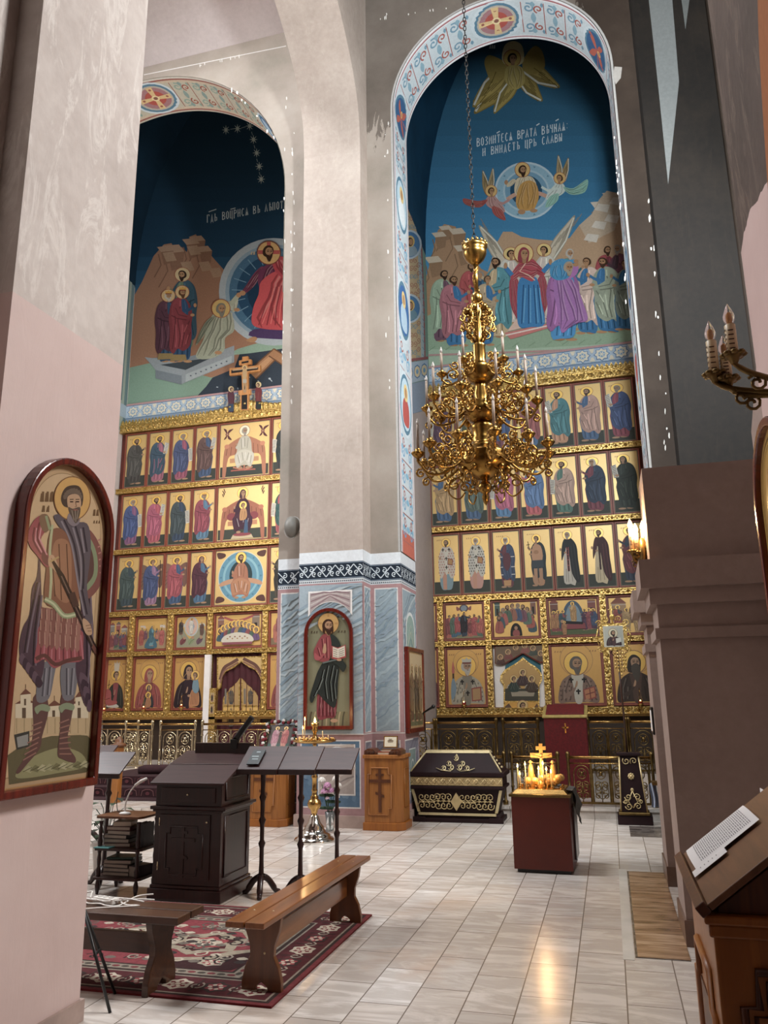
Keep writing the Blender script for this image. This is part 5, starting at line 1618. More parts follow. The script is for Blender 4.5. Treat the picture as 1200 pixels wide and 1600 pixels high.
def fblue(P, w, h):
 saint(P, 0, .085*h, h*.8, -1, cloak='#2f4a70', under='#6b2a3a', kind='mitre', hair='#b5afa4', item='hand')
 T = tf(0, .085*h, h*.8, -1)
 P.poly(T(smooth([(-.06, .66), (.05, .66), (.07, .45), (.0, .32), (-.07, .45)], 3)), '#5f2436')
 for y in (.6, .4, .25):
  P.line(T([(-.15, y), (-.08, y)]), h*.012, '#d5d2cc'); P.line(T([(.08, y), (.13, y)]), h*.012, '#d5d2cc')
 P.poly(T([(-.06, .03), (.07, .03), (.08, .14), (-.07, .14)]), '#c08a44')
sp(3, 'icon of hierarch in blue mantle with maroon front, third row under chandelier', fblue)
def fwar(P, w, h):
 saint(P, 0, .085*h, h*.8, -1, cloak='#2b3c44', under='#b98352', kind='young', hair='#3a2818', item='cross')
 T = tf(0, .085*h, h*.8, -1)
 P.poly(T(smooth([(-.07, .78), (.08, .78), (.1, .5), (-.09, .5)], 3)), '#c08a5c')
 P.poly(T([(-.09, .5), (.1, .5), (.12, .36), (-.11, .36)]), '#35424c')
 for x in (-.05, .05):
  P.poly(T([(x-.03, .03), (x+.03, .03), (x+.035, .34), (x-.035, .34)]), '#b08158')
 P.poly(T(ell(.02, .66, .05, .04, 10)), '#a87444')
sp(4, 'icon of young warrior in tan tunic and dark cloak, third row right bay', fwar)
sp(5, 'icon of monk in black mantle with red crosses over white, third row right bay', lambda P, w, h: monk(P, 0, .075*h, h*.84, -1, '#22262a', '#c9c3b4', '#a39c90', trim='#a8352f'))
sp(6, 'icon of monk in dark maroon mantle over cream, third row right bay', lambda P, w, h: monk(P, 0, .075*h, h*.84, -1, '#451a20', '#d0bd94', '#4a3528'))
saint_panel(.35, .97, Z3, 'icon of figure in red and blue half hidden behind the lit wall candles', G[3], d=-1, cloak='#7a2730', under='#2c3a50', item='hand')

# feast scenes
def hillsky(P, w, h, c='#a88a5e'):
 P.poly([(-w+.06, .06), (-w+.06, h*.4), (-w*.6, h*.75), (-w*.4, h*.5), (-w*.1, h*.3), (w*.3, h*.45), (w*.6, h*.78), (w-.06, h*.5), (w-.06, .06)], c)
 for q in (-.6, .6):
  P.poly([(w*q-.06, h*.74), (w*q+.07, h*.74), (w*q+.1, h*.66), (w*q-.04, h*.64)], mixc(c, '#ffffff', .35))
  P.line([(w*q, h*.7), (w*q-.05*w, h*.5), (w*q+.1*w, h*.3)], .012, sh(c, .5))
def building(P, x0, x1, y0, y1, c, roof='#8f3a2c'):
 P.rect(x0, y0, x1, y1, c)
 P.poly([(x0-.015, y1), (x1+.015, y1), ((x0+x1)/2, y1+(x1-x0)*.5)], roof)
 P.rect(x0+(x1-x0)*.3, y0+.02, x0+(x1-x0)*.68, y0+(y1-y0)*.6, '#2c2420')
 P.line([(x0, y1-.03), (x1, y1-.03)], .012, mixc(c, '#ffffff', .4))
def crowd(P, xs, y, h, cols, seed, d=None, halo='#d9b050'):
 r = random.Random(seed)
 for x in xs:
  saint(P, x, y+r.uniform(-.03, .03), h*r.uniform(.92, 1.08), d=d or (1 if x < 0 else -1), cloak=r.choice(cols), under=r.choice(cols), kind=r.choice(['beard', 'grey', 'young', 'hood']), hair=r.choice(['#4a3322', '#7d7468', '#2f2118']), halo=halo, item='hand', sx=1.15)
CW = ['#3f5d68', '#8f3a3c', '#6f5a3e', '#4f6a58', '#b56a4c', '#41577c', '#7d4a5c', '#9a7f58']
FG = 'icons in the feast row of the screen'
FZ = (2.875, 3.675)
def fpanel(x0, x1, lab, draw):
 return panel(x0, x1, FZ[0], FZ[1], lab, FG, draw, gold=GOLD, frame=.03, margin='#7a2a1e')
def f1(P, w, h):
 building(P, -w*.85, -w*.45, h*.3, h*.8, '#8a8378'); building(P, w*.2, w*.75, h*.35, h*.7, '#a39a88'); building(P, -w*.3, w*.1, h*.4, h*.82, '#9c4a38', '#6d6a62')
 P.rect(-w+.055, .055, w-.055, h*.2, '#7d8268')
 crowd(P, [-w*.6, -w*.2, w*.25, w*.55], h*.1, h*.48, CW, 1)
fpanel(-11.38, -10.79, 'small feast icon with grey buildings and crowd, leftmost in feast row', f1)
def f2(P, w, h):
 hillsky(P, w, h)
 crowd(P, [-w*.62, w*.6], h*.12, h*.5, ['#a8432f', '#b5473c'], 2); crowd(P, [-w*.35, w*.32], h*.3, h*.4, CW, 4)
 P.poly(smooth([(-w*.4, .08), (-w*.15, h*.4), (0, h*.5), (w*.15, h*.4), (w*.36, .08)], 3), '#35687c')
 saint(P, 0, h*.14, h*.6, cloak='#41707f', under='#5f9aa8', kind='hood', hair='#41707f', item='hand')
fpanel(-10.64, -9.77, 'small feast icon of teal robed figure between brown hills, left bay', f2)
def f3(P, w, h):
 hillsky(P, w, h, '#9a9a7c')
 P.poly(ell(0, h*.66, w*.42, h*.28, 26), '#b5c0c0'); P.poly(ell(0, h*.66, w*.35, h*.24, 26), '#d3a890'); P.poly([(0, h*.94), (w*.18, h*.66), (0, h*.4), (-w*.18, h*.66)], '#7d98b5')
 saint(P, 0, h*.44, h*.46, cloak='#dcd8cc', under='#cfc9bc')
 crowd(P, [-w*.62, w*.62], h*.42, h*.42, ['#4a4038', '#6a4a3c'], 5)
 for (x, c) in ((-w*.5, '#7a3038'), (0, '#8a9a6c'), (w*.5, '#6d4a58')):
  cl = [(x-.1*w, h*.14), (x+.12*w, h*.2), (x+.2*w, h*.3), (x, h*.34), (x-.18*w, h*.24)]
  P.poly(smooth(cl, 3), c); P.poly(ell(x+.1*w, h*.34, .04, .035, 10), SKIN); P.line([cl[0], (x, h*.24), cl[2]], .012, sh(c, .5))
fpanel(-9.61, -8.75, 'small feast icon of white figure in coloured glory on a mount, left bay', f3)
def f4(P, w, h):
 building(P, -w*.85, -w*.6, h*.4, h*.85, '#8a5a48'); building(P, w*.55, w*.85, h*.4, h*.9, '#8a7460')
 P.line(smooth([(-w*.6, h*.88), (-w*.2, h*.78), (w*.2, h*.8), (w*.6, h*.9)], 4, False), .05, '#a8352f')
 P.rect(-w*.6, h*.35, w*.55, h*.68, '#8fa9a3')
 cols = ['#3f5d68', '#35507c', '#8f3a3c', '#4f6a58', '#6d4a78', '#b5863c']
 for i in range(11):
  t = (i-5)/5
  x = t*w*.74; y = h*(.52-.2*t*t)
  T = tf(x, y-.12, .34, 1 if t < 0 else -1)
  P.poly(T(smooth([(-.24, .1), (-.2, .42), (0, .58), (.2, .42), (.26, .1)], 3)), cols[i % 6])
  P.line(T([(-.08, .15), (-.02, .5)]), .012, sh(cols[i % 6], .5))
  head(P, T, 0, .74, .15, ['beard', 'young', 'grey'][i % 3], SKIN, ['#4a3322', '#6a5a48', '#8a8378'][i % 3], '#d9b050', 1)
 P.poly(smooth([(-w*.66, h*.2), (-w*.5, h*.36), (0, h*.44), (w*.5, h*.36), (w*.66, h*.2), (w*.4, h*.16), (-w*.4, h*.16)], 4), '#d5cdb8')
 P.rect(-w*.6, h*.1, w*.6, h*.17, '#8f3a4a')
 for i in range(9):
  P.poly(ell(-w*.4+w*.1*i, h*(.27+.05*(i % 2)), .022, .016, 8), ['#a87a3c', '#8a4a38'][i % 2])
fpanel(-8.61, -7.38, 'wide feast icon of a supper around a white table, above the central doors', f4)
def f5(P, w, h):
 P.rect(-w+.055, .055, w-.055, h*.25, '#7d6a48')
 crowd(P, [-w*.55, -w*.25, w*.1, w*.45], h*.12, h*.62, ['#a8432f', '#b5573c', '#8f3a3c', '#41577c'], 9)
 crowd(P, [-w*.4, -w*.05, w*.3], h*.34, h*.56, ['#b5863c', '#c08a5c', '#8f3a3c'], 10)
fpanel(-7.25, -6.4, 'small feast icon of red and orange robed crowd, beside painted pier edge', f5)
def f6(P, w, h):
 P.poly([(-w+.055, .055), (w-.055, .055), (w-.055, h*.5), (-w+.055, h*.85)], '#c07a58')
 for i in range(8):
  P.line([(-w*.8, h*(.8-.09*i)), (w*.5, h*(.45-.06*i))], .03, ['#c99a78', '#a35a44', '#8fa0a0'][i % 3])
 crowd(P, [-w*.2, w*.45], h*.12, h*.6, CW, 12)
fpanel(-4.11, -3.38, 'small feast icon with slanting orange rocks, leftmost of right bay', f6)
def f7(P, w, h):
 P.rect(-w+.055, .055, w-.055, h*.2, '#8a9068')
 P.poly(ell(0, h*.84, w*.22, h*.1, 16), '#5c4a58'); P.poly(ell(0, h*.84, w*.15, h*.08, 14), '#8a9aa8')
 for q in (-1, 1):
  P.poly(smooth([(q*w*.18, h*.82), (q*w*.36, h*.9), (q*w*.34, h*.78)], 3), '#9c4a3c')
 crowd(P, [-w*.74, -w*.5, -w*.28, w*.28, w*.5, w*.74], h*.1, h*.6, ['#b5373c', '#c0503c', '#41708a', '#5f7a68', '#8f3a3c'], 14, halo=None)
 saint(P, 0, h*.1, h*.66, cloak='#2b2430', under='#33465c', kind='hood', hair='#2b2430', arms=1)
fpanel(-3.26, -2.38, 'small feast icon of dark robed woman amid red robed men, right bay', f7)
def f8(P, w, h):
 building(P, -w*.84, -w*.62, h*.6, h*.92, '#4f6a60', '#3a4a44'); building(P, w*.62, w*.84, h*.6, h*.95, '#8a5a48')
 P.poly(arc(0, h*.42, w*.74, 0, 180, 16, h*.38)+arc(0, h*.3, w*.5, 180, 0, 12, h*.3), '#c3a878')
 cols = ['#3f5d68', '#a8432f', '#5f7a68', '#7d4a5c', '#41577c', '#9a5a40', '#4f6a58', '#b04a3c']
 for i in range(10):
  a = math.radians(8+164*i/9)
  x = w*.68*math.cos(a); y = h*.3+h*.36*math.sin(a)
  T = tf(x, y-.1, .36, 1 if x < 0 else -1)
  P.poly(T(smooth([(-.22, -.1), (-.18, .42), (0, .56), (.2, .42), (.24, -.1)], 3)), cols[i % 8])
  P.line(T([(-.06, 0), (0, .48)]), .012, sh(cols[i % 8], .5))
  head(P, T, 0, .7, .13, ['beard', 'grey', 'young'][i % 3], SKIN, ['#4a3322', '#8a8378', '#5a4030'][i % 3], None, 1)
 P.poly(arc(0, .1, w*.24, 0, 180, 12, h*.28)+[(-w*.24, .06), (w*.24, .06)], '#1d1714')
 P.poly(smooth([(-w*.13, .07), (-w*.1, h*.22), (w*.1, h*.22), (w*.13, .07)], 3), '#9a3a34'); P.poly(ell(0, h*.28, .035, .04, 10), SKIN)
fpanel(-2.26, -1.24, 'wide feast icon of figures seated in an arc around dark doorway, right bay', f8)
def f9(P, w, h):
 building(P, -w*.86, -w*.56, h*.45, h*.88, '#7d4a3c'); building(P, w*.56, w*.86, h*.45, h*.9, '#8f4a40', '#b5863c')
 P.rect(-w+.055, .055, w-.055, h*.22, '#59683f')
 P.poly(arc(0, h*.4, w*.42, 0, 180, 16, h*.52)+[(-w*.42, h*.3), (w*.42, h*.3)], '#41607a'); P.poly(arc(0, h*.4, w*.3, 0, 180, 16, h*.44)+[(-w*.3, h*.3), (w*.3, h*.3)], '#7f9aa8')
 saint(P, 0, h*.34, h*.54, cloak='#c09048', under='#d0a860', d=-1)
 crowd(P, [-w*.74, -w*.56, -w*.4], h*.16, h*.52, ['#8f3a3c', '#b57a3c', '#3f5d68'], 16); crowd(P, [w*.44, w*.6, w*.76], h*.16, h*.52, ['#9c3f4a', '#5a3a58', '#41577c'], 17)
 P.poly([(-w*.5, h*.2), (w*.45, h*.2), (w*.42, h*.34), (-w*.45, h*.38)], '#8f3038'); P.poly([(-w*.46, h*.34), (w*.34, h*.31), (w*.36, h*.37), (-w*.42, h*.42)], '#1f1c22'); P.poly(ell(-w*.42, h*.4, .04, .035, 10), SKIN)
 crowd(P, [-w*.35], h*.08, h*.34, ['#b57a3c'], 18)
fpanel(-1.12, -.06, 'wide feast icon of reclining dark figure before blue glory, right bay', f9)
def f10(P, w, h):
 building(P, -w*.8, -w*.2, h*.35, h*.8, '#b08a5c', '#8f4a30'); P.poly(arc(w*.3, h*.55, w*.4, 0, 180, 12, h*.28)+[(-w*.1, h*.3), (w*.7, h*.3)], '#7d5a3c')
 crowd(P, [-w*.55, -w*.2, w*.2, w*.55], h*.1, h*.6, ['#b5863c', '#a8432f', '#4f5a58', '#c09a5c'], 20)
fpanel(.06, 1.02, 'feast icon with arched brown building, above the dark robed monk icon', f10)

# large half-figure icons of the lowest row
LZ_ = (1.53, 2.745)
LG = 'half-figure icons in the lowest row of the screen'
def lpanel(x0, x1, lab, draw):
 def dd(P, w, h):
  P.ring(0, h*.74, w*.62, w*.62, .012, '#b5853a')
  caption(P, -w*.8, h*.86, w*.3, h*.03, '#8a4a24', 3); caption(P, w*.5, h*.86, w*.3, h*.03, '#8a4a24', 3)
  draw(P, w, h)
 return panel(x0, x1, LZ_[0], LZ_[1], lab, LG, dd, gold='#c4964a', frame=.03, margin='#8a2a1e')
def l1(P, w, h):
 bust(P, 0, .07, w*1.8, h*.84, '#33352c', '#8f2c30', 'young', '#4a3322', item='cross', d=1)
 P.poly([(-w*.22, h*.74), (w*.22, h*.74), (w*.26, h*.93), (w*.1, h*.88), (0, h*.95), (-w*.1, h*.88), (-w*.26, h*.93)], '#c9b9a0')
 P.poly(smooth([(-w*.75, .1), (-w*.4, h*.16), (w*.2, h*.12), (w*.4, .09), (0, .07)], 3), '#d0c9bc'); P.poly(smooth([(-w*.8, h*.12), (-w*.8, h*.4), (-w*.4, h*.36), (-w*.3, h*.2), (w*.2, h*.18), (w*.1, h*.12)], 3), '#a8352f')
lpanel(-11.38, -10.79, 'half-figure icon of crowned woman in dark green and red, leftmost of lowest row', l1)
def l2(P, w, h):
 bust(P, 0, .07, w*1.8, h*.84, '#9a2f24', '#7d2a24', 'hood', '#9a2f24')
 bust(P, 0, .07, w*.72, h*.5, '#22303c', '#2f3f4c', 'hood', '#22303c', gold='#dcb55a')
 child(P, 0, .08, h*.26, '#b5733a')
lpanel(-10.64, -9.77, 'half-figure icon of red veiled mother holding a smaller mother and child', l2)
def l3(P, w, h):
 bust(P, -.02, .07, w*1.85, h*.9, '#2c1620', '#331a26', 'hood', '#2c1620', d=1)
 P.line(smooth([(-w*.5, h*.5), (-w*.2, h*.66), (w*.1, h*.68), (w*.3, h*.52)], 4, False), .012, '#b5853a')
 P.poly(smooth([(w*.05, .08), (w*.1, h*.3), (w*.35, h*.42), (w*.6, h*.3), (w*.62, .12), (w*.3, .08)], 3), '#c07a34')
 for q in range(5):
  P.line([(w*(.15+.09*q), .12), (w*(.2+.08*q), h*.34)], .012, '#7d4420')
 P.poly(smooth([(w*.2, h*.4), (w*.3, h*.58), (w*.52, h*.55), (w*.6, h*.36), (w*.4, h*.3)], 3), '#6f93a3')
 head(P, tf(w*.34, h*.6, 1, -1), 0, 0.03, .065, 'young', SKIN, '#5a3a22', '#dcb55a', 1)
 P.poly(ell(w*.05, h*.26, .05, .03, 10), SKIN)
lpanel(-9.61, -8.75, 'half-figure icon of dark veiled mother with child in orange, beside white strip', l3)
lpanel(-7.25, -6.4, 'half-figure icon partly hidden behind painted pier, right of central doors', lambda P, w, h: bust(P, 0, .07, w*1.8, h*.84, '#8f2c24', '#2f3f5c', 'beard', '#3a2416', item='book'))
lpanel(-4.11, -3.38, 'half-figure icon of elder in maroon robe partly hidden by side of pier', lambda P, w, h: bust(P, .06, .07, w*2.0, h*.84, '#6a2024', '#4a1a1e', 'grey', '#4a4038'))
def l7(P, w, h):
 bust(P, .02, .07, w*1.8, h*.84, '#b5ab94', '#8f8674', 'mitre', '#c0b8aa', item='candle', crosses=True)
lpanel(-3.26, -2.38, 'half-figure icon of bishop in white with candle and tall cap, right bay', l7)
lpanel(-1.12, -.06, 'half-figure icon of grey bearded bishop holding red book, right bay', lambda P, w, h: bust(P, .0, .07, w*1.7, h*.84, '#8a6a58', '#c9c2b0', 'grey', '#6a6258', item='book', crosses=True))
def l9(P, w, h):
 bust(P, -.02, .07, w*1.8, h*.84, '#3f2c20', '#54392a', 'hood', '#33241a')
 P.poly(smooth([(-w*.2, h*.6), (0, h*.66), (w*.16, h*.6), (w*.12, h*.46), (0, h*.36), (-w*.14, h*.46)], 3), '#4f4438')
lpanel(.06, 1.02, 'half-figure icon of hooded monk in brown, behind the banner pole', l9)

# central doors
t = thing('royal_doors', (-7.98, YI, .45), 'pair of gilded doors with pointed tops and painted panels below dark maroon curtain', 'door')
def pxl(ox, oy, oz, Y):
 return lambda u, v, ww: at(u, v, Y-ww)-Vector((ox, oy, oz))
def leaf_poly(side):
 if side < 0:
  return [(347, 1128), (347, 1098), (349, 1090), (356, 1080), (366, 1070), (372, 1064), (375, 1059), (375, 1128)]
 return [(377, 1128), (377, 1059), (381, 1064), (388, 1071), (398, 1080), (405, 1091), (406, 1099), (406, 1128)]
for side in (-1, 1):
 pts = [at(p[0], p[1], YI+.02) for p in leaf_poly(side)]
 b = MB(); b.prism([(p.x+7.98, p.z-.45) for p in pts], 'xz', .02, .06)
 lf = b.build('door_leaf', 'gilt', t)
 P = Paint(pxl(-7.98, YI, .45, YI+.02), .0006, .001)
 x0, x1 = (349, 373) if side < 0 else (379, 404)
 P.poly([(x0, 1100), (x0+2, 1091), (x1-4 if side < 0 else x0+2, 1068), (x1, 1062), (x1, 1102), (x0, 1102)] if side < 0 else [(x0, 1062), (x0+4, 1067), (x1-6, 1081), (x1, 1091), (x1, 1102), (x0, 1102)], '#b5925a', 1)
 saint(P, (x0+x1)/2, 1101, 26, cloak='#6d5a44', under='#4a4a4c', up=-1, d=side, gold=0)
 P.rect(x0+2, 1076, x0+5, 1100, '#7d7468')
 P.rect(x0, 1105, x1, 1128, '#d3ae62', 1)
 saint(P, (x0+x1)/2, 1136, 30, cloak='#5f4a36' if side < 0 else '#2f2a28', under='#4a4a4c', up=-1, d=-side, gold=0, feet=False)
 P.build('door_painting', lf, ('paint', 'leaf'), (0, -1, 0))
t = thing('doorway_canopy', (-7.98, YI, 2.0), 'gold arched head of the central doorway painted with brown angel arms', 'door surround')
pts = [(339, 1080), (339, 1027), (413, 1025), (413, 1066), (408, 1064), (406, 1058), (400, 1048), (388, 1042), (377, 1034), (366, 1043), (352, 1050), (347, 1058), (345, 1074)]
b = MB(); w3 = [at(p[0], p[1], YI-.02) for p in pts]
b.prism([(p.x+7.98, p.z-2.0) for p in w3], 'xz', -.02, .03); b.build('arch_board', 'gilt', t)
P = Paint(pxl(-7.98, YI, 2.0, YI-.02), .0006, .001)
P.poly([(341, 1076), (341, 1029), (411, 1027), (411, 1062), (408, 1056), (401, 1046), (388, 1040), (377, 1032), (365, 1041), (351, 1048), (345, 1058), (344, 1070)], '#c9a86a', 1)
for a in ([(344, 1062), (350, 1044), (362, 1036), (372, 1030)], [(408, 1052), (400, 1040), (390, 1034), (380, 1029)]):
 P.line(smooth(a, 4, False), 5, '#6a3a28')
 P.line(smooth([(p[0], p[1]+5) for p in a], 4, False), 2.5, '#8f5a3c')
P.build('arch_painting', t, ('paint', 'leaf'), (0, -1, 0))
b = MB()
n = 40
V = []
for i in range(n+1):
 x = -8.6+1.22*i/n; y = 16.5+.02*math.sin(i*1.3)
 V += [(x, y-.065, .45), (x, y-.065, 2.75)]
b.add(V, [(2*i, 2*i+2, 2*i+3, 2*i+1) for i in range(n)], True)
tag(b.build('curtain', plain('dark_maroon_velvet_curtain', '#3c0b16', 0.8, 0, 0.2, 8)), 'dark maroon curtain hanging in the arched central doorway above the doors', 'curtain')
b = MB(); b.box(-8.74, -8.6, 16.28, 16.36, .45, 2.74)
tag(b.build('white_light_strip', 'white_light'), 'narrow white upright strip standing for light left of the central doorway', 'strip')  # white strip put in for a column of light
b = MB(); b.box(-8.6, -8.45, 16.3, 16.42, .45, 2.0)
jb = b.build('door_pillar', 'gilt'); tag(jb, 'slim gilded pillar with tiny painted saints at left side of central doors', 'pillar')
P = Paint(lambda u, v, ww: (u, 16.3-ww, v), .0006, .001)
for z in (1.55, 1.8):
 P.rect(-8.57, z-.1, -8.48, z+.1, '#c9a86a'); saint(P, -8.525, z-.09, .17, cloak='#4a4038', under='#8a3a30', gold=0)
P.build('pillar_painting', jb, ('paint', 'leaf'), (0, -1, 0))

# side door of the right bay
t = thing('side_door', (-1.72, YI, .45), 'ogee topped painted side door with angel and sunlit gap, right bay of the screen', 'door')
lp = [(787, 1120), (787, 1072), (781, 1063), (782, 1055), (789, 1046), (798, 1041), (808, 1035), (817, 1027), (826, 1035), (836, 1041), (843, 1047), (847, 1055), (847, 1063), (843, 1071), (843, 1120)]
b = MB(); w3 = [at(p[0], p[1], YI+.02) for p in lp]
b.prism([(p.x+1.72, p.z-.45) for p in w3], 'xz', .02, .06); lf = b.build('door_leaf', 'gilt', t)
P = Paint(pxl(-1.72, YI, .45, YI+.02), .0006, .001)
P.poly([(789, 1095), (789, 1070), (784, 1062), (786, 1054), (800, 1043), (817, 1031), (834, 1043), (844, 1054), (845, 1062), (841, 1070), (841, 1095)], '#b08d52', 1)
P.rect(789, 1076, 841, 1095, '#4a4636')
P.poly([(798, 1080), (836, 1080), (834, 1088), (800, 1088)], '#a89a80')
for (x, c) in ((803, '#33443c'), (817, '#4a3030'), (831, '#4f3a28')):
 y = 1078 if x != 817 else 1068
 for q in (-1, 1):
  wing(P, (x+q*3, y-8), (x+q*11, y-2), 6, '#6a4a30', 2)
 cloth(P, [(x-8, y+2), (x-6, y-10), (x, y-14), (x+6, y-10), (x+8, y+2)], c)
 faceh(P, x, y-17, 3.6, 'young', '#3a2416', '#dcb55a')
P.rect(789, 1097, 841, 1120, '#c9983f', 1)
for q in (-1, 1):
 P.poly([(815+q*26, 1120), (815+q*26, 1104), (817+q*22, 1099), (817+q*14, 1110), (817+q*12, 1120)], '#6a4a30')
cloth(P, [(803, 1124), (807, 1112), (817, 1107), (827, 1112), (831, 1124)], '#54302a'); faceh(P, 817, 1103, 5, 'young', '#3a2416', '#dcb55a')
P.build('door_painting', lf, ('paint', 'leaf'), (0, -1, 0))
t = thing('doorway_canopy', (-1.72, YI, 2.3), 'painted board with reclining figures above the side door of right bay', 'door surround')
pp = [(773, 1037), (773, 1010), (853, 1007), (853, 1034), (843, 1036), (834, 1031), (817, 1021), (799, 1032), (785, 1039)]
b = MB(); w3 = [at(p[0], p[1], YI-.01) for p in pp]
b.prism([(p.x+1.72, p.z-2.3) for p in w3], 'xz', -.01, .03); b.build('arch_board', 'frame_red', t)
P = Paint(pxl(-1.72, YI, 2.3, YI-.01), .0006, .001)
P.poly([(774, 1036), (774, 1011), (852, 1008), (852, 1033), (844, 1034), (834, 1029), (817, 1019), (799, 1030), (786, 1037)], '#7d6448')
for (x, y, c) in ((782, 1034, '#5a3028'), (794, 1026, '#8a3a34'), (806, 1019, '#7d5a3c'), (820, 1016, '#9c4a3c'), (833, 1020, '#4f5a50'), (845, 1028, '#6a4a3c')):
 cloth(P, [(x-6, y+4), (x-3, y-4), (x+4, y-5), (x+7, y+3)], c); faceh(P, x, y-7, 2.8, 'young', '#3a2416', '#c9a060')
P.build('arch_painting', t, ('paint', 'leaf'), (0, -1, 0))
b = MB(); w3 = [at(p[0], p[1], YI+.1) for p in ((788, 1056), (790, 1040), (817, 1018), (845, 1038), (847, 1056))]
b.prism([(p.x, p.z) for p in w3], 'xz', 16.461, 16.464)
tag(b.build('teal_arch_board', plain('teal_painted_board', '#2b5f6c', 0.6, 0, 0.15, 6)), 'teal painted arch board behind the pointed top of the side door', 'board')
b = MB(); b.box(-2.25, -1.13, 16.466, 16.469, 1.52, 2.74)
tag(b.build('daylight_stand_in_panel', 'white_light'), 'white panel standing in for daylight in the gaps beside the side door', 'panel')  # white panel in place of daylight from the altar

# carved cross with two mourners standing on the screen
t = thing('carved_cross', (-7.95, 16.32, 8.52), 'carved wooden crucifix with gilded rim standing on top of the icon screen', 'cross')
def lx(px_, py_):
 p = at(px_, py_, 16.32)
 return (p.x+7.95, p.z-8.52)
cr = [(376, 641), (376, 618), (373, 617), (373, 611), (379, 610), (378, 585), (359, 587), (359, 576), (379, 574), (379, 571), (374, 571), (374, 564), (379, 563), (379, 558), (388, 557), (388, 562), (393, 562), (393, 569), (387, 570), (387, 573), (407, 571), (407, 580), (388, 583), (388, 609), (392, 609), (392, 616), (389, 617), (389, 641)]
b = MB(); b.prism([lx(*p) for p in cr], 'xz', -.02, .05); b.build('cross_body', wood('light_brown_wood', '#a06a38', '#b98350', .4, 'Z'), t)
P = Paint(lambda u, v, ww: (lx(u, v)[0], -.02-ww, lx(u, v)[1]), .001, .002)
for q in ([(362, 584), (362, 579), (404, 574), (404, 578)], [(380, 610), (381, 586), (386, 586), (386, 609)], [(378, 569), (378, 566), (389, 564), (389, 567)], [(378, 640), (378, 618), (387, 617), (387, 640)]):
 P.poly(q, '#1d1412')
P.line([(364, 579), (374, 578), (383, 577), (393, 576), (403, 575)], 2, '#c29a66')
P.poly(smooth([(380, 578), (386, 577), (386, 588), (385, 594), (381, 594), (380, 588)], 3), '#c29a5c'); P.poly([(380, 593), (386, 593), (386, 599), (380, 599)], '#b5b0a0')
P.line([(382, 599), (381, 608), (383, 614)], 2.6, '#b58c56'); P.line([(384.5, 599), (385, 607), (384, 614)], 2.6, '#b58c56')
P.poly(ell(383, 575, 4, 4, 14), '#d9b060'); P.poly(ell(383, 575.5, 2, 2.6, 10), '#4a3020'); P.poly(ell(383, 576, 1.4, 2, 10), SKIN)
P.build('painted_figure', t, ('paint', 'leaf'), (0, -1, 0))
for (cx, y0, y1, c, c2, lab) in ((361, 604, 643, '#47202c', '#24405c', 'cut-out painted woman in maroon standing left of the carved cross'), (404, 597, 639, '#5c1f20', '#1f2a26', 'cut-out painted man in red brown standing right of the carved cross')):
 p0 = at(cx, y1, 16.32)
 t = thing('mourner_figure', p0, lab, 'figure', 'mourner figures beside the carved cross')
 f_ = 1 if cx < 380 else -1
 sil = smooth([(-4, 0), (-4, -14), (-5, -28), (-2, -34), (-3, -38), (1, -41), (4, -37), (3, -33), (5, -26), (4, -12), (4, 0)], 3)
 b = MB(); q = [at(cx+f_*a, y1+c_*(y1-y0)/41, 16.32)-p0 for a, c_ in sil]
 b.prism([(v.x, v.z) for v in q], 'xz', -.02, .02); b.build('cutout', plain('painted_cutout', c, .5, 0, .1), t)
 P = Paint(lambda u, v, ww, p0=p0: at(u, v, 16.30-ww)-p0, .001, .002)
 P.poly([(cx-4, y1), (cx-4, y1-12), (cx+4, y1-12), (cx+4, y1)], c2)
 P.line([(cx-1, y1-14), (cx, y1-26)], 1.2, sh(c, 1.8))
 P.poly(ell(cx, y0+4, 4.4, 4.6, 16), '#d9c07c'); P.poly(ell(cx+f_, y0+4.5, 2.8, 3.4, 12), c if f_ > 0 else '#4a2f20'); P.poly(ell(cx+f_*1.6, y0+5, 1.8, 2.5, 10), SKIN)
 P.build('painted_figure', t, ('paint', 'leaf'), (0, -1, 0))

# hanging oil lamps in front of the lowest icons
def lampada(x, z, lab, first=[None]):
 if first[0] is None:
  t = thing('oil_lamp', (x, 16.15, z), lab, 'lamp', 'oil lamps before the lowest icons')
  b = MB(); b.lathe([(.001, -.09), (.02, -.075), (.012, -.05), (.05, -.02), (.055, .0), (.045, .01)], (0, 0, 0), 12)
  for k in range(3):
   a = k*2*PI/3
   b.tube([(.05*math.cos(a), .05*math.sin(a), 0), (.01*math.cos(a), .01*math.sin(a), .2)], .003, 4)
  b.tube([(0, 0, .2), (0, .0, .26), (0, .2, .3)], .006, 5); b.build('lamp_body', 'brass', t)
  b = MB(); b.lathe([(.03, -.005), (.04, .04), (.036, .06)], (0, 0, 0), 12); b.build('glass_cup', plain('red_glass', '#8f3a2c', .15), t)
  b = MB(); b.ball((0, 0, .055), (.012, .012, .022), 8, 5); b.build('flame', 'flame', t)
  first[0] = t
  return t
 return dup(first[0], (x, 16.15, z), lab)
for px_, py_, lab in ((162, 1112, 'small oil lamp before the crowned woman icon'), (224, 1109, 'small oil lamp before the red veiled mother icon'), (283, 1106, 'small lit oil lamp before the dark veiled mother icon'), (725, 1102, 'small oil lamp before the bishop with candle icon'), (1001, 1100, 'small oil lamp before the hooded monk icon')):
 p = at(px_, py_, 16.15)
 lampada(p.x, p.z, lab)
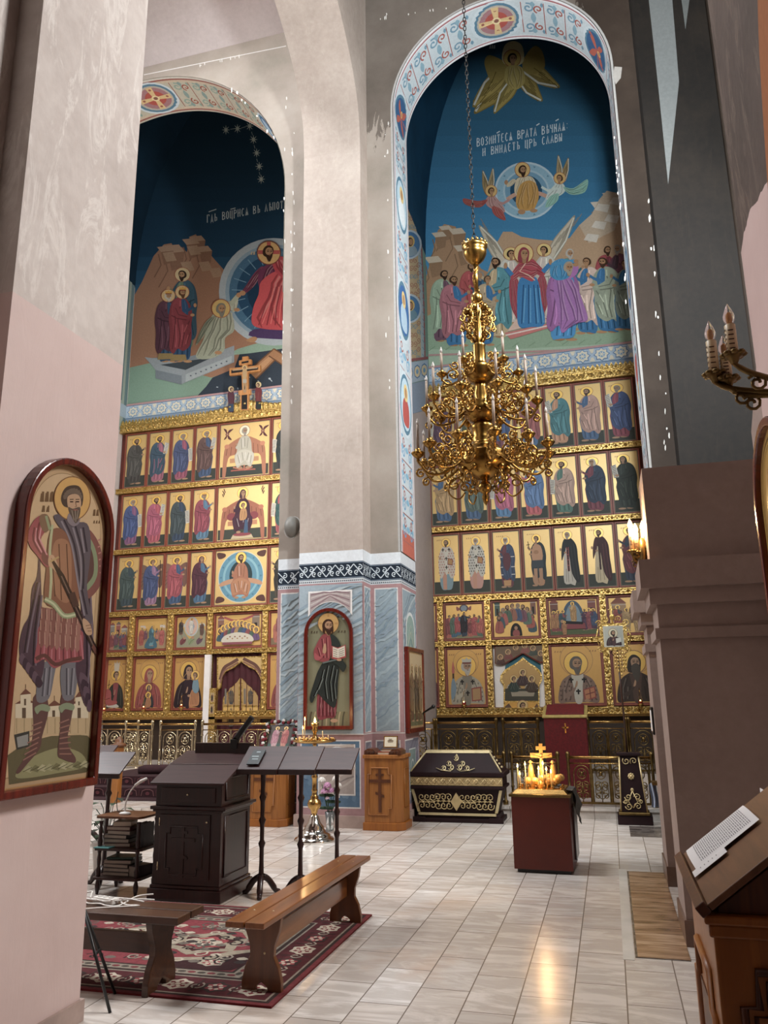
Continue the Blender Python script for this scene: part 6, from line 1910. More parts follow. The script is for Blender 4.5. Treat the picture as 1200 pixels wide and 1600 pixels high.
# ---------------------------------------------------------------- brass railings
def railing(name, x0, x1, y, z0, h, label, group, mat='brass_dk', ends=(1, 1)):
 t = thing(name, (x0, y, z0), label, 'railing', group)
 W = x1-x0
 b = MB()
 b.tube([(0, 0, h-.03), (W, 0, h-.03)], .022, 8); b.tube([(0, 0, h*.84), (W, 0, h*.84)], .01, 6)
 b.build('top_rail', 'brass', t)
 b = MB(); b.box(0, W, -.015, .015, .03, .06); b.build('bottom_rail', mat, t)
 for i, x in enumerate((0, W)):
  if ends[i]:
   b = MB()
   b.lathe([(.04, 0), (.04, .05), (.022, .07), (.02, h*.35), (.03, h*.37), (.02, h*.39), (.02, h*.7), (.03, h*.72), (.022, h*.75), (.022, h*.93), (.032, h*.95), (.03, h), (.036, h+.02), (.02, h+.05), (.001, h+.06)], (x, 0, 0), 10)
   b.build('post', mat if mat != 'brass_dk' else 'brass_dk', t)
 b = MB()
 n = max(1, round((W-.1)/.29)); s = (W-.1)/n
 zt = h*.8; r = s*.43
 for i in range(n):
  cx = .05+s*(i+.5)
  b.tube([(cx-r, 0, .06), (cx-r, 0, zt-r)]+[(cx+r*math.cos(a), 0, zt-r+r*math.sin(a)) for a in [PI-PI*k/10 for k in range(11)]]+[(cx+r, 0, zt-r), (cx+r, 0, .06)], .009, 5)
  b.box(cx+s*.5-.014, cx+s*.5+.014, -.01, .01, .05, h*.84)
  q = zt-r
  b.tube([(cx+r*.55*math.cos(a), 0, q+r*.62*math.sin(a)) for a in [2*PI*k/14 for k in range(14)]], .008, 5, True)
  b.ball((cx, 0, q), (r*.22, .02, r*.3), 8, 5)
  for k in range(4):
   a = PI/4+k*PI/2
   b.ball((cx+r*.33*math.cos(a), 0, q+r*.36*math.sin(a)), (r*.12, .015, r*.12), 6, 4)
  zz = q-r
  b.tube([(cx, 0, .06), (cx, 0, zz)], .008, 5)
  for f in (-1, 1):
   hh = (zz-.1)
   for (zc, rr, dr) in ((zz-.04, r*.46, 1), (.12+hh*.55, r*.48, -1), (.1+hh*.18, r*.42, 1)):
    sp_ = spiral(cx+f*r*.45, zc, rr*.2, rr, PI/2, 1.15*f*dr, 12)
    b.tube([(p[0], 0, p[1]) for p in sp_], .0075, 5)
   b.tube([(cx+f*.01, 0, .1), (cx+f*r*.8, 0, .1+hh*.35), (cx+f*r*.75, 0, .1+hh*.7), (cx+f*.01, 0, zz)], .007, 5)
   b.ball((cx+f*r*.2, 0, .1+hh*.4), (r*.13, .012, r*.2), 6, 4)
 b.build('openwork_panel', mat, t)
 return t
GL = 'lower brass railing sections'; GU = 'upper brass railing sections'
YL_ = 12.5; YU = 14.4
def X_at(px_, py_, Y):
 return at(px_, py_, Y).x
xs = [X_at(p, 1181, YL_) for p in (644, 787, 799, 871, 887, 1018)]
railing('railing', xs[0], xs[1], YL_, .15, .71, 'lower brass railing section behind the dark tomb', GL)
railing('railing_gate', xs[2], xs[3], YL_, .15, .71, 'lower brass railing gate behind the candle stand crucifix', GL)
railing('railing', xs[4], xs[5], YL_, .15, .71, 'lower brass railing section left of the banner stand', GL)
railing('railing', xs[5]+.1, xs[5]+1.2, YL_, .15, .71, 'lower brass railing end section behind right pilaster', GL)
ux = [X_at(p, 1129, YU) for p in (640, 680, 777, 784, 842, 853, 916, 980, 1060)]
for (i, j), lab in zip(((0, 1), (1, 2), (3, 4), (5, 6), (6, 7), (7, 8)), ('upper brass railing short section at side of painted pier', 'upper brass railing section below the bishop with candle icon', 'upper brass railing gate before the ogee side door', 'upper brass railing section in front of the red draped lectern', 'upper brass railing section below the book holding bishop icon', 'upper brass railing section behind the banner pole')):
 railing('railing', ux[i]+.02, ux[j]-.02, YU, .45, .86, lab, GU)
lx_ = [X_at(p, 1130, YU) for p in (120, 196, 240, 250, 307, 315, 452)]
for (i, j, y), lab in zip(((0, 1, YU+.5), (1, 2, YU), (3, 4, YU), (5, 6, YU)), ('upper brass railing section far left beside the framed warrior icon', 'upper brass railing section behind the orange wooden post', 'upper brass railing section left behind the dark choir desk', 'upper brass railing section before the central doors')):
 railing('railing', lx_[i]+.02, lx_[j]-.02, y, .45, .86, lab, GU, 'silver')

# ---------------------------------------------------------------- dark tomb-shaped bier
FL = lambda px_, py_, z=0.0: fl(px_, py_, z)
tx0, tx1 = -2.86, -1.55; ty0, ty1 = 11.62, 12.22
tc = (tx0+tx1)/2
t = thing('shroud_tomb', (tc, (ty0+ty1)/2, 0), 'dark maroon coffin shaped tomb with gold scrollwork and sloping lid beside the painted pier', 'tomb')
hw = (tx1-tx0)/2; hd = (ty1-ty0)/2
def frustum(b, w0, d0, z0, w1, d1, z1):
 b.hexa([(-w0, -d0, z0), (w0, -d0, z0), (w0, d0, z0), (-w0, d0, z0)], [(-w1, -d1, z1), (w1, -d1, z1), (w1, d1, z1), (-w1, d1, z1)])
M['coffin'] = plain('dark_maroon_lacquer', '#1c080b', 0.6, 0, 0.2, 6, 0.25)
M['goldpaint'] = plain('gold_paint', '#bba67a', 0.4, 0.5, 0.2, 14)
M['palegold'] = plain('pale_gold_moulding', '#c2b289', 0.4, 0.35, 0.15, 10)
b = MB(); frustum(b, hw-.02, hd, 0, hw-.02, hd, .055); frustum(b, hw-.06, hd-.03, .055, hw-.07, hd-.04, .11);
for f in (-1, 1):
 b.box(f*(hw-.1)-.1, f*(hw-.1)+.1, -hd-.01, -hd+.05, 0, .07)
b.build('plinth', 'coffin', t, .006)
b = MB(); frustum(b, hw-.1, hd-.06, .11, hw+.0, hd-.02, .45); b.build('lower_body', 'coffin', t)
b = MB(); frustum(b, hw+.03, hd+.02, .45, hw+.03, hd+.02, .49); frustum(b, hw+.0, hd, .49, hw+.0, hd, .62); frustum(b, hw+.04, hd+.03, .62, hw+.04, hd+.03, .68); b.build('middle_moulding', 'coffin', t, .008)
b = MB(); frustum(b, hw+.01, hd, .68, hw-.18, hd-.2, .93); b.build('lid', 'coffin', t)
b = MB(); frustum(b, hw-.17, hd-.19, .93, hw-.19, hd-.21, .965); b.build('top_ornament', 'palegold', t)
b = MB(); b.box(-hw+.1, hw-.1, -hd+.01, -hd+.04, .095, .125)
for f in (-1, 1):
 b.hexa([(f*(hw-.1)-.02, -hd+.045, .13), (f*(hw-.1)+.02, -hd+.045, .13), (f*(hw-.1)+.02, -hd+.07, .13), (f*(hw-.1)-.02, -hd+.07, .13)], [(f*(hw-.02)-.02, -hd+.0, .44), (f*(hw-.02)+.02, -hd+.0, .44), (f*(hw-.02)+.02, -hd+.03, .44), (f*(hw-.02)-.02, -hd+.03, .44)])
 b.tube([(f*(hw+.0), -hd-.005, .685), (f*(hw-.18), -hd+.195, .935)], .014, 6)
b.build('gold_edging', 'palegold', t)
def vinework(b, cx, cz, W, H, y, r=.008, sl=0.0):
 yy = lambda z: y+sl*(z-cz)
 n = 3
 for f in (-1, 1):
  for i in range(n):
   x = cx+f*W*(i+.5)/n*.95
   for g in (-1, 1):
    b.tube([(p[0], yy(p[1]), p[1]) for p in spiral(x, cz+g*H*.24, H*.04, H*.24, g*PI/2*f, 1.3, 13)], r, 5)
   b.tube([(x-W*.16, yy(cz), cz), (x, yy(cz), cz+H*.06*f), (x+W*.16, yy(cz), cz)], r, 5)
   b.ball((x, yy(cz), cz), (.018, .008, .018), 6, 4)
b = MB(); vinework(b, -hw*.47, .28, .25, .24, -hd+.02, .007, -.12); b.build('scrollwork', 'goldpaint', t)
b = MB(); vinework(b, hw*.43, .28, .25, .24, -hd+.02, .007, -.12); b.build('scrollwork', 'goldpaint', t)
b = MB(); b.prism([(-.08, .28), (0, .4), (.08, .28), (0, .16)], 'xz', -hd-.01, -hd+.05); b.build('lozenge', 'goldpaint', t)
b = MB(); b.box(-hw-.01, hw+.01, -hd-.012, -hd+.01, .5, .61);
for i in range(11):
 x = -hw+.06+(2*hw-.12)*i/10
 b.tube([(x-.06, -hd-.014, .52), (x, -hd-.014, .595), (x+.06, -hd-.014, .52)], .006, 5); b.tube([(x-.06, -hd-.014, .595), (x, -hd-.014, .515), (x+.06, -hd-.014, .595)], .006, 5)
b.build('gold_band', 'goldpaint', t)
b = MB()
sl = .8
for (dx, dz, s) in ((0, .16, .05), (-.1, .09, .05), (.1, .09, .05), (-.06, .04, .055), (.06, .04, .055), (-.17, .03, .05), (.17, .03, .05)):
 z = .70+dz
 for f in (-1, 1):
  b.tube([(p[0], -hd-.012+sl*(p[1]-.68), p[1]) for p in spiral(dx, z, .008, s*.75, f*PI/2, 1.2*f, 11)], .006, 5)
b.ball((0, -hd-.012+sl*.2, .885), (.02, .012, .035), 6, 4)
for f in (-1, 1):
 b.tube([(f*.06, -hd-.01, .695), (f*.2, -hd-.004, .705), (f*.28, -hd+.02, .735)], .006, 5)
b.build('lid_ornament', 'palegold', t)
b = MB()
for i in range(4):
 b.ball((hw-.03-.035*i, 0, .73+.045*i), (.02, .07-.01*i, .02), 8, 5)
b.build('end_ornament', 'palegold', t)

# ---------------------------------------------------------------- candle stand with the crucifix
cx0, cx1, cy0, cy1 = -1.05, -.45, 8.5, 9.12
ccx, ccy = (cx0+cx1)/2, (cy0+cy1)/2
ct = thing('memorial_candle_table', (ccx, ccy, 0), 'tall red brown box table with brass candle tray standing on the marble floor', 'candle table', None, -.035)
b = MB(); b.box(-.29, .29, -.29, .29, .035, .72); b.build('cabinet_body', 'redbox', ct, .004)
b = MB(); b.box(-.26, .26, -.26, .27, 0, .035); b.build('plinth', 'black', ct)
b = MB(); b.box(-.31, .31, -.31, .31, .72, .745); b.build('top_edge', 'brass_dk', ct, .003)
b = MB(); b.hexa([(-.28, -.28, .745), (.28, -.28, .745), (.28, .28, .745), (-.28, .28, .745)], [(-.24, -.24, .79), (.24, -.24, .79), (.24, .24, .79), (-.24, .24, .79)])
for i in range(12):
 b.lathe([(.012, 0), (.016, .03), (.01, .03)], (-.21+.085*(i % 6), -.2+.2*(i//6), .79), 8)
b.build('candle_tray', 'brass', ct, .004)
b = MB(); b.box(.29, .31, -.05, .3, .1, .6); b.build('side_board', 'mahog', ct)
b = MB()
V = []
for i in range(9):
 for j in range(7):
  y = -.12+.05*i; v = j/6
  V.append((.312+.05*v+.02*math.sin(i*1.4+j), y+.03*v, .77-.34*v*(.75+.25*math.sin(i*.8))))
b.add(V, [(i*7+j, i*7+j+1, (i+1)*7+j+1, (i+1)*7+j) for i in range(8) for j in range(6)], True)
b.add([(x, y, z) for (x, y, z) in ((.1, -.12, .8), (.1, .28, .8), (.312, .28, .77), (.312, -.12, .77))], [(0, 1, 2, 3)])
o = b.build('cloth', 'greycloth', None, 0, (ccx, ccy, 0)); o.rotation_euler.z = -.035
tag(o, 'grey cloth draped over right side of the red brown candle table', 'cloth')
M['glowwood'] = plain('light_gilded_wood', '#cfa05c', 0.4, 0.25, 0.1, 10)
tc_ = thing('table_crucifix', (ccx+.0, ccy+.06, .79), 'small gilded crucifix with rocky base among candles on the red brown table', 'cross')
b = MB(); b.prism([(x*.88, z*.8) for x, z in [(-.022, 0), (.022, 0), (.022, .36), (.13, .365), (.13, .42), (.022, .42), (.022, .46), (.06, .46), (.06, .505), (.022, .505), (.022, .54), (-.022, .54), (-.022, .505), (-.06, .505), (-.06, .46), (-.022, .46), (-.022, .42), (-.13, .42), (-.13, .365), (-.022, .36)]], 'xz', -.012, .012)
b.build('cross_body', 'glowwood', tc_, .002)
b = MB(); b.tube([(0, -.02, .19), (0, -.022, .25), (0, -.02, .29)], [.012, .02, .016], 8); b.tube([(-.1, -.016, .322), (0, -.02, .285), (.1, -.016, .322)], .007, 6); b.tube([(0, -.02, .19), (.005, -.016, .12)], [.014, .006], 6); b.ball((0, -.022, .315), .015, 8, 6)
b.build('figure', 'glowwood', tc_)
b = MB(); b.ball((0, 0, .03), (.1, .07, .05), 10, 6)
for i in range(16):
 a = i*2.4
 b.ball((.2*math.cos(a)*(.5+.5*(i % 3)/2), .07*math.sin(a)-.03, .03+.03*(i % 3)), (.045, .03, .04), 6, 4)
b.build('rocky_base', 'glowwood', tc_)
for dx, lab in ((-.115, 'small gilded mourner figure left of the table crucifix'), (.115, 'small gilded mourner figure right of the table crucifix')):
 t = thing('statuette', (ccx+dx, ccy+.04, .79), lab, 'statuette', 'mourner statuettes on the candle table')
 b = MB(); b.lathe([(.026, .05), (.034, .08), (.03, .15), (.026, .19), (.02, .215), (.012, .225)], (0, 0, 0), 12, .8); b.build('robed_body', 'glowwood', t)
 b = MB(); b.ball((0, -.004, .245), (.017, .017, .021), 8, 6); b.lathe([(.026, .0), (.028, .004), (.026, .008)], (0, .012, .24), 12); b.build('haloed_head', 'glowwood', t)
 b = MB(); b.ball((0, 0, .03), (.04, .035, .035), 8, 5); b.build('rock_foot', 'glowwood', t)
def candle_at(px_, py_flame, py_base, Y, lab, r=.006, first=[None], lit=True, grp='lit candles on the red brown table', base_z=None):
 p = at(px_, py_base, Y); q = at(px_, py_flame, Y)
 z0 = base_z if base_z is not None else p.z
 h = q.z-z0
 t = thing('candle', (p.x, Y, z0), lab, 'candle', grp)
 b = MB(); b.tube([(0, 0, 0), (0, 0, h*.5), (0, 0, h)], r, 8); b.build('wax_stick', 'wax', t)
 if lit:
  b = MB(); b.lathe([(.001, 0), (.008, .012), (.006, .024), (.001, .042)], (0, 0, h+.004), 8); b.build('flame', 'flame', t)
 return t
for px_, pf_, lab in ((810, 1200, 'lit candle at left end of the red brown candle table, tallest of its pair'), (813, 1212, 'short lit candle in front at left end of the red brown candle table'), (822, 1197, 'lit candle second from left on the red brown candle table, tallest one'), (843, 1204, 'lit candle left of the crucifix foot on the candle table'), (850, 1196, 'lit candle directly before the crucifix on the candle table'), (855, 1205, 'lit candle just right of the crucifix foot on the candle table'), (862, 1209, 'lit candle below right mourner statuette on the candle table')):
 candle_at(px_, pf_, 1228, ccy-.12, lab, base_z=.79)
def lamp(name, loc, power, color=(1, .62, .28), r=.03):
 l = bpy.data.lights.new(name, 'POINT'); l.energy = power; l.color = color; l.shadow_soft_size = r
 o = bpy.data.objects.new(name, l); o.location = loc; COL.objects.link(o)
 return o
lamp('candle_glow', (ccx-.05, ccy-.13, 1.0), 5)

# ---------------------------------------------------------------- wooden lecterns by the pier
def cross8(b, cx, cz, s, y, r=.012):
 b.box(cx-r*s, cx+r*s, y-.008, y, cz-.26*s, cz+.22*s); b.box(cx-.13*s, cx+.13*s, y-.0085, y, cz+.07*s, cz+.105*s); b.box(cx-.05*s, cx+.05*s, y-.0085, y, cz+.145*s, cz+.17*s)
 b.add([(cx-.055*s, y-.0087, cz-.06*s), (cx-.055*s, y-.0087, cz-.03*s), (cx+.055*s, y-.0087, cz-.1*s), (cx+.055*s, y-.0087, cz-.07*s)], [(0, 2, 3, 1)])
def analogion(name, loc, label, w, d, h):
 t = thing(name, loc, label, 'lectern', 'golden oak lecterns by the painted pier')
 b = MB()
 b.prism([(-w, -d), (w-.08, -d), (w, -d+.1), (w, d), (-w, d)], 'xy', .1, h-.08)
 b.build('cabinet_body', 'oak', t, .004)
 b = MB(); b.prism([(-w-.02, -d-.02), (w-.06, -d-.02), (w+.03, -d+.09), (w+.03, d), (-w-.02, d)], 'xy', 0, .1); b.build('plinth', 'cab', t, .006)
 b = MB(); b.prism([(-w-.02, -d-.02), (w-.06, -d-.02), (w+.03, -d+.09), (w+.03, d), (-w-.02, d)], 'xy', h-.08, h-.03); b.build('top_board', 'oak', t, .008)
 b = MB()
 for f in (-1, 1):
  b.prism([(f*w, h-.03), (f*w, h+.02), (f*(w-.05), h+.05), (f*(w-.12), h+.045), (f*(w-.17), h+.0), (f*(w-.17), h-.03)], 'xz', -d, d*.2)
  for k in range(3):
   b.tube([(p[0], -d-.004, p[1]) for p in spiral(f*(w-.05-.04*k), h+.0, .003, .022, k, 1.4, 10)], .005, 5)
 b.build('carved_scroll', 'oak_dk', t)
 b = MB()
 fr = [(-w+.06, .2), (-w+.06, h-.28), (-w+.1, h-.28), (-w+.1, h-.2), (w-.18, h-.2), (w-.18, h-.28), (w-.14, h-.28), (w-.14, .28), (w-.18, .28), (w-.18, .2)]
 b.tube([(x, -d-.004, z) for x, z in fr], .009, 6, True)
 b.tube([(w+.003, -d+.16, .28), (w+.003, d-.05, .28), (w+.003, d-.05, h-.22), (w+.003, -d+.16, h-.22)], .008, 6, True)
 b.build('panel_moulding', 'oak', t)
 b = MB(); cross8(b, -.04, (h+.06)/2, 1.15, -d-.001, .017); b.build('inlaid_cross', 'oak_dk', t)
 return t
an = analogion('lectern', (-3.04, 10.98, 0), 'golden oak lectern with dark cross against the corner of the painted pier', .26, .22, 1.0)
an2 = dup(an, (-4.75, 11.0, 0), 'golden oak lectern with dark cross seen behind the dark music stands')

t = thing('framed_notice', (-2.98, 10.98, 1.0), 'small framed notice standing on books on the oak lectern by the pier', 'frame')
b = MB(); b.obox((0, 0, .13), (.2, .015, .16), 0, -.2); b.build('frame', 'brass', t)
b = MB(); b.obox((0, -.009, .13), (.17, .006, .13), 0, -.2); b.build('notice_sheet', plain('cream_sheet', '#cfc7b0', .6), t)
b = MB()
for i, w_ in enumerate((.05, .08, .07, .1)):
 b.obox((0, -.0125, .165-.02*i), (w_, .004, .007), 0, -.2)
b.build('printed_lines', plain('brown_ink', '#5a4a38', .7), t)
def book(name, loc, size, c, label, rz=0.0, group=None, page='#cfc6b2'):
 t = thing(name, loc, label, 'book', group, rz)
 w, d, h = size
 b = MB(); b.box(-w/2+.004, w/2, -d/2+.004, d/2-.004, .004, h-.004); b.build('pages', plain('book_pages', page, .8), t)
 b = MB(); b.box(-w/2, w/2+.004, -d/2, d/2, 0, .004); b.box(-w/2, w/2+.004, -d/2, d/2, h-.004, h); b.box(-w/2, -w/2+.004, -d/2, d/2, 0, h); b.build('cover', plain('book_cover', c, .5, 0, .15), t)
 return t
book('book', (-3.02, 10.88, .97), (.2, .16, .035), '#8a2a1c', 'red book lying on top of the oak lectern by the pier', PI)
book('book', (-2.99, 10.93, 1.005), (.18, .14, .03), '#6a4a24', 'brown book under the framed notice on the oak lectern', PI)

# wreathed icon on the far oak lectern
ip = at(433, 1168, 10.95)
t = thing('festal_icon', (ip.x, 10.95, 1.0), 'tilted icon of two red and pink robed saints inside the flower wreath', 'icon')
TL = -.5
def tilt(x, z):
 return (x, -.0+z*math.sin(.55), z*math.cos(.55)+.02)
V = [(*tilt(x, z)[:1], tilt(x, z)[1]+dy, tilt(x, z)[2]) for dy in (0, .03) for x, z in ((-.19, 0), (.19, 0), (.19, .4), (-.19, .4))]
b = MB(); b.hexa(V[:4], V[4:]); b.build('board', 'mahog', t)
P = Paint(lambda u, v, ww: (u, tilt(u, v)[1]-ww*math.cos(.55), tilt(u, v)[2]+ww*math.sin(.55)), .0006, .001)
P.rect(-.18, .01, .18, .39, '#3a2018'); P.rect(-.165, .025, .165, .375, '#35564c'); P.rect(-.165, .1, .165, .375, '#4f4438')
saint(P, -.07, .05, .31, cloak='#c27a8a', under='#c99a9c', sx=1.2, halo='#d9b060'); saint(P, .07, .05, .31, d=-1, cloak='#c04a44', under='#cf7a62', sx=1.2, halo='#d9b060')
P.build('painted_image', t, ('paint', 'leaf'), (0, -1, 1))
t = thing('flower_wreath', (ip.x, 10.95, 1.0), 'wreath of red and white flowers and green leaves around the tilted icon', 'wreath')
bl = MB()
M['redpetal'] = plain('red_petals', '#6a1420', .7, 0, .3, 40); M['whitepetal'] = plain('white_petals', '#d6d0ca', .7, 0, .1, 40)
r = random.Random(2)
for i in range(46):
 a = i/45
 if a < .36: x, z = -.23, .02+.4*a/.36
 elif a < .64: x, z = -.23+.46*(a-.36)/.28, .44
 else: x, z = .23, .44-.4*(a-.64)/.36
 x += r.uniform(-.025, .025); z += r.uniform(-.02, .03)
 p = tilt(x, z); p = (p[0], p[1]-.03+r.uniform(-.02, .02), p[2])
 k = i % 4
 bl.ball((p[0], p[1]+.02, p[2]), (.034, .015, .026), 6, 4)
 if k:
  red = k < 3
  b = MB(); b.ball(p, .025, 8, 5)
  for q in range(5):
   b.ball((p[0]+.015*math.cos(q*1.26), p[1]-.012, p[2]+.015*math.sin(q*1.26)), .011, 6, 4)
  b.build('flower', 'redpetal' if red else 'whitepetal', t)
bl.build('leaves', 'leafgreen', t)

# ---------------------------------------------------------------- brass floor candle stand
sx_, sy_ = -3.68, 9.85
t = thing('floor_candlestick', (sx_, sy_, 0), 'tall polished brass candle stand with round tray and domed silver base on the floor', 'candle stand')
b = MB(); b.lathe([(.25, 0), (.255, .02), (.235, .045), (.2, .06), (.205, .075), (.16, .11), (.12, .15), (.125, .165), (.08, .22), (.055, .29), (.045, .31)], (0, 0, 0), 32); b.build('base', 'chrome', t)
b = MB(); b.lathe([(.03, .31), (.04, .33), (.045, .36), (.08, .4), (.088, .44), (.075, .48), (.045, .5), (.055, .52), (.035, .54), (.03, .58), (.04, .6), (.03, .62), (.03, .74), (.045, .76), (.03, .78), (.03, .9), (.06, .93), (.065, .96), (.045, .98), (.025, 1.0), (.02, 1.14), (.04, 1.17)], (0, 0, 0), 20)
b.build('stem', 'brass', t)
b = MB(); b.lathe([(.04, 1.16), (.2, 1.175), (.27, 1.19), (.28, 1.215), (.27, 1.215), (.2, 1.195), (.03, 1.19)], (0, 0, 0), 32)
for i in range(30):
 a = i*2*PI/15+.1*(i//15); rr = .24 if i < 15 else .16
 b.lathe([(.009, 0), (.012, .035), (.006, .035)], (rr*math.cos(a), rr*math.sin(a), 1.2), 6)
b.build('tray', 'brass', t)
b = MB(); b.lathe([(.03, 1.2), (.05, 1.22), (.03, 1.25), (.022, 1.3), (.045, 1.33), (.03, 1.36), (.05, 1.39), (.055, 1.42), (.045, 1.42)], (0, 0, 0), 16); b.build('oil_cup', 'brass', t)
b = MB(); b.lathe([(.001, 1.42), (.018, 1.435), (.012, 1.455), (.001, 1.49)], (0, 0, 0), 8); b.build('flame', 'flame', t)
for px_, pf_, lab in ((476, 1126, 'tall lit thin candle on the round brass tray, left of the oil cup'), (473, 1140, 'shorter lit thin candle at left rim of the round brass tray'), (504, 1142, 'unlit thin candle at right of the round brass tray')):
 candle_at(px_, pf_, 1158, sy_-.1, lab, .005, lit=(px_ < 500), grp='thin candles on the round brass tray', base_z=1.215)
for i, (dx, dy) in enumerate(((-.15, -.12), (-.08, -.18), (.0, -.21), (.08, -.17), (.15, -.1), (.2, -.05), (-.2, -.03))):
 t2 = thing('candle', (sx_+dx, sy_+dy, 1.205), 'short thin candle stub set round the rim of the round brass tray', 'candle', 'short stubs on the round brass tray')
 b = MB(); b.tube([(0, 0, 0), (0, 0, .05+.01*(i % 3))], .005, 6); b.build('wax_stick', 'wax', t2)
lamp('tray_glow', (sx_-.1, sy_-.1, 1.5), 3)

# vase of chrysanthemums
vx, vy = -3.7, 10.5
t = thing('glass_vase', (vx, vy, 0), 'clear glass vase on the floor behind the brass candle stand', 'vase')
b = MB(); b.lathe([(.05, 0), (.055, .02), (.05, .1), (.07, .26), (.066, .26), (.046, .1), (.045, .02)], (0, 0, 0), 16); b.build('glass_body', 'glass', t)
r = random.Random(4)
for i, (dx, dz, c, s, lab) in enumerate(((-.1, .62, '#d9d6d0', .055, 'white chrysanthemum at upper left of the floor vase bouquet'), (.1, .64, '#d9d6d0', .055, 'white chrysanthemum at upper right of the floor vase bouquet'), (.13, .56, '#dcd9d4', .05, 'white chrysanthemum below the upper right one in the floor vase'), (-.02, .55, '#b887a8', .06, 'largest pink chrysanthemum in the middle of the floor vase'), (-.06, .48, '#c192b2', .055, 'lower left pink chrysanthemum in the floor vase'), (.04, .49, '#b07da2', .05, 'pink chrysanthemum right of the lower pink one in the floor vase'), (.12, .42, '#d2c9c9', .035, 'small white bud at lower right of the floor vase bouquet'), (-.02, .4, '#d0b9c6', .03, 'small pale pink bud at bottom of the floor vase bouquet'))):
 t = thing('chrysanthemum', (vx, vy, .03), lab, 'flower', 'flowers in the glass floor vase')
 b = MB(); b.tube([(0, 0, 0), (dx*.3, -.02, .25), (dx, -.05, dz-.04)], .005, 5); b.build('stem', 'leafgreen', t)
 b = MB()
 for k in range(26):
  ph = k*2.4; th = .25+1.5*(k/26)
  d_ = Vector((math.sin(th)*math.cos(ph), math.sin(th)*math.sin(ph)-.2, math.cos(th))).normalized()
  b.ball((dx+d_.x*s*.7, -.05+d_.y*s*.7, dz+d_.z*s*.7), (s*.3, s*.3, s*.3), 6, 4)
 b.build('blossom', plain('petals', c, .7, 0, .12, 40), t)
 b = MB()
 for k in range(3):
  z = .28+.08*k; f = 1 if k % 2 else -1
  b.ball((dx*.5+f*.05, -.03, z), (.05, .012, .022), 8, 4)
 b.build('leaf', 'leafgreen', t)
# ---------------------------------------------------------------- dark choir desk
t = thing('choir_desk', (-3.73, 7.05, 0), 'large dark mahogany choir desk with sloping top and panelled door on the carpet edge', 'lectern')
w = .33; d = .3
b = MB(); b.box(-w-.03, w+.03, -d-.03, d+.03, 0, .1); b.box(-w-.015, w+.015, -d-.015, d+.015, .1, .13); b.build('plinth', 'mahog', t, .008)
b = MB(); b.box(-w, w, -d, d, .13, .78); b.build('lower_body', 'mahog', t, .004)
b = MB(); b.box(-w-.04, w+.05, -d-.03, d+.03, .76, .79); b.box(-w-.02, w+.02, -d-.015, d+.015, .74, .76); b.build('waist_moulding', 'mahog', t, .006)
b = MB(); b.prism([(-d, .79), (d, .79), (d, 1.2), (-d, .99)], 'yz', -w, w); b.build('upper_body', 'mahog', t, .004)
def slope_board(b, x0, x1, y0, z0, y1, z1, th):
 n = Vector((0, -(z1-z0), y1-y0)).normalized()*th
 b.hexa([(x0, y0, z0), (x1, y0, z0), (x1, y1, z1), (x0, y1, z1)], [(x0, y0+n.y, z0+n.z), (x1, y0+n.y, z0+n.z), (x1, y1+n.y, z1+n.z), (x0, y1+n.y, z1+n.z)])
b = MB(); slope_board(b, -w-.04, w+.04, -d-.04, .975, -.02, 1.11, .02); b.build('front_flap', 'mahog_x', t, .004)
b = MB(); slope_board(b, -w-.04, w+.04, -.015, 1.113, d+.02, 1.215, .02); b.build('back_flap', 'mahog_x', t, .004)
b = MB(); b.box(-w+.08, w+.02, d-.06, d+.02, 1.2, 1.31); b.build('book_ledge', 'mahog', t, .004)
b = MB(); b.box(-w+.06, w-.1, -d-.012, -d, .18, .72); dr = b.build('door', 'mahog', t, .003)
b = MB()
pts = [(-w+.13, .27), (-w+.13, .56), (-w+.17, .56), (-w+.17, .62), (w-.22, .62), (w-.22, .56), (w-.17, .56), (w-.17, .27), (w-.22, .27), (w-.22, .22), (-w+.17, .22), (-w+.17, .27)]
b.tube([(x, -d-.014, z) for x, z in pts], .009, 6, True); cross8(b, -.03, .43, .9, -d-.012, .014); b.build('door_moulding', 'mahog', dr)
b = MB(); b.ball((w-.13, -d-.02, .66), .011, 8, 6); b.build('door_knob', 'silver', dr)
b = MB(); b.box(-w+.06, w-.06, -d-.01, -d, .82, .95); df = b.build('drawer', 'mahog', t, .003)
b = MB(); b.ball((0, -d-.02, .89), .011, 8, 6); b.build('drawer_knob', 'silver', df)
b = MB()
for z0, z1 in ((.2, .7), (.84, 1.03)):
 b.tube([(w+.004, -d+.07, z0), (w+.004, d-.07, z0), (w+.004, d-.07, z1), (w+.004, -d+.07, z1 if z0 > .5 else z1)], .01, 6, True)
b.build('side_moulding', 'mahog', t)
b = MB()
for z in (.25, .62):
 b.tube([(-w+.055, -d-.012, z), (-w+.055, -d-.012, z+.07)], .006, 6)
b.build('hinge', 'silver', t)
# folded black clip lamp at the back of the desk
p0 = at(366, 1160, 7.3)
t = thing('desk_lamp', p0, 'folded black clip-on lamp rising from the back of the choir desk', 'lamp')
p1 = at(393, 1123, 7.3)-p0
b = MB(); b.box(-.03, .04, -.03, .03, -.06, .03); b.tube([(.02, 0, -.1), (0, 0, 0)], .012, 6); b.build('clamp', 'black', t, .004)
b = MB()
for q in (-.018, .0, .018):
 b.tube([(q, q*.6, .01), (p1.x*.5+q, 0, p1.z*.5+.02), (p1.x+q*.8, 0, p1.z+.0)], .013, 6)
b.build('arm', 'black', t)
b = MB(); b.obox((p1.x*.62, -.01, p1.z*.62), (.05, .05, .26), 0, 0, math.atan2(p1.x, p1.z)); b.build('lamp_head', 'black', t, .01)

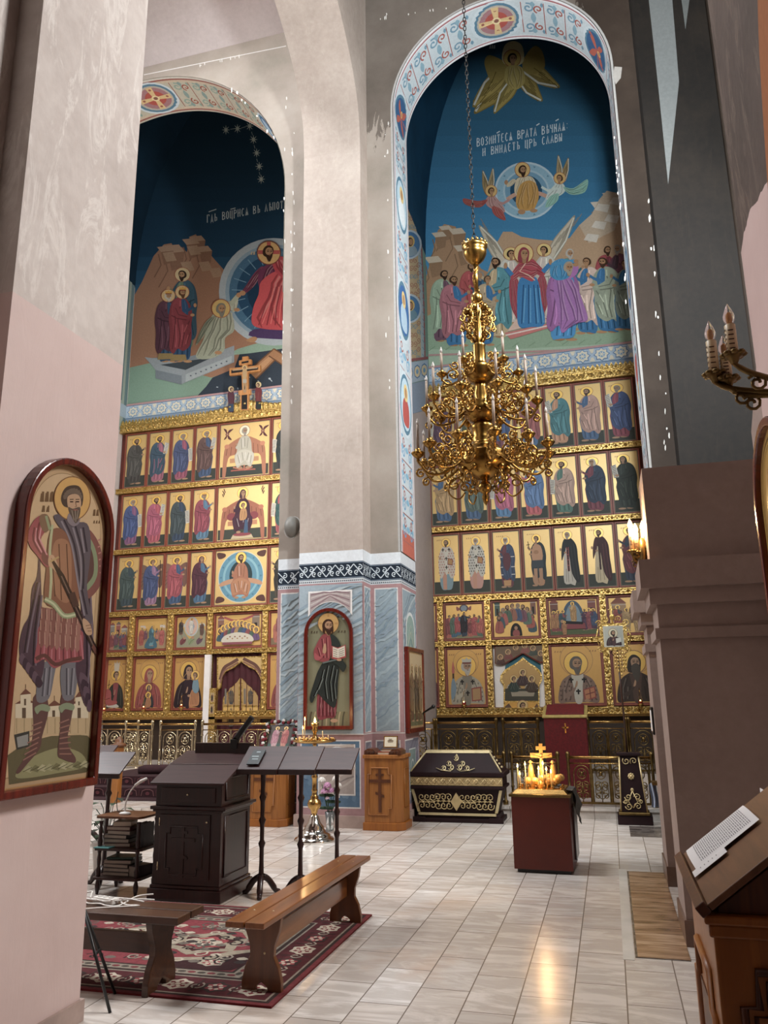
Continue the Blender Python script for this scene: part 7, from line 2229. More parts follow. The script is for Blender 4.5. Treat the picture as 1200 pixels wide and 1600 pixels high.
# ---------------------------------------------------------------- music stands with turned legs
def turned_leg(b, h, r=.024):
 prof = [(r*.9, .12), (r*1.5, .14), (r, .17), (r*.85, .3)]
 z = .3
 while z < h-.2:
  prof += [(r*.85, z+.1), (r*1.4, z+.14), (r*.8, z+.17)]; z += .2
 prof += [(r, h-.03), (r*1.5, h)]
 b.lathe(prof, (0, 0, 0), 10)
def music_stand(loc, label, dw, h, dd=.13, tilt_=.19, rz=0.0, grp='dark music stands on turned legs'):
 t = thing('music_stand', loc, label, 'music stand', grp, rz)
 b = MB(); turned_leg(b, h); b.build('leg', 'mahog', t)
 for k in range(3):
  a = -PI/2+.35+k*2*PI/3
  b = MB()
  prof = [(.015, .16), (.07, .13), (.12, .07), (.15, .025), (.19, .012)]
  b.tube([(q*math.cos(a), q*math.sin(a), z) for q, z in smooth(prof, 3, False)], [.028]*4+[.028]*4+[.022]*4+[.018], 7); b.build('foot', 'mahog', t)
 b = MB(); slope_board(b, -dw, dw, -dd, h-.0, dd, h+tilt_, .018); b.build('desk_board', 'mahog_x', t, .003)
 b = MB(); b.box(-dw, dw, -dd-.03, -dd+.005, h-.03, h+.015); b.build('book_rest', 'mahog', t, .003)
 return t
s1 = music_stand((-3.16, 7.1, 0), 'dark music stand next to the choir desk with small black booklet on it', .2, 1.08)
s2 = music_stand((-2.79, 7.12, 0), 'dark music stand second from the choir desk, behind the near end of bench', .185, 1.08)
s3 = music_stand((-2.66, 7.75, 0), 'dark music stand rightmost of the row, in front of the brass candlestick', .2, 1.03)
s4 = music_stand((-4.83, 7.15, 0), 'dark music stand left of the book shelf, beside the framed warrior icon', .2, 1.02)
s5 = music_stand((at(146, 1190, 9.0).x, 9.0, 0), 'dark music stand farthest left, half hidden behind the framed warrior icon', .26, .98)
t = thing('booklet', (-3.22, 7.07, 1.15), 'small black booklet with grey lettering lying on the music stand', 'book')
nn = Vector((0, .13, .095));
b = MB(); slope_board(b, -.06, .06, -.08, -.02, .08, .095, .012); b.build('cover', plain('black_cover', '#1c2224', .4), t)
b = MB()
for (x, y, wd) in ((0, .05, .04), (-.01, .0, .07), (.0, -.03, .06)):
 zz = .0375+y*.72+.0125
 slope_board(b, x-wd/2, x+wd/2, y-.006, zz-.0045, y+.006, zz+.0045, .002)
b.build('grey_lettering', plain('grey_print', '#7f8a8c', .5), t)

# ---------------------------------------------------------------- book shelf stand
sc0 = Vector((-4.47, 6.98, 0))
t = thing('book_stand', sc0, 'low three-tier wooden stand with turned legs holding piles of books', 'shelf')
w = .25; d = .2
M['dkshelf'] = wood('dark_brown_shelf', '#241310', '#3a211a', .4, 'X')
for z, m in ((.13, 'dkshelf'), (.38, 'dkshelf'), (.66, 'walnut')):
 b = MB(); b.prism([(-w+.03, -d), (w-.03, -d), (w, -d+.05), (w, d-.05), (w-.03, d), (-w+.03, d), (-w, d-.05), (-w, -d+.05)], 'xy', z, z+.022); b.build('shelf_board', m, t, .004)
for fx in (-1, 1):
 for fy in (-1, 1):
  b = MB()
  prof = [(.012, 0), (.02, .04), (.024, .08), (.014, .12)]
  for z in (.155, .405):
   prof += [(.02, z), (.024, z+.05), (.014, z+.08), (.02, z+.14), (.014, z+.19), (.022, z+.225)]
  b.lathe(prof, (fx*(w-.05), fy*(d-.05), 0), 10); b.build('leg', 'mahog', t)
r = random.Random(8)
gm = 'books piled on the middle shelf of the stand'; gl = 'books piled on the bottom shelf of the stand'
for i, (c, lab) in enumerate((('#4a2024', 'dark maroon book at bottom of the middle shelf pile'), ('#5c564e', 'grey book just above the bottom maroon one, middle shelf'), ('#3a3432', 'dark grey book third from bottom in the middle shelf pile'), ('#6b645c', 'pale grey bound book fourth from bottom, middle shelf'), ('#54282c', 'maroon covered book near top of the middle shelf pile'))):
 book('book', (sc0.x-.04+r.uniform(-.02, .02), sc0.y-.02, .403+.036*i), (.25, .2, .033), c, lab, PI+r.uniform(-.15, .15), gm, '#a79f92')
book('book', (sc0.x-.02, sc0.y-.03, .403+.036*5), (.17, .16, .04), '#b5aa98', 'thick pale book topmost on the middle shelf pile', PI+.2, gm, '#c4bba9')
for i, (c, lab) in enumerate((('#3a3a3c', 'dark upright book at right end of the middle shelf'), ('#5a5450', 'grey upright book second from right end of the middle shelf'))):
 t = thing('book', (sc0.x+.2-.045*i, sc0.y+.0, .403), lab, 'book', 'upright books on the middle shelf of the stand')
 b = MB(); b.box(-.014, .014, -.08, .08, .003, .2); b.build('pages', plain('book_pages', '#a79f92', .8), t)
 b = MB(); b.box(-.018, -.014, -.083, .083, 0, .206); b.box(.014, .018, -.083, .083, 0, .206); b.box(-.018, .018, -.087, -.083, 0, .206); b.build('cover', plain('book_cover', c, .5), t)
t = thing('booklet', (sc0.x-.14, sc0.y-.17, .403), 'thin turquoise booklet at front edge of the middle shelf', 'book')
b = MB(); b.box(-.08, .08, -.05, .05, 0, .008); b.build('cover', plain('turquoise_cover', '#5f9a9a', .5), t)
for i, (c, lab) in enumerate((('#4a4644', 'dark grey book at bottom of the lowest shelf pile'), ('#5f5a55', 'grey book second from bottom, lowest shelf'), ('#423c3c', 'charcoal book third from bottom, lowest shelf'), ('#6a645c', 'pale grey book under the green folder, lowest shelf'))):
 book('book', (sc0.x-.04, sc0.y-.0, .153+.034*i), (.27, .22, .031), c, lab, PI+r.uniform(-.12, .12), gl, '#a79f92')
t = thing('folder', (sc0.x-.03, sc0.y-.0, .153+.138), 'dark green folder lying on top of the lowest shelf pile', 'folder', None, .15)
b = MB(); b.box(-.13, .13, -.1, .1, 0, .02); b.build('cover', plain('green_cover', '#123b2e', .4), t, .003)
b = MB(); b.box(-.125, .128, -.097, .097, .006, .014); b.build('pages', plain('book_pages', '#a79f92', .8), t)
book('book', (sc0.x+.15, sc0.y-.02, .153), (.12, .2, .09), '#3f3a3c', 'thick dark book at right of the lowest shelf', PI-.3, gl, '#8f877c')
# white desk lamp on the shelf
t = thing('desk_lamp', (sc0.x+.0, sc0.y-.08, .682), 'white gooseneck desk lamp standing on top of the book stand', 'lamp')
b = MB(); b.lathe([(.055, 0), (.06, .01), (.045, .022), (.012, .028)], (0, 0, 0), 16, .7); b.build('lamp_base', 'white_pl', t)
b = MB(); b.tube(smooth([(0, 0, .02), (-.0, 0, .1), (.04, 0, .2), (.1, 0, .27)], 5, False), .007, 6); b.build('neck', 'white_pl', t)
b = MB(); b.tube([(.09, 0, .262), (.15, 0, .3), (.21, 0, .325)], [.012, .016, .012], 8); b.build('lamp_head', 'white_pl', t)
b = MB(); b.tube(smooth([(-.05, .0, .02), (-.1, .0, .03), (-.13, .02, .12), (-.12, .02, .2)], 4, False), .004, 5); tag(b.build('thin_cable', 'black', None, 0, (sc0.x, sc0.y-.05, .68)), 'thin dark cable curling up from the top of the book stand', 'cable')

# ---------------------------------------------------------------- benches and carpet
def bench_side(b, wd, h):
 pts = [(-wd, 0), (-wd*.35, 0), (-wd*.28, .035), (0, .06), (wd*.28, .035), (wd*.35, 0), (wd, 0), (wd*1.0, .06), (wd*.85, .14), (wd*.6, .2), (wd*.62, .26), (wd*.85, .34), (wd*.95, h), (-wd*.95, h), (-wd*.85, .34), (-wd*.62, .26), (-wd*.6, .2), (-wd*.85, .14), (-wd*1.0, .06)]
 return pts
bx0, by0, by1 = -2.135, 4.6, 6.68
t = thing('bench', (bx0, (by0+by1)/2, 0), 'long varnished pine bench with two seat planks standing on the red carpet', 'bench', None, -.012)
L2 = (by1-by0)/2
for f in (-1, 1):
 b = MB(); b.box(f*.064-.06, f*.064+.06, -L2, L2, .415, .45); b.build('seat_plank', 'pine', t, .006)
for f in (-1, 1):
 b = MB(); b.prism(bench_side(b, .13, .415), 'xz', f*(L2-.27)-.02, f*(L2-.27)+.02); b.build('leg', 'pine_z', t, .005)
b = MB(); b.box(-.02, .02, -L2+.29, L2-.29, .2, .34); b.build('stretcher', 'pine', t, .004)
b = MB()
for f in (-1, 1):
 for g in (-1, 1):
  b.lathe([(.007, 0), (.005, .003), (.001, .004)], (g*.064, f*(L2-.27), .45), 8)
b.tube([(.02, -L2+.245, .22), (.02, -L2+.249, .22)], .007, 8); b.build('screw_plug', plain('pale_plug', '#c9b38c', .5), t)
t = thing('bench', (-3.35, 4.78, 0), 'dark brown wooden bench behind the left pillar with white cables lying on it', 'bench')
L2 = .76
for f in (-1, 1):
 b = MB(); b.box(-L2, L2, f*.085-.08, f*.085+.08, .4, .445); b.build('seat_plank', 'bench_dk', t, .006)
for f in (-1, 1):
 b = MB(); b.prism(bench_side(b, .16, .4), 'yz', f*(L2-.2)-.022, f*(L2-.2)+.022); b.build('leg', 'bench_dk', t, .005)
b = MB(); b.box(-L2+.2, L2-.2, -.02, .02, .19, .31); b.build('stretcher', 'bench_dk', t, .004)
# carpet
KX0, KX1, KY0, KY1 = -5.2, -1.985, 4.64, 6.66
t = thing('carpet', ((KX0+KX1)/2, (KY0+KY1)/2, 0), 'red patterned carpet with ornamental border lying under the benches', 'carpet')
b = MB(); b.box(KX0-t.location.x, KX1-t.location.x, KY0-t.location.y, KY1-t.location.y, 0, .012); b.build('carpet_pile', plain('dark_red_wool', '#5c0f14', .95, 0, .25, 30), t)
P = Paint(lambda u, v, ww: (u-t.location.x, v-t.location.y, .012+ww), .00025, .0004)
C_R, C_D, C_B, C_K = '#7a1220', '#561016', '#a39582', '#3b2a26'
def inset(k, c):
 P.rect(KX0+k, KY0+k, KX1-k, KY1-k, c)
inset(.0, '#74121c'); inset(.035, C_K); inset(.06, '#8f8170'); inset(.075, '#511218'); inset(.34, '#8f8170'); inset(.355, C_K); inset(.385, '#8a7d6c'); inset(.46, C_K); inset(.48, C_R)
def rosette(x, y, rx, ry, c1, c2, c3):
 P.poly(smooth([(x+rx*(1 if k % 2 else .78)*math.cos(k*PI/6), y+ry*(1 if k % 2 else .78)*math.sin(k*PI/6)) for k in range(12)], 2), c1)
 P.poly(smooth([(x+rx*.72*(1 if k % 2 else .7)*math.cos(k*PI/6), y+ry*.72*(1 if k % 2 else .7)*math.sin(k*PI/6)) for k in range(12)], 2), c2)
 for k in range(6):
  P.poly(ell(x+rx*.38*math.cos(k*PI/3), y+ry*.38*math.sin(k*PI/3), rx*.15, ry*.15, 8), c3)
 P.poly(ell(x, y, rx*.2, ry*.2, 8), c1)
r = random.Random(21)
nX = 12; nY = 7
for i in range(nX):
 x = KX0+.2+(KX1-KX0-.4)*i/(nX-1)
 for y in (KY0+.205, KY1-.205):
  rosette(x, y, .1, .095, *(('#b0a28c', '#6d141c', '#b0a28c') if i % 2 else ('#3b2a26', '#8d1520', '#b0a28c')))
  if i < nX-1:
   xx = x+(KX1-KX0-.4)/(nX-1)/2
   P.line(spiral(xx, y, .01, .055, 0, 1.2, 10), .014, '#9a8c78'); P.line([(xx, y-.1), (xx, y+.1)], .012, '#3b2a26')
for j in range(1, nY-1):
 y = KY0+.2+(KY1-KY0-.4)*j/(nY-1)
 for x in (KX0+.205, KX1-.205):
  rosette(x, y, .095, .1, *(('#b0a28c', '#6d141c', '#b0a28c') if j % 2 else ('#3b2a26', '#8d1520', '#b0a28c')))
  yy = y+(KY1-KY0-.4)/(nY-1)/2
  P.line(spiral(x, yy, .01, .05, 0, 1.2, 10), .014, '#9a8c78'); P.line([(x-.1, yy), (x+.1, yy)], .012, '#3b2a26')
for i in range(34):
 q = (KX1-KX0-.85)/34
 for y in (KY0+.423, KY1-.423):
  P.poly(ell(KX0+.425+q*(i+.5), y, .03, .02, 8), '#6d141c' if i % 2 else '#4a4038')
for j in range(18):
 q = (KY1-KY0-.85)/18
 for x in (KX0+.423, KX1-.423):
  P.poly(ell(x, KY0+.425+q*(j+.5), .02, .03, 8), '#6d141c' if j % 2 else '#4a4038')
fx0, fx1, fy0, fy1 = KX0+.5, KX1-.5, KY0+.5, KY1-.5
for f, g in ((0, 0), (1, 0), (0, 1), (1, 1)):
 x = fx1 if f else fx0; y = fy1 if g else fy0
 sxn = -1 if f else 1; syn = -1 if g else 1
 P.poly([(x, y), (x+sxn*.62, y), (x+sxn*.5, y+syn*.16), (x+sxn*.3, y+syn*.22), (x+sxn*.18, y+syn*.38), (x, y+syn*.46)], '#94866f')
 P.poly(smooth([(x, y), (x+sxn*.5, y), (x+sxn*.4, y+syn*.12), (x+sxn*.22, y+syn*.17), (x+sxn*.13, y+syn*.3), (x, y+syn*.36)], 3), '#3a1a1c')
 rosette(x+sxn*.2, y+syn*.12, .1, .08, '#a79a84', '#8d1520', '#c0b29a')
for cx in (KX0+.95, (KX0+KX1)/2, KX1-.95):
 rosette(cx, (KY0+KY1)/2, .32, .28, '#94866f', '#4a1418', '#94866f'); rosette(cx, (KY0+KY1)/2, .17, .15, '#8d1520', '#b0a28c', '#4a4440')
for i in range(90):
 x = r.uniform(fx0+.1, fx1-.1); y = r.uniform(fy0+.06, fy1-.06)
 P.line(spiral(x, y, .012, r.uniform(.04, .08), r.uniform(0, 6), 1.2, 9), .016, r.choice(['#b0a28c', '#8f8170', '#2f2422', '#5a534a']))
 P.poly(smooth([(x+.08, y), (x+.12, y+.035), (x+.17, y), (x+.12, y-.03)], 2), r.choice(['#b0a28c', '#3b3230', '#6a5f54']))
M['wool'] = paintmat('woollen_pile', 0.95, 0, 0.15, 0.35)
P.build('woven_pattern', t, ('wool', 'wool'), (0, 0, 1))
# power strip and cables on the dark bench
pz = .445
c0 = fl(165, 1412, pz)
t = thing('power_strip', c0, 'white power strip lying on the dark bench behind the left pillar', 'power strip', None, -.25)
b = MB(); b.box(-.09, .09, -.03, .03, .004, .04); b.build('housing', 'white_pl', t, .006)
b = MB()
for q in (-.05, 0, .05):
 b.lathe([(.018, 0), (.018, .003), (.012, .003)], (q, 0, .0395), 12)
b.build('socket', plain('grey_socket', '#a5a29d', .5), t)
r = random.Random(6)
for k, lab in enumerate(('white cable looped to the right end over the dark bench', 'white cable hanging over the front edge of the dark bench', 'white cable coiled behind the power strip on the dark bench', 'white cable crossing the bench top just below the power strip', 'white cable trailing left of the power strip toward the pillar')):
 pts = []
 n = 9
 for i in range(n):
  x = c0.x-.32+.6*i/(n-1) if k != 4 else c0.x-.1-.4*i/(n-1)
  pts.append((x+r.uniform(-.04, .04), c0.y-.02+r.uniform(-.07, .08)+(.02*k-.03), pz+.006+.006*k+r.uniform(0, .012)))
 if k == 0:
  e = fl(239, 1405, pz); pts[-1] = (e.x, e.y, pz+.03); pts[-2] = (e.x-.1, e.y-.04, pz+.02)
 if k == 1:
  q1 = Vector((c0.x-.12, 4.6, pz)); pts = pts[4:]+[(q1.x+.06, 4.605, pz+.012), (q1.x, 4.595, pz-.03), (q1.x-.06, 4.6, pz-.09), (q1.x-.12, 4.6, pz-.1)]
 b = MB(); b.tube(smooth(pts, 5, False), .0048, 6)
 tag(b.build('white_cable', 'white_pl'), lab, 'cable', 'white cables on the dark bench')
# folded stand legs behind the pillar
t = thing('folding_stand', (-3.02, 4.42, 0), 'thin black folding stand legs on the floor at foot of the left pillar', 'stand')
for (x0, y0, z0, x1, y1, z1) in ((-.1, .0, .55, .17, -.05, .0), (-.1, .0, .55, .02, .22, .0), (-.1, 0, .55, -.15, -.1, 0), (.03, -.03, .28, -.03, .11, .27)):
 b = MB(); b.tube([(x0, y0, z0), (x1, y1, z1)], .009, 6); b.build('leg', 'black', t)

# ---------------------------------------------------------------- plant, wooden post, carpets on the steps
p = at(160, 1290, 7.6)
t = thing('potted_plant', (p.x+.05, 7.6, 0), 'green leafy potted plant in pale pot just behind the left pillar edge', 'plant')
b = MB(); b.lathe([(.09, 0), (.1, .02), (.13, .3), (.14, .32), (.125, .32), (.11, .3)], (0, 0, 0), 16); b.build('pot', plain('pale_pot', '#b9b0a8', .5), t)
b = MB(); r = random.Random(9)
for i in range(26):
 a = r.uniform(0, 2*PI); z = r.uniform(.34, .72); q = r.uniform(.06, .2)
 c = Vector((q*math.cos(a), q*math.sin(a), z)); o = Vector((math.cos(a), math.sin(a), r.uniform(-.6, .2))).normalized()
 s = o.cross(Vector((0, 0, 1))).normalized()*.045
 tip = c+o*.13; md = c+o*.06+Vector((0, 0, .015))
 b.add([c, md+s, tip, md-s, md], [(0, 1, 4), (1, 2, 4), (2, 3, 4), (3, 0, 4)], True)
 b.tube([(0, 0, .3), (c.x*.6, c.y*.6, z-.06), tuple(c)], .004, 4)
b.build('leaves', 'leafgreen', t)
pp = at(191, 1262, 11.9)
t = thing('wooden_post', (pp.x, 11.7, 0), 'orange brown wooden post with turned top ring in front of the carpeted steps', 'post')
b = MB(); b.box(-.06, .06, -.06, .06, 0, 1.0); b.build('shaft', 'oak', t, .006)
b = MB(); b.lathe([(.06, 1.0), (.11, 1.02), (.12, 1.05), (.09, 1.06), (.06, 1.08), (.07, 1.12), (.03, 1.15), (.02, 1.17)], (0, 0, 0), 16); b.build('turned_cap', 'walnut', t)
M['stepcarpet'] = paintmat('maroon_carpet_pile', 0.95, 0, 0.15, 0.3)
t = thing('step_carpet', (-7.95, 12.6, 0), 'dark maroon patterned carpet laid over the steps behind the choir desk', 'carpet')
b = MB()
prof = [(11.95, .155), (11.95, .02), (11.965, .02), (11.965, .15)]
b.prism([(-.66, 0.004), (-.64, .162), (-.29, .162), (-.28, .312), (.07, .312), (.08, .462), (1.6, .462), (1.6, .452), (.09, .452), (.085, .302), (-.27, .302), (-.275, .152), (-.625, .152), (-.64, 0.004)], 'yz', -1.0, 1.1)
b.build('carpet_pile', plain('dark_maroon_wool', '#2c0c12', .95, 0, .25, 20), t)
P = Paint(lambda u, v, ww: (u, -.66+.02*v/.16-ww, v) if v < .162 else ((u, -.29-ww, v) if v < .312 else (u, .07-ww, v)), .001, .003)
for j, z in enumerate((.08, .235, .385)):
 for i in range(7):
  x = -.9+.32*i
  P.line([(x-.12, z-.05), (x-.1, z+.03), (x-.04, z+.055), (x+.04, z+.055), (x+.1, z+.03), (x+.12, z-.05)], .014, '#7d4a48')
  P.poly(ell(x, z-.01, .04, .03, 8), '#6a2a30'); P.line([(x+.16, z-.05), (x+.16, z+.05)], .014, '#5a2a2c')
P.build('woven_pattern', t, ('stepcarpet', 'stepcarpet'), (0, -1, 0))
b = MB()
b.tube([(-.3, 0, .09), (-.2, .02, .1), (.4, .05, .11), (1.0, .1, .1)], [.07, .09, .09, .08], 10)
o = b.build('rolled_cloth', plain('dark_maroon_roll', '#2f1016', .9, 0, .3, 14), None, 0, (-7.95, 13.1, .43)); tag(o, 'dark maroon rolled carpet lying on the top step behind the choir desk', 'carpet roll')

# ---------------------------------------------------------------- red draped lectern behind the railings
q = at(886, 1160, 13.7)
t = thing('draped_lectern', (q.x, 13.7, .15), 'red brocade draped lectern with gold rim standing behind the lower railing gate', 'lectern')
b = MB(); b.hexa([(-.33, -.2, 0), (.33, -.2, 0), (.33, .2, 0), (-.33, .2, 0)], [(-.34, -.22, 1.24), (.34, -.22, 1.24), (.34, .22, 1.36), (-.34, .22, 1.36)]); b.build('drape', 'redcloth', t, .01)
b = MB(); b.hexa([(-.36, -.24, 1.22), (.36, -.24, 1.22), (.36, .24, 1.36), (-.36, .24, 1.36)], [(-.36, -.24, 1.26), (.36, -.24, 1.26), (.36, .24, 1.42), (-.36, .24, 1.42)]); b.build('gold_rim', plain('gold_fabric', '#b09a5c', .5, .3, .2, 20), t, .01)
b = MB(); b.hexa([(-.31, -.2, 1.265), (.31, -.2, 1.265), (.31, .2, 1.4), (-.31, .2, 1.4)], [(-.3, -.19, 1.3), (.3, -.19, 1.3), (.3, .19, 1.44), (-.3, .19, 1.44)]); b.build('top_cloth', 'redcloth', t, .01)
b = MB(); b.box(-.012, .012, -.222, -.215, .98, 1.14); b.box(-.05, .05, -.222, -.215, 1.06, 1.085); b.build('gold_cross', 'brass', t)

# ---------------------------------------------------------------- banner stand with pole icon
bs = Vector((.2, 11.98, 0))
t = thing('banner_stand', bs, 'tapered dark maroon stand with gold ornaments holding a processional pole by right wall', 'stand')
b = MB(); b.box(-.22, .24, -.15, .18, 0, .13); b.build('plinth', 'coffin', t, .01)
b = MB(); b.box(-.2, .21, -.17, .16, .13, .165); b.build('gold_moulding', 'brass_dk', t, .008)
b = MB(); b.hexa([(-.17, -.12, .165), (.18, -.12, .165), (.18, .14, .165), (-.17, .14, .165)], [(-.14, -.1, .9), (.12, -.1, .9), (.12, .1, .9), (-.14, .1, .9)]); b.build('tapered_body', 'coffin', t, .004)
b = MB(); b.box(-.17, .15, -.13, .12, .9, .94); b.build('top_slab', 'coffin', t, .006)
b = MB()
for a, c in (((-.168, -.125, .165), (-.138, -.104, .9)), ((.178, -.125, .165), (.118, -.104, .9))):
 b.tube([a, c], .014, 4)
b.build('gold_edging', 'goldpaint', t)
sl = lambda z: -.128+.027*(z-.165)
def orn(fn):
 b = MB(); fn(b); b.build('gold_ornament', 'goldpaint', t)
def o_low(b):
 for f in (-1, 1):
  for (x, z, s) in ((.06, .24, .05), (.06, .36, .05), (.1, .3, .03)):
   b.tube([(f*x+p[0], sl(p[1]), p[1]) for p in spiral(0, z, .008, s, f*1.2, 1.3*f, 12)], .007, 5)
  b.tube([(0, sl(.25), .22), (f*.06, sl(.3), .3), (0, sl(.4), .44)], .007, 5)
 b.ball((0, sl(.44), .45), (.025, .01, .03), 6, 4)
def o_mid(b):
 for k in range(8):
  a = k*PI/4
  b.ball((.0+.03*math.cos(a), sl(.63), .63+.03*math.sin(a)), (.017, .01, .017), 6, 4)
 b.ball((0, sl(.63)-.005, .63), (.022, .015, .022), 8, 5)
def o_top(b):
 for f in (-1, 1):
  b.tube([(f*.05+p[0], sl(p[1]), p[1]) for p in spiral(0, .83, .008, .052, f*2, 1.3*f, 12)], .007, 5)
for fn in (o_low, o_mid, o_top):
 orn(fn)
tp = at(957, 975, 11.98)
t = thing('processional_icon', (bs.x-.02, 11.98, .93), 'processional icon in ornate gilded square frame on a tall pole left of the right pilaster', 'icon')
zt = tp.z-.93
b = MB(); b.tube([(0, 0, 0), (-.03, 0, zt-.2)], .013, 8)
dx = tp.x-bs.x+.02
b.tube([(-.02, 0, zt*.72), (-.12, 0, zt*.77), (dx+.05, 0, zt-.28)], .009, 6)
b.build('pole', plain('dark_pole', '#3a2218', .4), t)
b = MB(); c = zt-.18
b.box(dx-.19, dx+.19, -.03, .01, c-.2, c+.19)
for f in (-1, 1):
 for z in (c-.19, c+.19):
  b.tube([(dx+f*.19+p[0], -.01, z+p[1]) for p in spiral(0, 0, .01, .05, 1, 1.3, 12)], .009, 5)
 b.tube([(dx+f*.09+p[0], -.01, c+.25+p[1]) for p in spiral(0, 0, .01, .05, f*2, 1.3*f, 12)], .009, 5)
 b.tube([(dx+f*.21, -.01, c-.12), (dx+f*.24, -.01, c), (dx+f*.21, -.01, c+.12)], .009, 5)
b.tube([(dx, -.01, c+.19), (dx, -.01, c+.46)], .01, 6); b.tube([(dx-.05, -.01, c+.39), (dx+.05, -.01, c+.39)], .009, 6); b.ball((dx, -.01, c+.28), (.04, .02, .05), 8, 5)
fr = b.build('ornate_frame', 'gilt', t)
b = MB()
for k in range(5):
 x = dx+.0+.035*k
 for m_ in range(7-abs(k-2)):
  b.ball((x, -.02, c-.24-.05*m_), (.014, .01, .022), 6, 4)
b.build('hanging_beads', 'gilt', t)
P = Paint(lambda u, v, ww: (u, -.03-ww, v), .0006, .001)
P.rect(dx-.14, c-.15, dx+.14, c+.15, '#b5b3a2'); P.rect(dx-.12, c-.13, dx+.12, c+.13, '#a9ab9c')
bust(P, dx, c-.13, .24, .24, '#3a2226', '#4a2a2c', 'beard', '#2a1a14', gold='#bdb89c')
P.poly([(dx+.03, c-.1), (dx+.1, c-.08), (dx+.1, c-.02), (dx+.03, c-.03)], '#c9c6b8')
P.build('painted_image', t, ('paint', 'leaf'), (0, -1, 0))

# ---------------------------------------------------------------- lectern at the right edge
t = thing('lectern', (.23, 2.58, 0), 'brown oak panelled lectern with steep sloping top at the lower right edge', 'lectern')
hz = 1.115; WX = .6; WY = .7; RS = .46
b = MB(); b.box(0, WX, 0, WY, .1, hz-.06); b.build('cabinet_body', 'cab', t, .006)
b = MB(); b.box(-.03, WX+.02, -.03, WY+.03, 0, .1); b.build('plinth', 'cab', t, .008)
b = MB(); b.box(-.022, WX+.02, -.022, WY+.022, hz-.04, hz-.015); b.box(-.011, WX+.01, -.011, WY+.011, hz-.075, hz-.04); b.build('cornice', 'cab', t, .006)
b = MB(); b.prism([(.02, hz-.015), (WX, hz-.015), (WX, hz+RS-.02), (.02, hz+.0)], 'xz', .01, WY-.01); b.build('sloped_body', 'oak_dk', t, .003)
def slope_x(b, x0, z0, x1, z1, y0, y1, th):
 n = Vector((-(z1-z0), 0, x1-x0)).normalized()*th
 b.hexa([(x0, y0, z0), (x1, y0, z1), (x1, y1, z1), (x0, y1, z0)], [(x0+n.x, y0, z0+n.z), (x1+n.x, y0, z1+n.z), (x1+n.x, y1, z1+n.z), (x0+n.x, y1, z0+n.z)])
M['deskboard'] = wood('worn_brown_desk_board', '#5c3c24', '#6f4a2e', .5, 'Y')
b = MB(); slope_x(b, -.0, hz-.002, WX, hz+RS, -.03, WY+.03, .02); b.build('desk_board', 'deskboard', t, .004)
b = MB(); slope_x(b, -.025, hz-.022, .0, hz-.002, -.035, WY+.035, .034); b.build('book_rest', 'oak_dk', t, .004)
b = MB(); b.box(WX-.01, WX+.03, .0, WY, hz+RS-.1, hz+RS+.05); b.build('back_ledge', 'oak_dk', t, .004)
b = MB()
fr = [(.06, .2), (.06, .87), (.1, .87), (.1, .96), (.5, .96), (.5, .87), (.54, .87), (.54, .2)]
b.tube([(x, -.006, z) for x, z in fr], .011, 6, True); b.tube([(.3+(x-.3)*.88, -.003, .56+(z-.56)*.93) for x, z in fr], .006, 6, True)
b.build('front_moulding', 'oak_dk', t)
b = MB()
fs = [(.1, .2), (.1, .8), (.17, .8), (.17, .9), (.53, .9), (.53, .8), (.6, .8), (.6, .2)]
b.tube([(-.005, y, z) for y, z in fs], .013, 6, True); b.build('side_moulding', 'cab', t)
b = MB(); b.box(-.004, .0, .15, .55, .25, .78); b.build('side_panel', 'oak_dk', t)
SL = math.atan2(RS+.002, WX)
t = thing('open_booklet', (.23, 2.58, hz+.02), 'open white booklet of printed text lying on the sloping lectern at right', 'booklet')
def PG(u, v, off):
 return (u*math.cos(SL)-off*math.sin(SL)-.012, v, u*math.sin(SL)+off*math.cos(SL)+.004)
def sheet(name, u0, u1, v0, v1, rise, lines):
 b = MB(); V = []; n = 10
 for i in range(n+1):
  v = v0+(v1-v0)*i/n
  for u in (u0, u1):
   V.append(PG(u, v, .002+rise*math.sin(PI*i/n*.8+.1)))
 b.add(V, [(2*i, 2*i+1, 2*i+3, 2*i+2) for i in range(n)], True)
 o = b.build(name, 'paper', t)
 P = Paint(lambda u, v, ww: PG(u, v, .0022+ww+rise*math.sin(PI*(v-v0)/(v1-v0)*.8+.1)), .0002, .0004)
 r = random.Random(3)
 for k in range(lines):
  u = u0+.03+(u1-u0-.05)*k/lines
  v = v0+.03
  while v < v1-.03:
   l = min(r.uniform(.012, .035), v1-.03-v)
   P.quads([(u, v), (u, v+l)], [(u+.0032, v), (u+.0032, v+l)], '#8d8a90')
   v += l+.006
 P.build('printed_text', o, ('paint', 'leaf'), (-.6, 0, .8))
sheet('page', .015, .275, .335, .64, .016, 28)
sheet('page', .0, .13, .27, .345, .004, 5)
t = thing('paper_note', (.8, 3.2, 1.2), 'white paper corner sticking out at right edge above the booklet', 'paper')
q0 = atx(1195, 1236, .8); q1 = atx(1193, 1266, .8)
t.location = (.8, q0.y+.1, q1.z)
b = MB(); b.box(0, .003, -.14, .06, -.02, q0.z-q1.z); b.build('sheet', 'paper', t)
b = MB(); b.box(.003, .08, -.16, .08, -.05, .02); b.build('wall_holder', 'oak_dk', t)
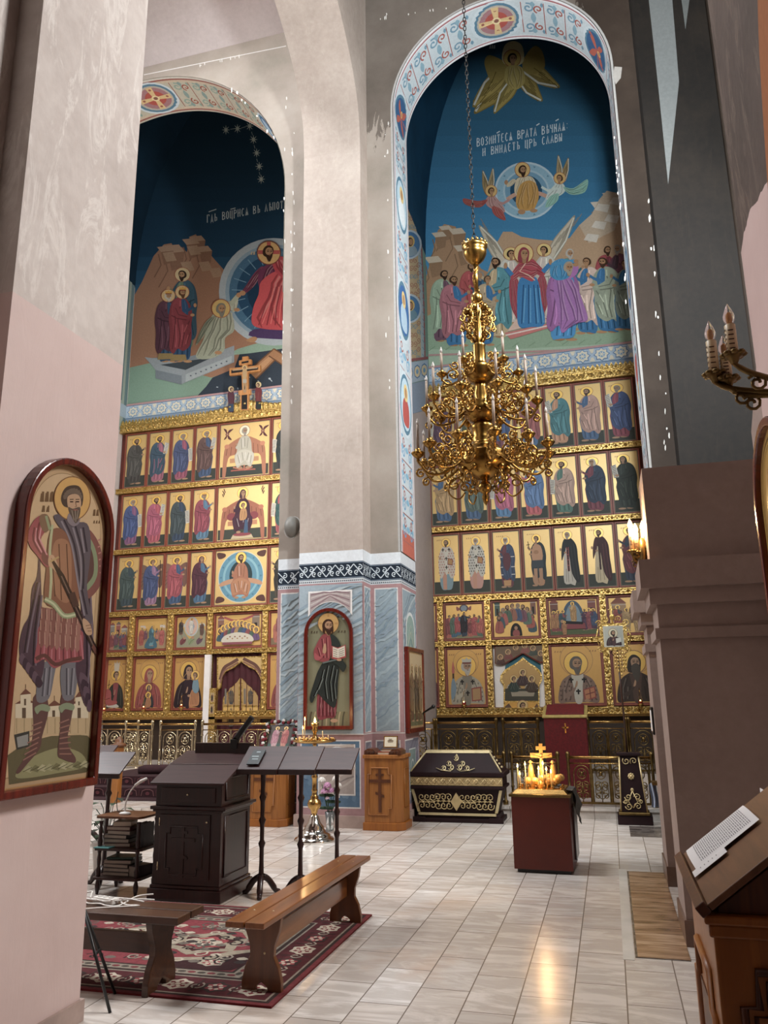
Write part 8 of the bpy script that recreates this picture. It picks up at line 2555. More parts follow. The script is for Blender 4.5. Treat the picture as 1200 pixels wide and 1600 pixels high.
# ---------------------------------------------------------------- arched icon on the painted pier
def arched(cx, z0, w, zs, zt, n=18):
 return [(cx-w, z0), (cx+w, z0), (cx+w, zs)]+[(cx+w*math.cos(a), zs+(zt-zs)*math.sin(a)) for a in [PI*k/n for k in range(1, n)]]+[(cx-w, zs)]
def frame_ring(b, outer, inner, y0, y1):
 n = len(outer)
 V = [(p[0], y0, p[1]) for p in outer]+[(p[0], y0, p[1]) for p in inner]+[(p[0], y1, p[1]) for p in outer]+[(p[0], y1, p[1]) for p in inner]
 F = []
 for i in range(n):
  j = (i+1) % n
  F += [(i, j, n+j, n+i), (2*n+i, 3*n+i, 3*n+j, 2*n+j), (i, 2*n+i, 2*n+j, j), (n+i, n+j, 3*n+j, 3*n+i)]
 b.add(V, F)
a0 = at(474, 1140, 10.86); a1 = at(552, 1140, 10.86); a2 = at(513, 950, 10.86)
pcx = (a0.x+a1.x)/2; pw = (a1.x-a0.x)/2; pz0 = (a0.z+a1.z)/2; pzt = a2.z
t = thing('pier_icon', (pcx, 10.9, pz0), 'arched icon of bearded standing man holding open book, red frame on painted pier', 'icon')
H_ = pzt-pz0
out = arched(0, 0, pw, H_-pw, H_); inn = arched(0, .05, pw-.05, H_-pw, H_-.05)
b = MB(); frame_ring(b, out, inn, -.06, 0.0); b.build('arched_frame', 'frame_red', t, .006)
b = MB(); b.prism(arched(0, .03, pw-.03, H_-pw, H_-.03), 'xz', -.02, .0); b.build('board', 'frame_red', t)
P = Paint(lambda u, v, ww: at(u, v, 10.9-.021-ww)-Vector((pcx, 10.9, pz0)), .0006, .0008)
def pxarch(x0, x1, yb, ys, yt):
 cx = (x0+x1)/2; r = (x1-x0)/2
 return [(x0, yb), (x1, yb), (x1, ys)]+[(cx+r*math.cos(a), ys-(ys-yt)*math.sin(a)) for a in [PI*k/16 for k in range(1, 16)]]+[(x0, ys)]
P.poly(pxarch(476, 550, 1141, 992, 954), '#6d6a4c'); P.poly(pxarch(480, 546, 1138, 994, 958), '#77755a'); P.poly(pxarch(481.5, 544.5, 1136, 995, 960), '#7d7b5c')
P.poly([(482, 1137), (482, 1112), (544, 1112), (544, 1136)], '#7a7450')
for q in range(9):
 x = 484+q*6.4
 P.line(smooth([(x, 1134), (x+1, 1120), (x+3, 1112)], 3, False), 2.4, ['#5a4a38', '#a09068', '#4f4a38'][q % 3])
caption(P, 486, 990, 12, -4, '#4a3a28', 3); caption(P, 528, 989, 14, -4, '#4a3a28', 3)
P.poly(ell(511, 1131-163, 2, 2, 6), '#7d7b5c')
P.poly(ell(493, 1130, 6, 3, 10), SKIN); P.poly(ell(522, 1126, 6, 3, 10), SKIN)
cloth(P, [(496, 1122), (497, 1080), (510, 1070), (526, 1080), (524, 1118), (512, 1122)], '#7f1f2c')
for q in range(5):
 P.line([(500+q*5, 1080), (499+q*5.5, 1120)], 1.1, '#55121c'); P.line([(502+q*5, 1082), (502+q*5.5, 1118)], .9, '#a8505a')
# dark mantle
P.poly(smooth([(508, 1032), (524, 1030), (530, 1044), (528, 1066), (527, 1090), (522, 1106), (508, 1096), (496, 1084), (488, 1098), (484, 1090), (492, 1062), (498, 1046)], 4), '#2c322f')
for a in ([(505, 1046), (500, 1066), (490, 1088)], [(512, 1040), (507, 1066), (510, 1092)], [(520, 1040), (515, 1066), (518, 1096)], [(525, 1046), (521, 1070), (523, 1092)], [(503, 1060), (496, 1078)]):
 P.line(smooth(a, 3, False), 1.3, '#121614'); P.line([(x+2, y) for x, y in a], 1.1, '#6f7a74')
P.poly(smooth([(516, 992), (526, 996), (533, 1010), (535, 1030), (541, 1040), (536, 1050), (528, 1040), (520, 1034), (516, 1016)], 4), '#2f3632')
P.poly(smooth([(498, 1000), (504, 992), (514, 990), (518, 1010), (514, 1032), (502, 1034), (492, 1028), (490, 1018), (494, 1008)], 4), '#87262c')
for a in ([(496, 1012), (500, 1026)], [(503, 998), (506, 1028)], [(510, 996), (511, 1028)]):
 P.line(a, 1.3, '#5a141c'); P.line([(x+2, y) for x, y in a], 1, '#b25a54')
P.poly(smooth([(492, 1020), (500, 1026), (508, 1018), (506, 1024), (498, 1032), (491, 1029)], 3), '#9c3338'); P.poly(smooth([(504, 1019), (506, 1007), (509, 1006), (510, 1016), (508, 1021)], 3), SKIN)
P.line([(504, 1036), (520, 1032), (530, 1030)], 2.4, '#5f6a66')
P.poly([(518, 1009), (528, 1012), (540, 1007), (541, 1027), (528, 1031), (518, 1029)], '#9c2a24'); P.poly([(520, 1010.5), (528, 1013.5), (528, 1028), (520, 1026.5)], '#d0c8b4'); P.poly([(528, 1013.5), (538.5, 1009), (539, 1025), (528, 1028)], '#d6cebb')
for q in range(4):
 P.line([(521, 1014+q*3.4), (527, 1016.4+q*3.2)], .7, '#5a4a40'); P.line([(529, 1016.4+q*3), (537.5, 1012.6+q*3.4)], .7, '#5a4a40')
P.poly(ell(530, 1031, 4, 2, 8), SKIN)
P.poly(ell(513, 974, 16.5, 16.5, 28), '#7a4a1c'); P.poly(ell(513, 974, 15.8, 15.8, 28), '#b98a30'); P.line([(513, 958), (513, 964)], 3, '#a87828'); P.line([(498, 974), (503, 974)], 3, '#a87828'); P.line([(523, 974), (528, 974)], 3, '#a87828')
T = lambda pts: [(513+p[0], 978-p[1]) for p in pts]
head(P, T, 0, 0, 9.5, 'beard', '#a87a50', '#3f2415', None)
P.poly(smooth([(505, 974), (504, 986), (507, 991), (508, 984)], 3), '#3f2415'); P.poly(smooth([(520, 974), (521, 985), (519, 990), (518, 984)], 3), '#3f2415')
P.build('painted_image', t, ('varnish', 'leaf'), (0, -1, 0))

# narrow icon on the side of the pier (seen edge on)
t = thing('side_icon', (-2.87, 11.9, 1.24), 'glossy framed icon of tall figures mounted on the right side of the painted pier', 'icon')
b = MB(); b.box(0, .05, -.5, .5, 0, 1.2); b.build('board', 'frame_red', t, .004)
b = MB()
for (y0, y1, z0, z1) in ((-.52, .52, -.02, .05), (-.52, .52, 1.16, 1.22), (-.52, -.45, .05, 1.16), (.45, .52, .05, 1.16)):
 b.box(0, .07, y0, y1, z0, z1)
b.build('frame', 'frame_red', t, .006)
P = Paint(lambda u, v, ww: (.05+ww, u, v), .0006, .001)
P.rect(-.45, .05, .45, 1.16, '#b08a4a', 0); P.rect(-.42, .08, .42, 1.13, '#c2a878', 0); P.rect(-.42, .08, .42, .25, '#6a6a48')
for i, x in enumerate((-.26, 0, .24)):
 saint(P, x, .14, .82, cloak=['#7a5a34', '#5a4430', '#8a6a40'][i], under='#6a4a34', hair='#3f2a1c', halo='#c9a860')
P.build('painted_image', t, ('varnish', 'varnish'), (1, 0, 0))

# ---------------------------------------------------------------- large arched icon on the near left pillar (its face looks along x)
XI = -2.95
LP = lambda x, y, off=0.0: atx(x, y, XI+off)
yA, yB = 3.36, 4.15; zb = 1.245; zt_ = 3.08
yc = (yA+yB)/2; hw_ = (yB-yA)/2
t = thing('pillar_icon', (XI, yc, zb), 'large arched icon of armoured warrior drawing a sword, red frame on the left pillar', 'icon')
def frx(b, outer, inner, x0, x1):
 bb = MB(); frame_ring(bb, outer, inner, x0, x1)
 b.add([(v[1], v[0], v[2]) for v in bb.V], bb.Fc)
Hh = zt_-zb
out = arched(0, 0, hw_, Hh-hw_, Hh, 24); inn = arched(0, .055, hw_-.05, Hh-hw_, Hh-.05, 24); in2 = arched(0, .045, hw_-.04, Hh-hw_, Hh-.04, 24)
b = MB(); frx(b, out, in2, 0.0, .075); b.build('arched_frame', 'frame_red', t, .008)
b = MB(); b.prism(arched(0, .02, hw_-.02, Hh-hw_, Hh-.02, 24), 'yz', 0.0, .03); b.build('board', plain('tan_panel', '#b08a5a', .4, 0, .08), t)
PX0 = XI+.0305
P = Paint(lambda u, v, ww: atx(u, v, PX0+ww)-Vector((XI, yc, zb)), .00009, .0006)
P2 = Paint(lambda u, v, ww: (.0305+ww, u, v), .00008, .0002)
P2.poly(arched(0, .05, hw_-.045, Hh-hw_, Hh-.045, 24), '#b3905e'); P2.poly(arched(0, .1, hw_-.085, Hh-hw_, Hh-.085, 24), '#bd9c6c')
frame_pts = arched(0, .1, hw_-.085, Hh-hw_, Hh-.085, 24)
P2.line(frame_pts+[frame_pts[0]], .004, '#8a6a3c')
P2.build('painted_ground', t, ('varnish', 'varnish'), (1, 0, 0))
P.base = .0009
SKN = '#b28a62'
# ground and city
P.poly([(14, 1226), (12, 1180), (40, 1160), (80, 1150), (135, 1148), (147, 1160), (143, 1200), (134, 1207)], '#5e5636')
P.poly(smooth([(24, 1212), (40, 1190), (70, 1174), (100, 1168), (128, 1178), (133, 1198), (90, 1208), (40, 1216)], 4), '#8a8758')
for q in range(9):
 x = 36+q*11
 P.poly([(x, 1204-q), (x+8, 1196-q), (x+16, 1200-q), (x+12, 1208-q)], ['#9a976a', '#6f6c44', '#a8a378'][q % 3]); P.line([(x, 1206-q), (x+14, 1199-q)], 1, '#4f4a2c')
P.poly([(22, 1150), (24, 1118), (34, 1110), (50, 1108), (58, 1114), (84, 1112), (100, 1108), (120, 1110), (140, 1106), (142, 1150), (100, 1146), (60, 1150)], '#b59a6a')
for (x, y, w_, h_) in ((24, 1100, 30, 22), (32, 1086, 16, 16), (74, 1104, 22, 16), (112, 1100, 26, 22), (118, 1090, 12, 12)):
 P.poly([(x, y), (x+w_, y-2), (x+w_, y+h_), (x, y+h_)], '#c9ba98'); P.poly([(x-1, y), (x+w_*.5, y-10), (x+w_+1, y-2)], '#6a3a24')
 P.poly([(x+w_*.35, y+6), (x+w_*.55, y+6), (x+w_*.55, y+h_), (x+w_*.35, y+h_)], '#5a4630')
 P.line([(x+w_*.5, y-10), (x+w_*.5, y-17)], 1.2, '#6a4a24')
for q in range(10):
 P.line([(26+q*12, 1122), (26+q*12, 1146)], 1, '#8a7448')
P.poly([(22, 1148), (46, 1142), (46, 1166), (26, 1172)], '#3a3a34'); P.poly([(26, 1152), (44, 1147), (44, 1164), (28, 1168)], '#8a8a84')
# boots and legs
for (pts, c) in (([(52, 1090), (70, 1084), (76, 1110), (66, 1150), (62, 1170), (44, 1192), (30, 1208), (26, 1204), (46, 1172), (52, 1140)], '#5c3a34'), ([(96, 1086), (116, 1084), (112, 1120), (106, 1150), (108, 1168), (118, 1184), (116, 1192), (98, 1186), (90, 1178), (94, 1140)], '#5c3a34')):
 P.poly(smooth(pts, 4), c)
for q in range(7):
 P.line([(50-q*2.4, 1134+q*9), (66-q*1.6, 1128+q*8)], 2, '#8a5a4a'); P.line([(93, 1130+q*8), (108+q*.6, 1124+q*9)], 2, '#8a5a4a')
P.poly(smooth([(63, 1038), (86, 1034), (84, 1060), (76, 1092), (58, 1096), (58, 1064)], 4), '#6c6a70'); P.poly(smooth([(96, 1040), (122, 1036), (120, 1070), (114, 1092), (98, 1090)], 4), '#6c6a70')
for a in ([(70, 1044), (66, 1088)], [(78, 1042), (74, 1086)], [(104, 1044), (104, 1086)], [(113, 1044), (110, 1086)]):
 P.line(a, 2, '#45424a'); P.line([(x+3, y) for x, y in a], 2, '#85838b')
for (x, y) in ((60, 1108), (98, 1106)):
 P.poly(smooth([(x-6, y-2), (x+6, y-8), (x+18, y-4), (x+16, y+4), (x+4, y+2), (x-2, y+8)], 3), '#7d8a68')
# cloak behind
P.poly(smooth([(62, 860), (58, 900), (50, 920), (46, 960), (36, 980), (30, 1010), (34, 1036), (46, 1040), (50, 1060), (62, 1066), (70, 1030), (66, 960)], 4), '#4a3440')
P.poly(smooth([(128, 880), (142, 940), (146, 990), (140, 1040), (142, 1090), (134, 1104), (124, 1076), (118, 1040), (126, 980)], 4), '#4a3440')
for a in ([(58, 910), (46, 970), (38, 1020)], [(62, 930), (54, 990), (52, 1040)], [(134, 960), (136, 1040), (132, 1090)], [(138, 930), (141, 1000)]):
 P.line(smooth(a, 3, False), 2.6, '#2c1e28'); P.line([(x+4, y) for x, y in a], 2.4, '#6d5d69')
for q in range(6):
 P.poly(smooth([(34+q*5, 1020+q*7), (30+q*5, 1032+q*7), (36+q*5, 1040+q*7), (42+q*5, 1032+q*7)], 3), ['#5c4552', '#3c2a36'][q % 2])
for q in range(5):
 P.poly(smooth([(126+q*3, 1050+q*11), (124+q*3, 1064+q*11), (131+q*2.6, 1072+q*10), (137+q*1.6, 1060+q*9)], 3), ['#5c4552', '#3c2a36'][q % 2])
# shield
P.poly(smooth([(134, 828), (150, 840), (160, 868), (161, 900), (150, 925), (132, 934), (128, 880)], 4), '#7a4238'); P.poly(smooth([(132, 836), (144, 846), (152, 870), (152, 898), (143, 916), (131, 922), (128, 880)], 4), '#7d8a64'); P.poly(smooth([(131, 842), (140, 852), (146, 872), (146, 896), (138, 910), (130, 914)], 4), '#5a3a34')
for q in range(8):
 P.line([(152+q*.8, 845+q*10), (158-q*.2, 842+q*10.5)], 2, '#a8685a')
# skirt of the tunic
P.poly(smooth([(62, 978), (86, 988), (126, 984), (130, 1010), (128, 1032), (104, 1036), (84, 1044), (70, 1030), (54, 1036), (58, 1004)], 4), '#8f3038')
for q in range(6):
 P.line([(66+q*11, 992), (62+q*12.4, 1032)], 2.4, '#661c26'); P.line([(71+q*11, 992), (68+q*12.4, 1030)], 2.2, '#a9545e')
P.line(smooth([(56, 1030), (70, 1024), (86, 1038), (106, 1032), (128, 1028)], 3, False), 6, '#5c3028')
for row, (y0, h_) in enumerate(((948, 26), (966, 26), (984, 24))):
 for q in range(8):
  x = 64+q*8-row*1.5
  P.poly([(x, y0+q*1.2), (x+7.4, y0+2+q*1.0), (x+7, y0+h_+q), (x+3.4, y0+h_+5+q), (x-.5, y0+h_-2+q)], ['#7a4438', '#8f5a4a'][q % 2]); P.line([(x+1, y0+3+q*1.2), (x+1, y0+h_-2+q)], 1, '#b58a70')
# breastplate
P.poly(smooth([(78, 832), (100, 826), (118, 836), (126, 880), (124, 930), (118, 962), (94, 952), (70, 940), (72, 890)], 4), '#7d4a2c')
P.poly(smooth([(84, 850), (100, 842), (110, 856), (112, 900), (108, 940), (90, 934), (80, 900)], 4), '#94603a')
for a in ([(82, 880), (86, 932)], [(92, 850), (96, 938)], [(104, 850), (108, 936)]):
 P.line(a, 1.6, '#55301a')
P.line(smooth([(70, 936), (84, 944), (100, 962), (118, 960)], 4, False), 8, '#8a9468'); P.line(smooth([(70, 936), (84, 944), (100, 962), (118, 960)], 4, False), 3, '#b5bb90')
P.line(smooth([(82, 820), (78, 860), (80, 900), (78, 936)], 4, False), 4, '#a3a87c')
# cloak over the shoulder
P.poly(smooth([(84, 806), (98, 804), (112, 816), (136, 818), (142, 848), (140, 880), (136, 920), (144, 968), (136, 976), (128, 940), (120, 900), (114, 862), (104, 834), (92, 822)], 4), '#5a5058')
for a in ([(100, 812), (116, 850), (126, 910), (136, 960)], [(118, 822), (130, 870), (130, 920)], [(130, 824), (136, 862)]):
 P.line(smooth(a, 4, False), 2.8, '#352c36'); P.line(smooth([(x-4, y+2) for x, y in a], 4, False), 2.6, '#81777f')
# arms
P.poly(smooth([(66, 806), (54, 812), (44, 832), (46, 852), (58, 868), (72, 886), (80, 878), (68, 856), (64, 842), (72, 826)], 4), '#8f3038')
for a in ([(54, 824), (52, 844), (64, 866)], [(62, 816), (58, 840), (70, 866)]):
 P.line(smooth(a, 3, False), 2.6, '#661c26'); P.line([(x+3.5, y+1) for x, y in a], 2.2, '#c07880')
P.poly(smooth([(62, 806), (74, 804), (80, 820), (72, 832), (64, 824)], 3), '#7a5a3c'); P.line([(72, 806), (78, 828)], 4, '#8a9468')
P.poly(smooth([(66, 862), (78, 874), (76, 884), (66, 876)], 3), '#6a3230')
P.poly(smooth([(76, 870), (84, 868), (92, 888), (90, 896), (82, 888), (76, 884)], 3), SKN)
for q in range(3):
 P.line([(80+q*2, 872+q*3), (88+q, 890+q)], 1, '#7d5638')
# sword and scabbard
P.line([(82, 876), (96, 900), (150, 1018)], [4, 9, 8], '#33231e'); P.line([(96, 900), (150, 1018)], 2, '#6a5248'); P.poly([(146, 1006), (156, 1022), (150, 1024), (143, 1012)], '#6a3a2c'); P.line([(78, 878), (92, 870)], 3, '#a88a4c')
P.line([(112, 926), (119, 948)], 10, '#4a3028')
P.poly(smooth([(130, 966), (140, 974), (144, 990), (136, 992), (130, 980)], 3), SKN)
for q in range(3):
 P.line([(134+q*1.5, 978+q*4), (143, 976+q*5)], 1.2, '#7d5638')
# head
P.poly(ell(113, 779, 29, 35, 32), '#7a4a14'); P.poly(ell(113, 779, 27.6, 33.4, 32), '#c2902a')
T = lambda pts: [(114+p[0]*.92, 788-p[1]*1.15) for p in pts]
P.poly(smooth(T([(-20, 4), (-19, 14), (-12, 23), (0, 26), (11, 24), (17, 14), (17, 4), (12, -4), (-12, -4)]), 4), '#4a3a30')
for q in range(9):
 a = .2+q*.33
 P.poly(smooth([(p[0], p[1]) for p in T([(13*math.cos(a)-4, 9+11*math.sin(a)), (13*math.cos(a)+3, 10+12*math.sin(a)), (13*math.cos(a)+2, 5+11*math.sin(a)), (13*math.cos(a)-3, 4+10*math.sin(a))])], 3), '#6a5848')
P.poly(smooth(T([(-9, 10), (0, 14), (10, 12), (14, 2), (11, -10), (4, -16), (-4, -12), (-9, -2)]), 4), SKN)
P.poly(smooth(T([(-8, -4), (0, -6), (12, -4), (11, -16), (4, -26), (-3, -18)]), 4), '#5a4a3e')
for a in ([(-2, -8), (2, -22)], [(4, -8), (5, -24)], [(9, -8), (7, -20)]):
 P.line(T(a), 1.2, '#8a7a6a')
P.line(T([(1, -7.5), (8, -7.5)]), 1.6, '#8a4438')
for x in (-2, 8):
 P.line(T([(x-3, 3.5), (x+2.6, 3.5)]), 1.8, '#241610'); P.line(T([(x-3.4, 6.6), (x+3, 6.8)]), 1.3, '#3a2a20')
P.line(T([(4, 4), (6, -3), (3.4, -3.6)]), 1.2, '#6f4a30')
P.poly(smooth(T([(-6, -12), (-10, -22), (0, -30), (10, -26), (12, -18), (4, -26)]), 3), '#7d7076')
caption(P, 64, 784, 22, -16, '#6a4a24', 3); caption(P, 66, 800, 14, -10, '#6a4a24', 2); caption(P, 146, 806, 10, -10, '#6a4a24', 2); caption(P, 146, 818, 12, -5, '#6a4a24', 3)
P.build('painted_figure', t, ('varnish', 'varnish'), (1, 0, 0))

# arched icon at the right edge, on the near right pillar
XR = .88
t = thing('pillar_icon', (XR, 3.92, 1.14), 'arched icon with dark red frame cut off at the right edge of the picture', 'icon')
o1 = arched(0, 0, .4, 1.44, 1.835, 24); i1 = arched(0, .045, .355, 1.44, 1.79, 24)
b = MB(); frx(b, o1, i1, -.09, 0); b.build('arched_frame', 'frame_red', t, .008)
b = MB(); b.prism(arched(0, .02, .38, 1.44, 1.81, 24), 'yz', -.06, 0); b.build('board', plain('tan_gold_panel', '#b5914f', .3, .2, .08), t)
P = Paint(lambda u, v, ww: (-.061-ww, u, v), .0002, .001)
P.line(arched(0, .09, .31, 1.44, 1.75, 24)+[(-.31, .09)], .006, '#7a5a2c'); P.line(arched(0, .12, .28, 1.44, 1.72, 24)+[(-.28, .12)], .004, '#8a6a34')
saint(P, 0, .2, 1.42, cloak='#6a3a34', under='#4a5a5c')
P.build('painted_image', t, ('varnish', 'leaf'), (-1, 0, 0))

# ---------------------------------------------------------------- wall sconces with candle bulbs
def sconce(name, loc, label, lit, spots, wall):
 t = thing(name, loc, label, 'wall lamp')
 wx = wall[0]
 b = MB(); b.lathe([(.03, -.09), (.05, -.05), (.04, 0), (.055, .05), (.03, .1), (.02, .13)], (wx, wall[1], wall[2]), 12)
 b.ball((wx-.0, wall[1], wall[2]), (.035, .07, .12), 10, 6); b.build('wall_plate', 'brass_dk', t)
 for (x, y, z, hgt) in spots:
  b = MB()
  m1 = (wx*.65+x*.35, wall[1]*.65+y*.35, min(z, wall[2])-.07); m2 = (wx*.2+x*.8, wall[1]*.2+y*.8, z-.075)
  b.tube(smooth([(wx, wall[1], wall[2]), m1, m2, (x, y, z-.03), (x, y, z)], 5, False), [.013]*6+[.011]*8+[.009]*7, 7)
  for q in range(5):
   a = q*1.3
   c = (m1[0]+.03*math.cos(a), m1[1]+.025*math.sin(a), m1[2]+.02+.01*q)
   b.ball(c, (.03, .014, .018), 6, 4)
  sp_ = spiral(0, 0, .008, .035, 0, 1.4, 12)
  b.tube([(m2[0]+p[0], m2[1], m2[2]-.03+p[1]) for p in sp_], .006, 5)
  for q in range(8):
   a = q*PI/4
   b.ball((x+.032*math.cos(a), y+.032*math.sin(a), z+.004), (.016, .016, .009), 6, 4)
  b.lathe([(.012, -.03), (.02, -.01), (.038, .0), (.03, .008), (.018, .012)], (x, y, z), 12)
  arm = b.build('arm', 'brass_dk', t)
  b = MB(); b.lathe([(.019, .005), (.019, hgt), (.012, hgt+.004)], (x, y, z), 14)
  for q in range(5):
   zz = z+.02+(hgt-.03)*q/5
   b.cur = 1
   b.box(x-.012, x+.006, y-.0198, y-.0185, zz, zz+.004)
   b.box(x-.0198, x-.0185, y-.012, y+.01, zz+.006, zz+.01)
   b.cur = 0
  b.build('candle_sleeve', ['wax_w', 'oak_dk'], arm)
  b = MB(); b.lathe([(.01, hgt), (.019, hgt+.02), (.02, hgt+.035), (.012, hgt+.06), (.004, hgt+.078), (.001, hgt+.085)], (x, y, z), 14)
  b.build('bulb', 'bulb_on' if lit else 'glass', arm)
  if not lit:
   b = MB(); b.lathe([(.004, hgt), (.009, hgt+.02), (.008, hgt+.04), (.001, hgt+.05)], (x, y, z), 8); b.build('bulb_core', plain('amber_filament_holder', '#c98a4a', .3), arm)
  else:
   wl = t.location+Vector((x, y, z+hgt+.03))
   lamp('bulb_light', wl+Vector((-.0, -.03, .0)), 9, (1, .66, .3), .025)
 return t
YS = 3.25
org = atx(1200, 575, .88)
spots = []
for px_, pyb, pyt in ((1117, 586, 533), (1137, 594, 556), (1146, 556, 508)):
 D = 2.95 if px_ != 1146 else 2.8
 pb = at(px_, pyb, D); pt = at(px_, pyt, D)
 spots.append((pb, pt.z-pb.z))
base = Vector((.88, 2.86, at(1190, 580, 2.86).z))
sconce('wall_sconce', base, 'unlit gilt wall sconce with three electric candles on the right pillar', False, [(p.x-base.x, p.y-base.y, p.z-base.z, h) for p, h in spots], (-.03, 0, 0))
D = 6.7
spots = []
for px_, pyb, pyt in ((988, 862, 826), (996, 864, 833), (1007, 860, 824)):
 pb = at(px_, pyb, D+(.12 if px_ == 1007 else 0)); pt = at(px_, pyt, D)
 spots.append((pb, pt.z-pb.z))
base = Vector((.38, D+.0, spots[0][0].z-.02))
sconce('wall_sconce', base, 'lit brass wall sconce with glowing candle bulbs beside the upper pilaster', True, [(p.x-base.x, p.y-base.y, p.z-base.z, h) for p, h in spots], (-.03, .02, 0))

# ---------------------------------------------------------------- loudspeaker, microphones, small things on the walls
p = at(457, 824, 11.12)
t = thing('loudspeaker', (p.x, 11.3, p.z), 'round grey wall loudspeaker on the left return of the painted pier', 'loudspeaker')
b = MB(); b.ball((0, -.2, 0), (.12, .15, .17), 16, 10); b.build('dome', 'speaker', t)
b = MB(); b.tube([(.13*math.cos(a), -.17+.04*math.sin(a), .175*math.sin(a)) for a in [2*PI*k/24 for k in range(24)]], .013, 6, True); b.build('rim', plain('pale_grey_rim', '#9a9690', .5), t)
b = MB(); b.box(-.03, .03, -.1, 0, .06, .16); b.build('bracket', 'white_pl', t, .005)
p = at(661, 1114, 12.0); q = at(677, 1104, 11.9)
t = thing('microphone', (p.x, 12.0, 0), 'black microphone on a thin stand behind the tomb beside the painted pier', 'microphone')
b = MB(); b.tube([(0, .3, 0.02), (0, .28, .6), (0, .05, p.z-.05), (0, 0, p.z)], .008, 6); b.tube([(-.15, .3, .01), (.15, .3, .01)], .01, 6); b.build('stand', 'black', t)
d_ = q-p
b = MB(); b.tube([(0, 0, p.z), (d_.x*.6, d_.y*.6, p.z+d_.z*.6), (d_.x, d_.y, p.z+d_.z)], [.012, .016, .022], 8); b.ball((d_.x, d_.y, p.z+d_.z), .03, 8, 6); b.build('head', 'black', t)
p = at(1034, 1128, 8.0);
t = thing('small_frame', (.40, 8.5, at(1034, 1147, 8.5).z), 'small black framed picture on the side of the right pilaster', 'frame')
b = MB(); b.box(-.02, 0, -.16, .16, 0, .26); b.build('frame', 'black', t, .004)
b = MB(); b.box(-.022, -.019, -.13, .13, .03, .23); b.build('picture_sheet', 'paper', t)
p = at(1028, 1262, 9.05)
zc = at(1028, 1262, 9.0).z
t = thing('hanging_cloth', (.36, 9.02, zc), 'pale blue and white cloth hanging behind the edge of the right pilaster', 'cloth')
b = MB()
V = []
for i in range(7):
 for j in range(6):
  V.append((-.03+.012*i+.008*math.sin(j), .0+.03*math.sin(i*1.7), .05*j*(1-.04*abs(i-3))))
b.add(V, [(i*6+j, i*6+j+1, (i+1)*6+j+1, (i+1)*6+j) for i in range(6) for j in range(5)], True)
b.build('cloth_fold', plain('pale_blue_cloth', '#9aa8be', .85, 0, .15, 15), t)
b = MB(); b.box(-.01, .06, -.16, .04, .23, .26); b.build('hook', 'brass_dk', t)
# ---------------------------------------------------------------- chandelier
CX, CY = -1.04, 7.57
def cz(py_):
 return at(745+(py_-450)*.038, py_, CY).z
ch = thing('chandelier', (CX, CY, cz(785)), 'large tiered gilt brass chandelier with scroll arms and unlit electric candles on a chain', 'chandelier')
Z0 = cz(785)
def zr(py_):
 return cz(py_)-Z0
M['chbrass'] = plain('antique_gilt_brass', '#94713a', 0.27, 1.0, 0.3, 13)
PXM_ = 1/157.0      # one photo pixel at the chandelier's distance, in metres
b = MB()
def L_(prof):
 b.lathe([(r_*PXM_, zr(y)) for r_, y in prof], (0, 0, 0), 26)
L_([(.3, 790), (4, 784), (6, 777), (4, 772), (9, 768), (12, 762), (9, 756), (5, 752), (8, 748)])
b.build('finial', 'chbrass', ch)
b = MB(); L_([(6, 750), (18, 747), (32, 740), (40, 730), (42, 722), (38, 716), (40, 712), (36, 708), (30, 706), (28, 702)])
for k in range(10):
 a = k*PI/5
 b.ball((36*PXM_*math.cos(a), 36*PXM_*math.sin(a), zr(737)), (.035, .035, .04), 8, 5)
b.build('lower_bowl', 'chbrass', ch)
b = MB(); L_([(24, 704), (26, 700), (20, 695), (17, 692), (19, 688), (17, 684), (18, 672), (20, 668), (16, 664), (13, 661)]); b.build('lower_stem', 'chbrass', ch)
b = MB(); L_([(12, 662), (20, 658), (28, 648), (29, 640), (26, 636), (28, 632), (22, 629)])
for k in range(8):
 a = k*PI/4
 b.ball((25*PXM_*math.cos(a), 25*PXM_*math.sin(a), zr(648)), (.025, .025, .03), 8, 5)
b.build('middle_bowl', 'chbrass', ch)
b = MB(); L_([(14, 632), (10, 626), (12, 618), (9, 606), (11, 598)]); b.build('middle_stem', 'chbrass', ch)
b = MB(); L_([(9, 600), (18, 596), (25, 586), (24, 580), (26, 576), (16, 572)]); b.build('upper_bowl', 'chbrass', ch)
b = MB(); L_([(12, 574), (11, 566), (10, 562), (11, 556), (10, 542), (11, 540), (6, 536), (7, 520), (5, 500), (8, 490), (6, 482), (7, 476), (5, 474)]); b.build('upper_stem', 'chbrass', ch)
b = MB()
for k in range(6):
 a = k*PI/3+.3
 for (rr, y, s, tn) in ((17, 490, 10, 1.4), (20, 508, 9, -1.3), (13, 525, 8, 1.3), (24, 498, 6, 1.2), (10, 480, 7, -1.2), (25, 515, 5, 1.3), (12, 505, 6, 1.4)):
  pts = spiral(rr, 0, 1, s, 0, tn, 14)
  b.tube([(p[0]*PXM_*math.cos(a), p[0]*PXM_*math.sin(a), zr(y)+p[1]*PXM_) for p in pts], .01, 5)
 b.tube([(6*PXM_*math.cos(a), 6*PXM_*math.sin(a), zr(536)), (20*PXM_*math.cos(a), 20*PXM_*math.sin(a), zr(515)), (24*PXM_*math.cos(a), 24*PXM_*math.sin(a), zr(500)), (14*PXM_*math.cos(a), 14*PXM_*math.sin(a), zr(482))], .011, 6)
 b.ball((18*PXM_*math.cos(a), 18*PXM_*math.sin(a), zr(486)), (.04, .04, .045), 8, 5)
b.build('openwork_crest', 'chbrass', ch)
b = MB(); L_([(5, 476), (9, 472), (10, 466), (9, 461), (5, 458), (4, 455)]); L_([(4, 456), (3.6, 430), (4, 414)])
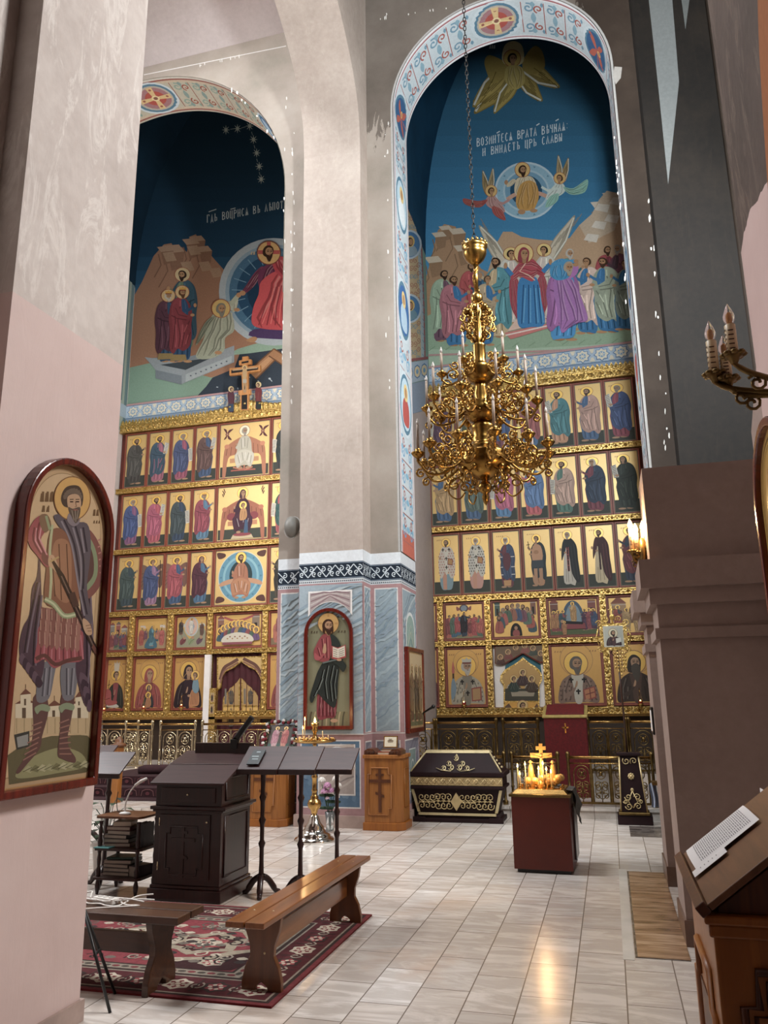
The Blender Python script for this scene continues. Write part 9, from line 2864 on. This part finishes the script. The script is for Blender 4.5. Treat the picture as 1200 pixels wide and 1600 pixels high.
for k in range(8):
 b.tube([(4.6*PXM_*math.cos(q*.9+k*PI/4), 4.6*PXM_*math.sin(q*.9+k*PI/4), zr(456)+(zr(414)-zr(456))*q/7) for q in range(8)] if k < 2 else [(0, 0, zr(440)), (0, 0, zr(430))], .007, 5)
b.build('shaft', 'chbrass', ch)
b = MB(); L_([(4, 414), (9, 411), (15, 406), (19, 399), (20, 394), (18, 392), (21, 389), (22, 385), (19, 384), (3, 388)])
for k in range(16):
 a = k*PI/8
 b.ball((20*PXM_*math.cos(a), 20*PXM_*math.sin(a), zr(383)), (.016, .016, .026), 6, 4)
b.build('top_cup', 'chbrass', ch)
b = MB()
z = zr(390); i = 0
ztop = 19.9-Z0
while z < ztop:
 a = PI/2*(i % 2)
 ln = .075
 pts = [(.016*math.cos(q)*math.cos(a), .016*math.cos(q)*math.sin(a), z+ln*.5+ln*.5*math.sin(q)) for q in [2*PI*k/8 for k in range(8)]]
 b.tube(pts, .006, 4, True)
 z += ln*.82; i += 1
b.build('chain', plain('dark_iron_chain', '#1d1a18', .45, .8, .2), ch)

def make_arm(R, zc, z_root, r_root, hc, s, rootname='arm'):
 """one candle arm along +x; returns the mesh objects arm > cup, sleeve, bulb"""
 b = MB()
 b.tube(smooth([(r_root, 0, z_root), (r_root+(R-r_root)*.35, 0, z_root-.12*s), (r_root+(R-r_root)*.75, 0, min(z_root, zc)-.14*s), (R, 0, zc-.07*s), (R, 0, zc)], 5, False), .0105*s+.003, 6)
 for (x, z, rr, tn, a0) in ((r_root+(R-r_root)*.3, z_root+.0*s, .075*s, 1.5, 0), (r_root+(R-r_root)*.55, (z_root+zc)/2-.03*s, .085*s, -1.4, 2), (r_root+(R-r_root)*.82, zc-.13*s, .06*s, 1.4, 1), (r_root+(R-r_root)*.5, (z_root+zc)/2+.1*s, .06*s, 1.4, 4), (R-.02*s, zc-.2*s, .045*s, 1.3, 0), (r_root+(R-r_root)*.2, z_root+.13*s, .045*s, -1.3, 1)):
  b.tube([(p[0], .0, p[1]) for p in spiral(x, z, .01, rr, a0, tn, 13)], .0095*s+.002, 5)
 for (x, z) in ((r_root+(R-r_root)*.45, z_root-.05*s), (r_root+(R-r_root)*.65, zc-.02*s), (r_root+(R-r_root)*.3, z_root+.08*s)):
  b.ball((x, .0, z), (.03*s, .018*s, .024*s), 6, 4)
 arm = b.build(rootname, 'chbrass', ch)
 b = MB(); b.lathe([(.004, -.1*s), (.018*s, -.075*s), (.012*s, -.055*s), (.05*s, -.025*s), (.068*s, .0), (.064*s, .008*s), (.03*s, .01*s), (.022*s, .025*s), (.03*s, .04*s), (.016*s, .045*s)], (R, 0, zc), 16); b.build('drip_cup', 'chbrass', arm)
 b = MB(); b.lathe([(.013, .03*s), (.0135, hc), (.008, hc+.003)], (R, 0, zc), 8); b.build('candle_sleeve', plain('brownish_candle_sleeve', '#8a7767', .45, 0, .15, 20), arm)
 b = MB(); b.lathe([(.007, hc), (.015, hc+.018), (.014, hc+.034), (.006, hc+.056), (.001, hc+.07)], (R, 0, zc), 8); b.build('bulb', plain('clear_bulb', '#b9b2ac', .08, 0, .05), arm)
 return arm
def ring(n, a0, *args):
 a = make_arm(*args)
 for k in range(n):
  if k == 0:
   r_ = a
  else:
   r_ = a.copy(); COL.objects.link(r_); r_.parent = ch
   for c in a.children:
    d_ = c.copy(); COL.objects.link(d_); d_.parent = r_
  r_.rotation_euler.z = a0+2*PI*k/n
ring(6, .25, 62*PXM_, zr(583), zr(580), 20*PXM_, .235, .85)
ring(10, .1, 88*PXM_, zr(632), zr(640), 24*PXM_, .3, .95)
ring(12, .3, 104*PXM_, zr(708), zr(718), 36*PXM_, .3, 1.05)
for k in range(6):
 b = MB()
 a = k*PI/3+.1
 for (x, y, s_) in ((.3, 755, .09), (.2, 760, .06)):
  b.tube([(x*math.cos(a)+p[0]*math.cos(a), x*math.sin(a)+p[0]*math.sin(a), zr(y)+p[1]) for p in spiral(0, 0, .01, s_, 1, 1.4, 13)], .009, 5)
 b.tube(smooth([(.2*math.cos(a), .2*math.sin(a), zr(738)), (.34*math.cos(a), .34*math.sin(a), zr(752)), (.36*math.cos(a), .36*math.sin(a), zr(768)), (.27*math.cos(a), .27*math.sin(a), zr(778)), (.2*math.cos(a), .2*math.sin(a), zr(768))], 4, False), .009, 5)
 b.build('hanging_scroll', 'chbrass', ch)
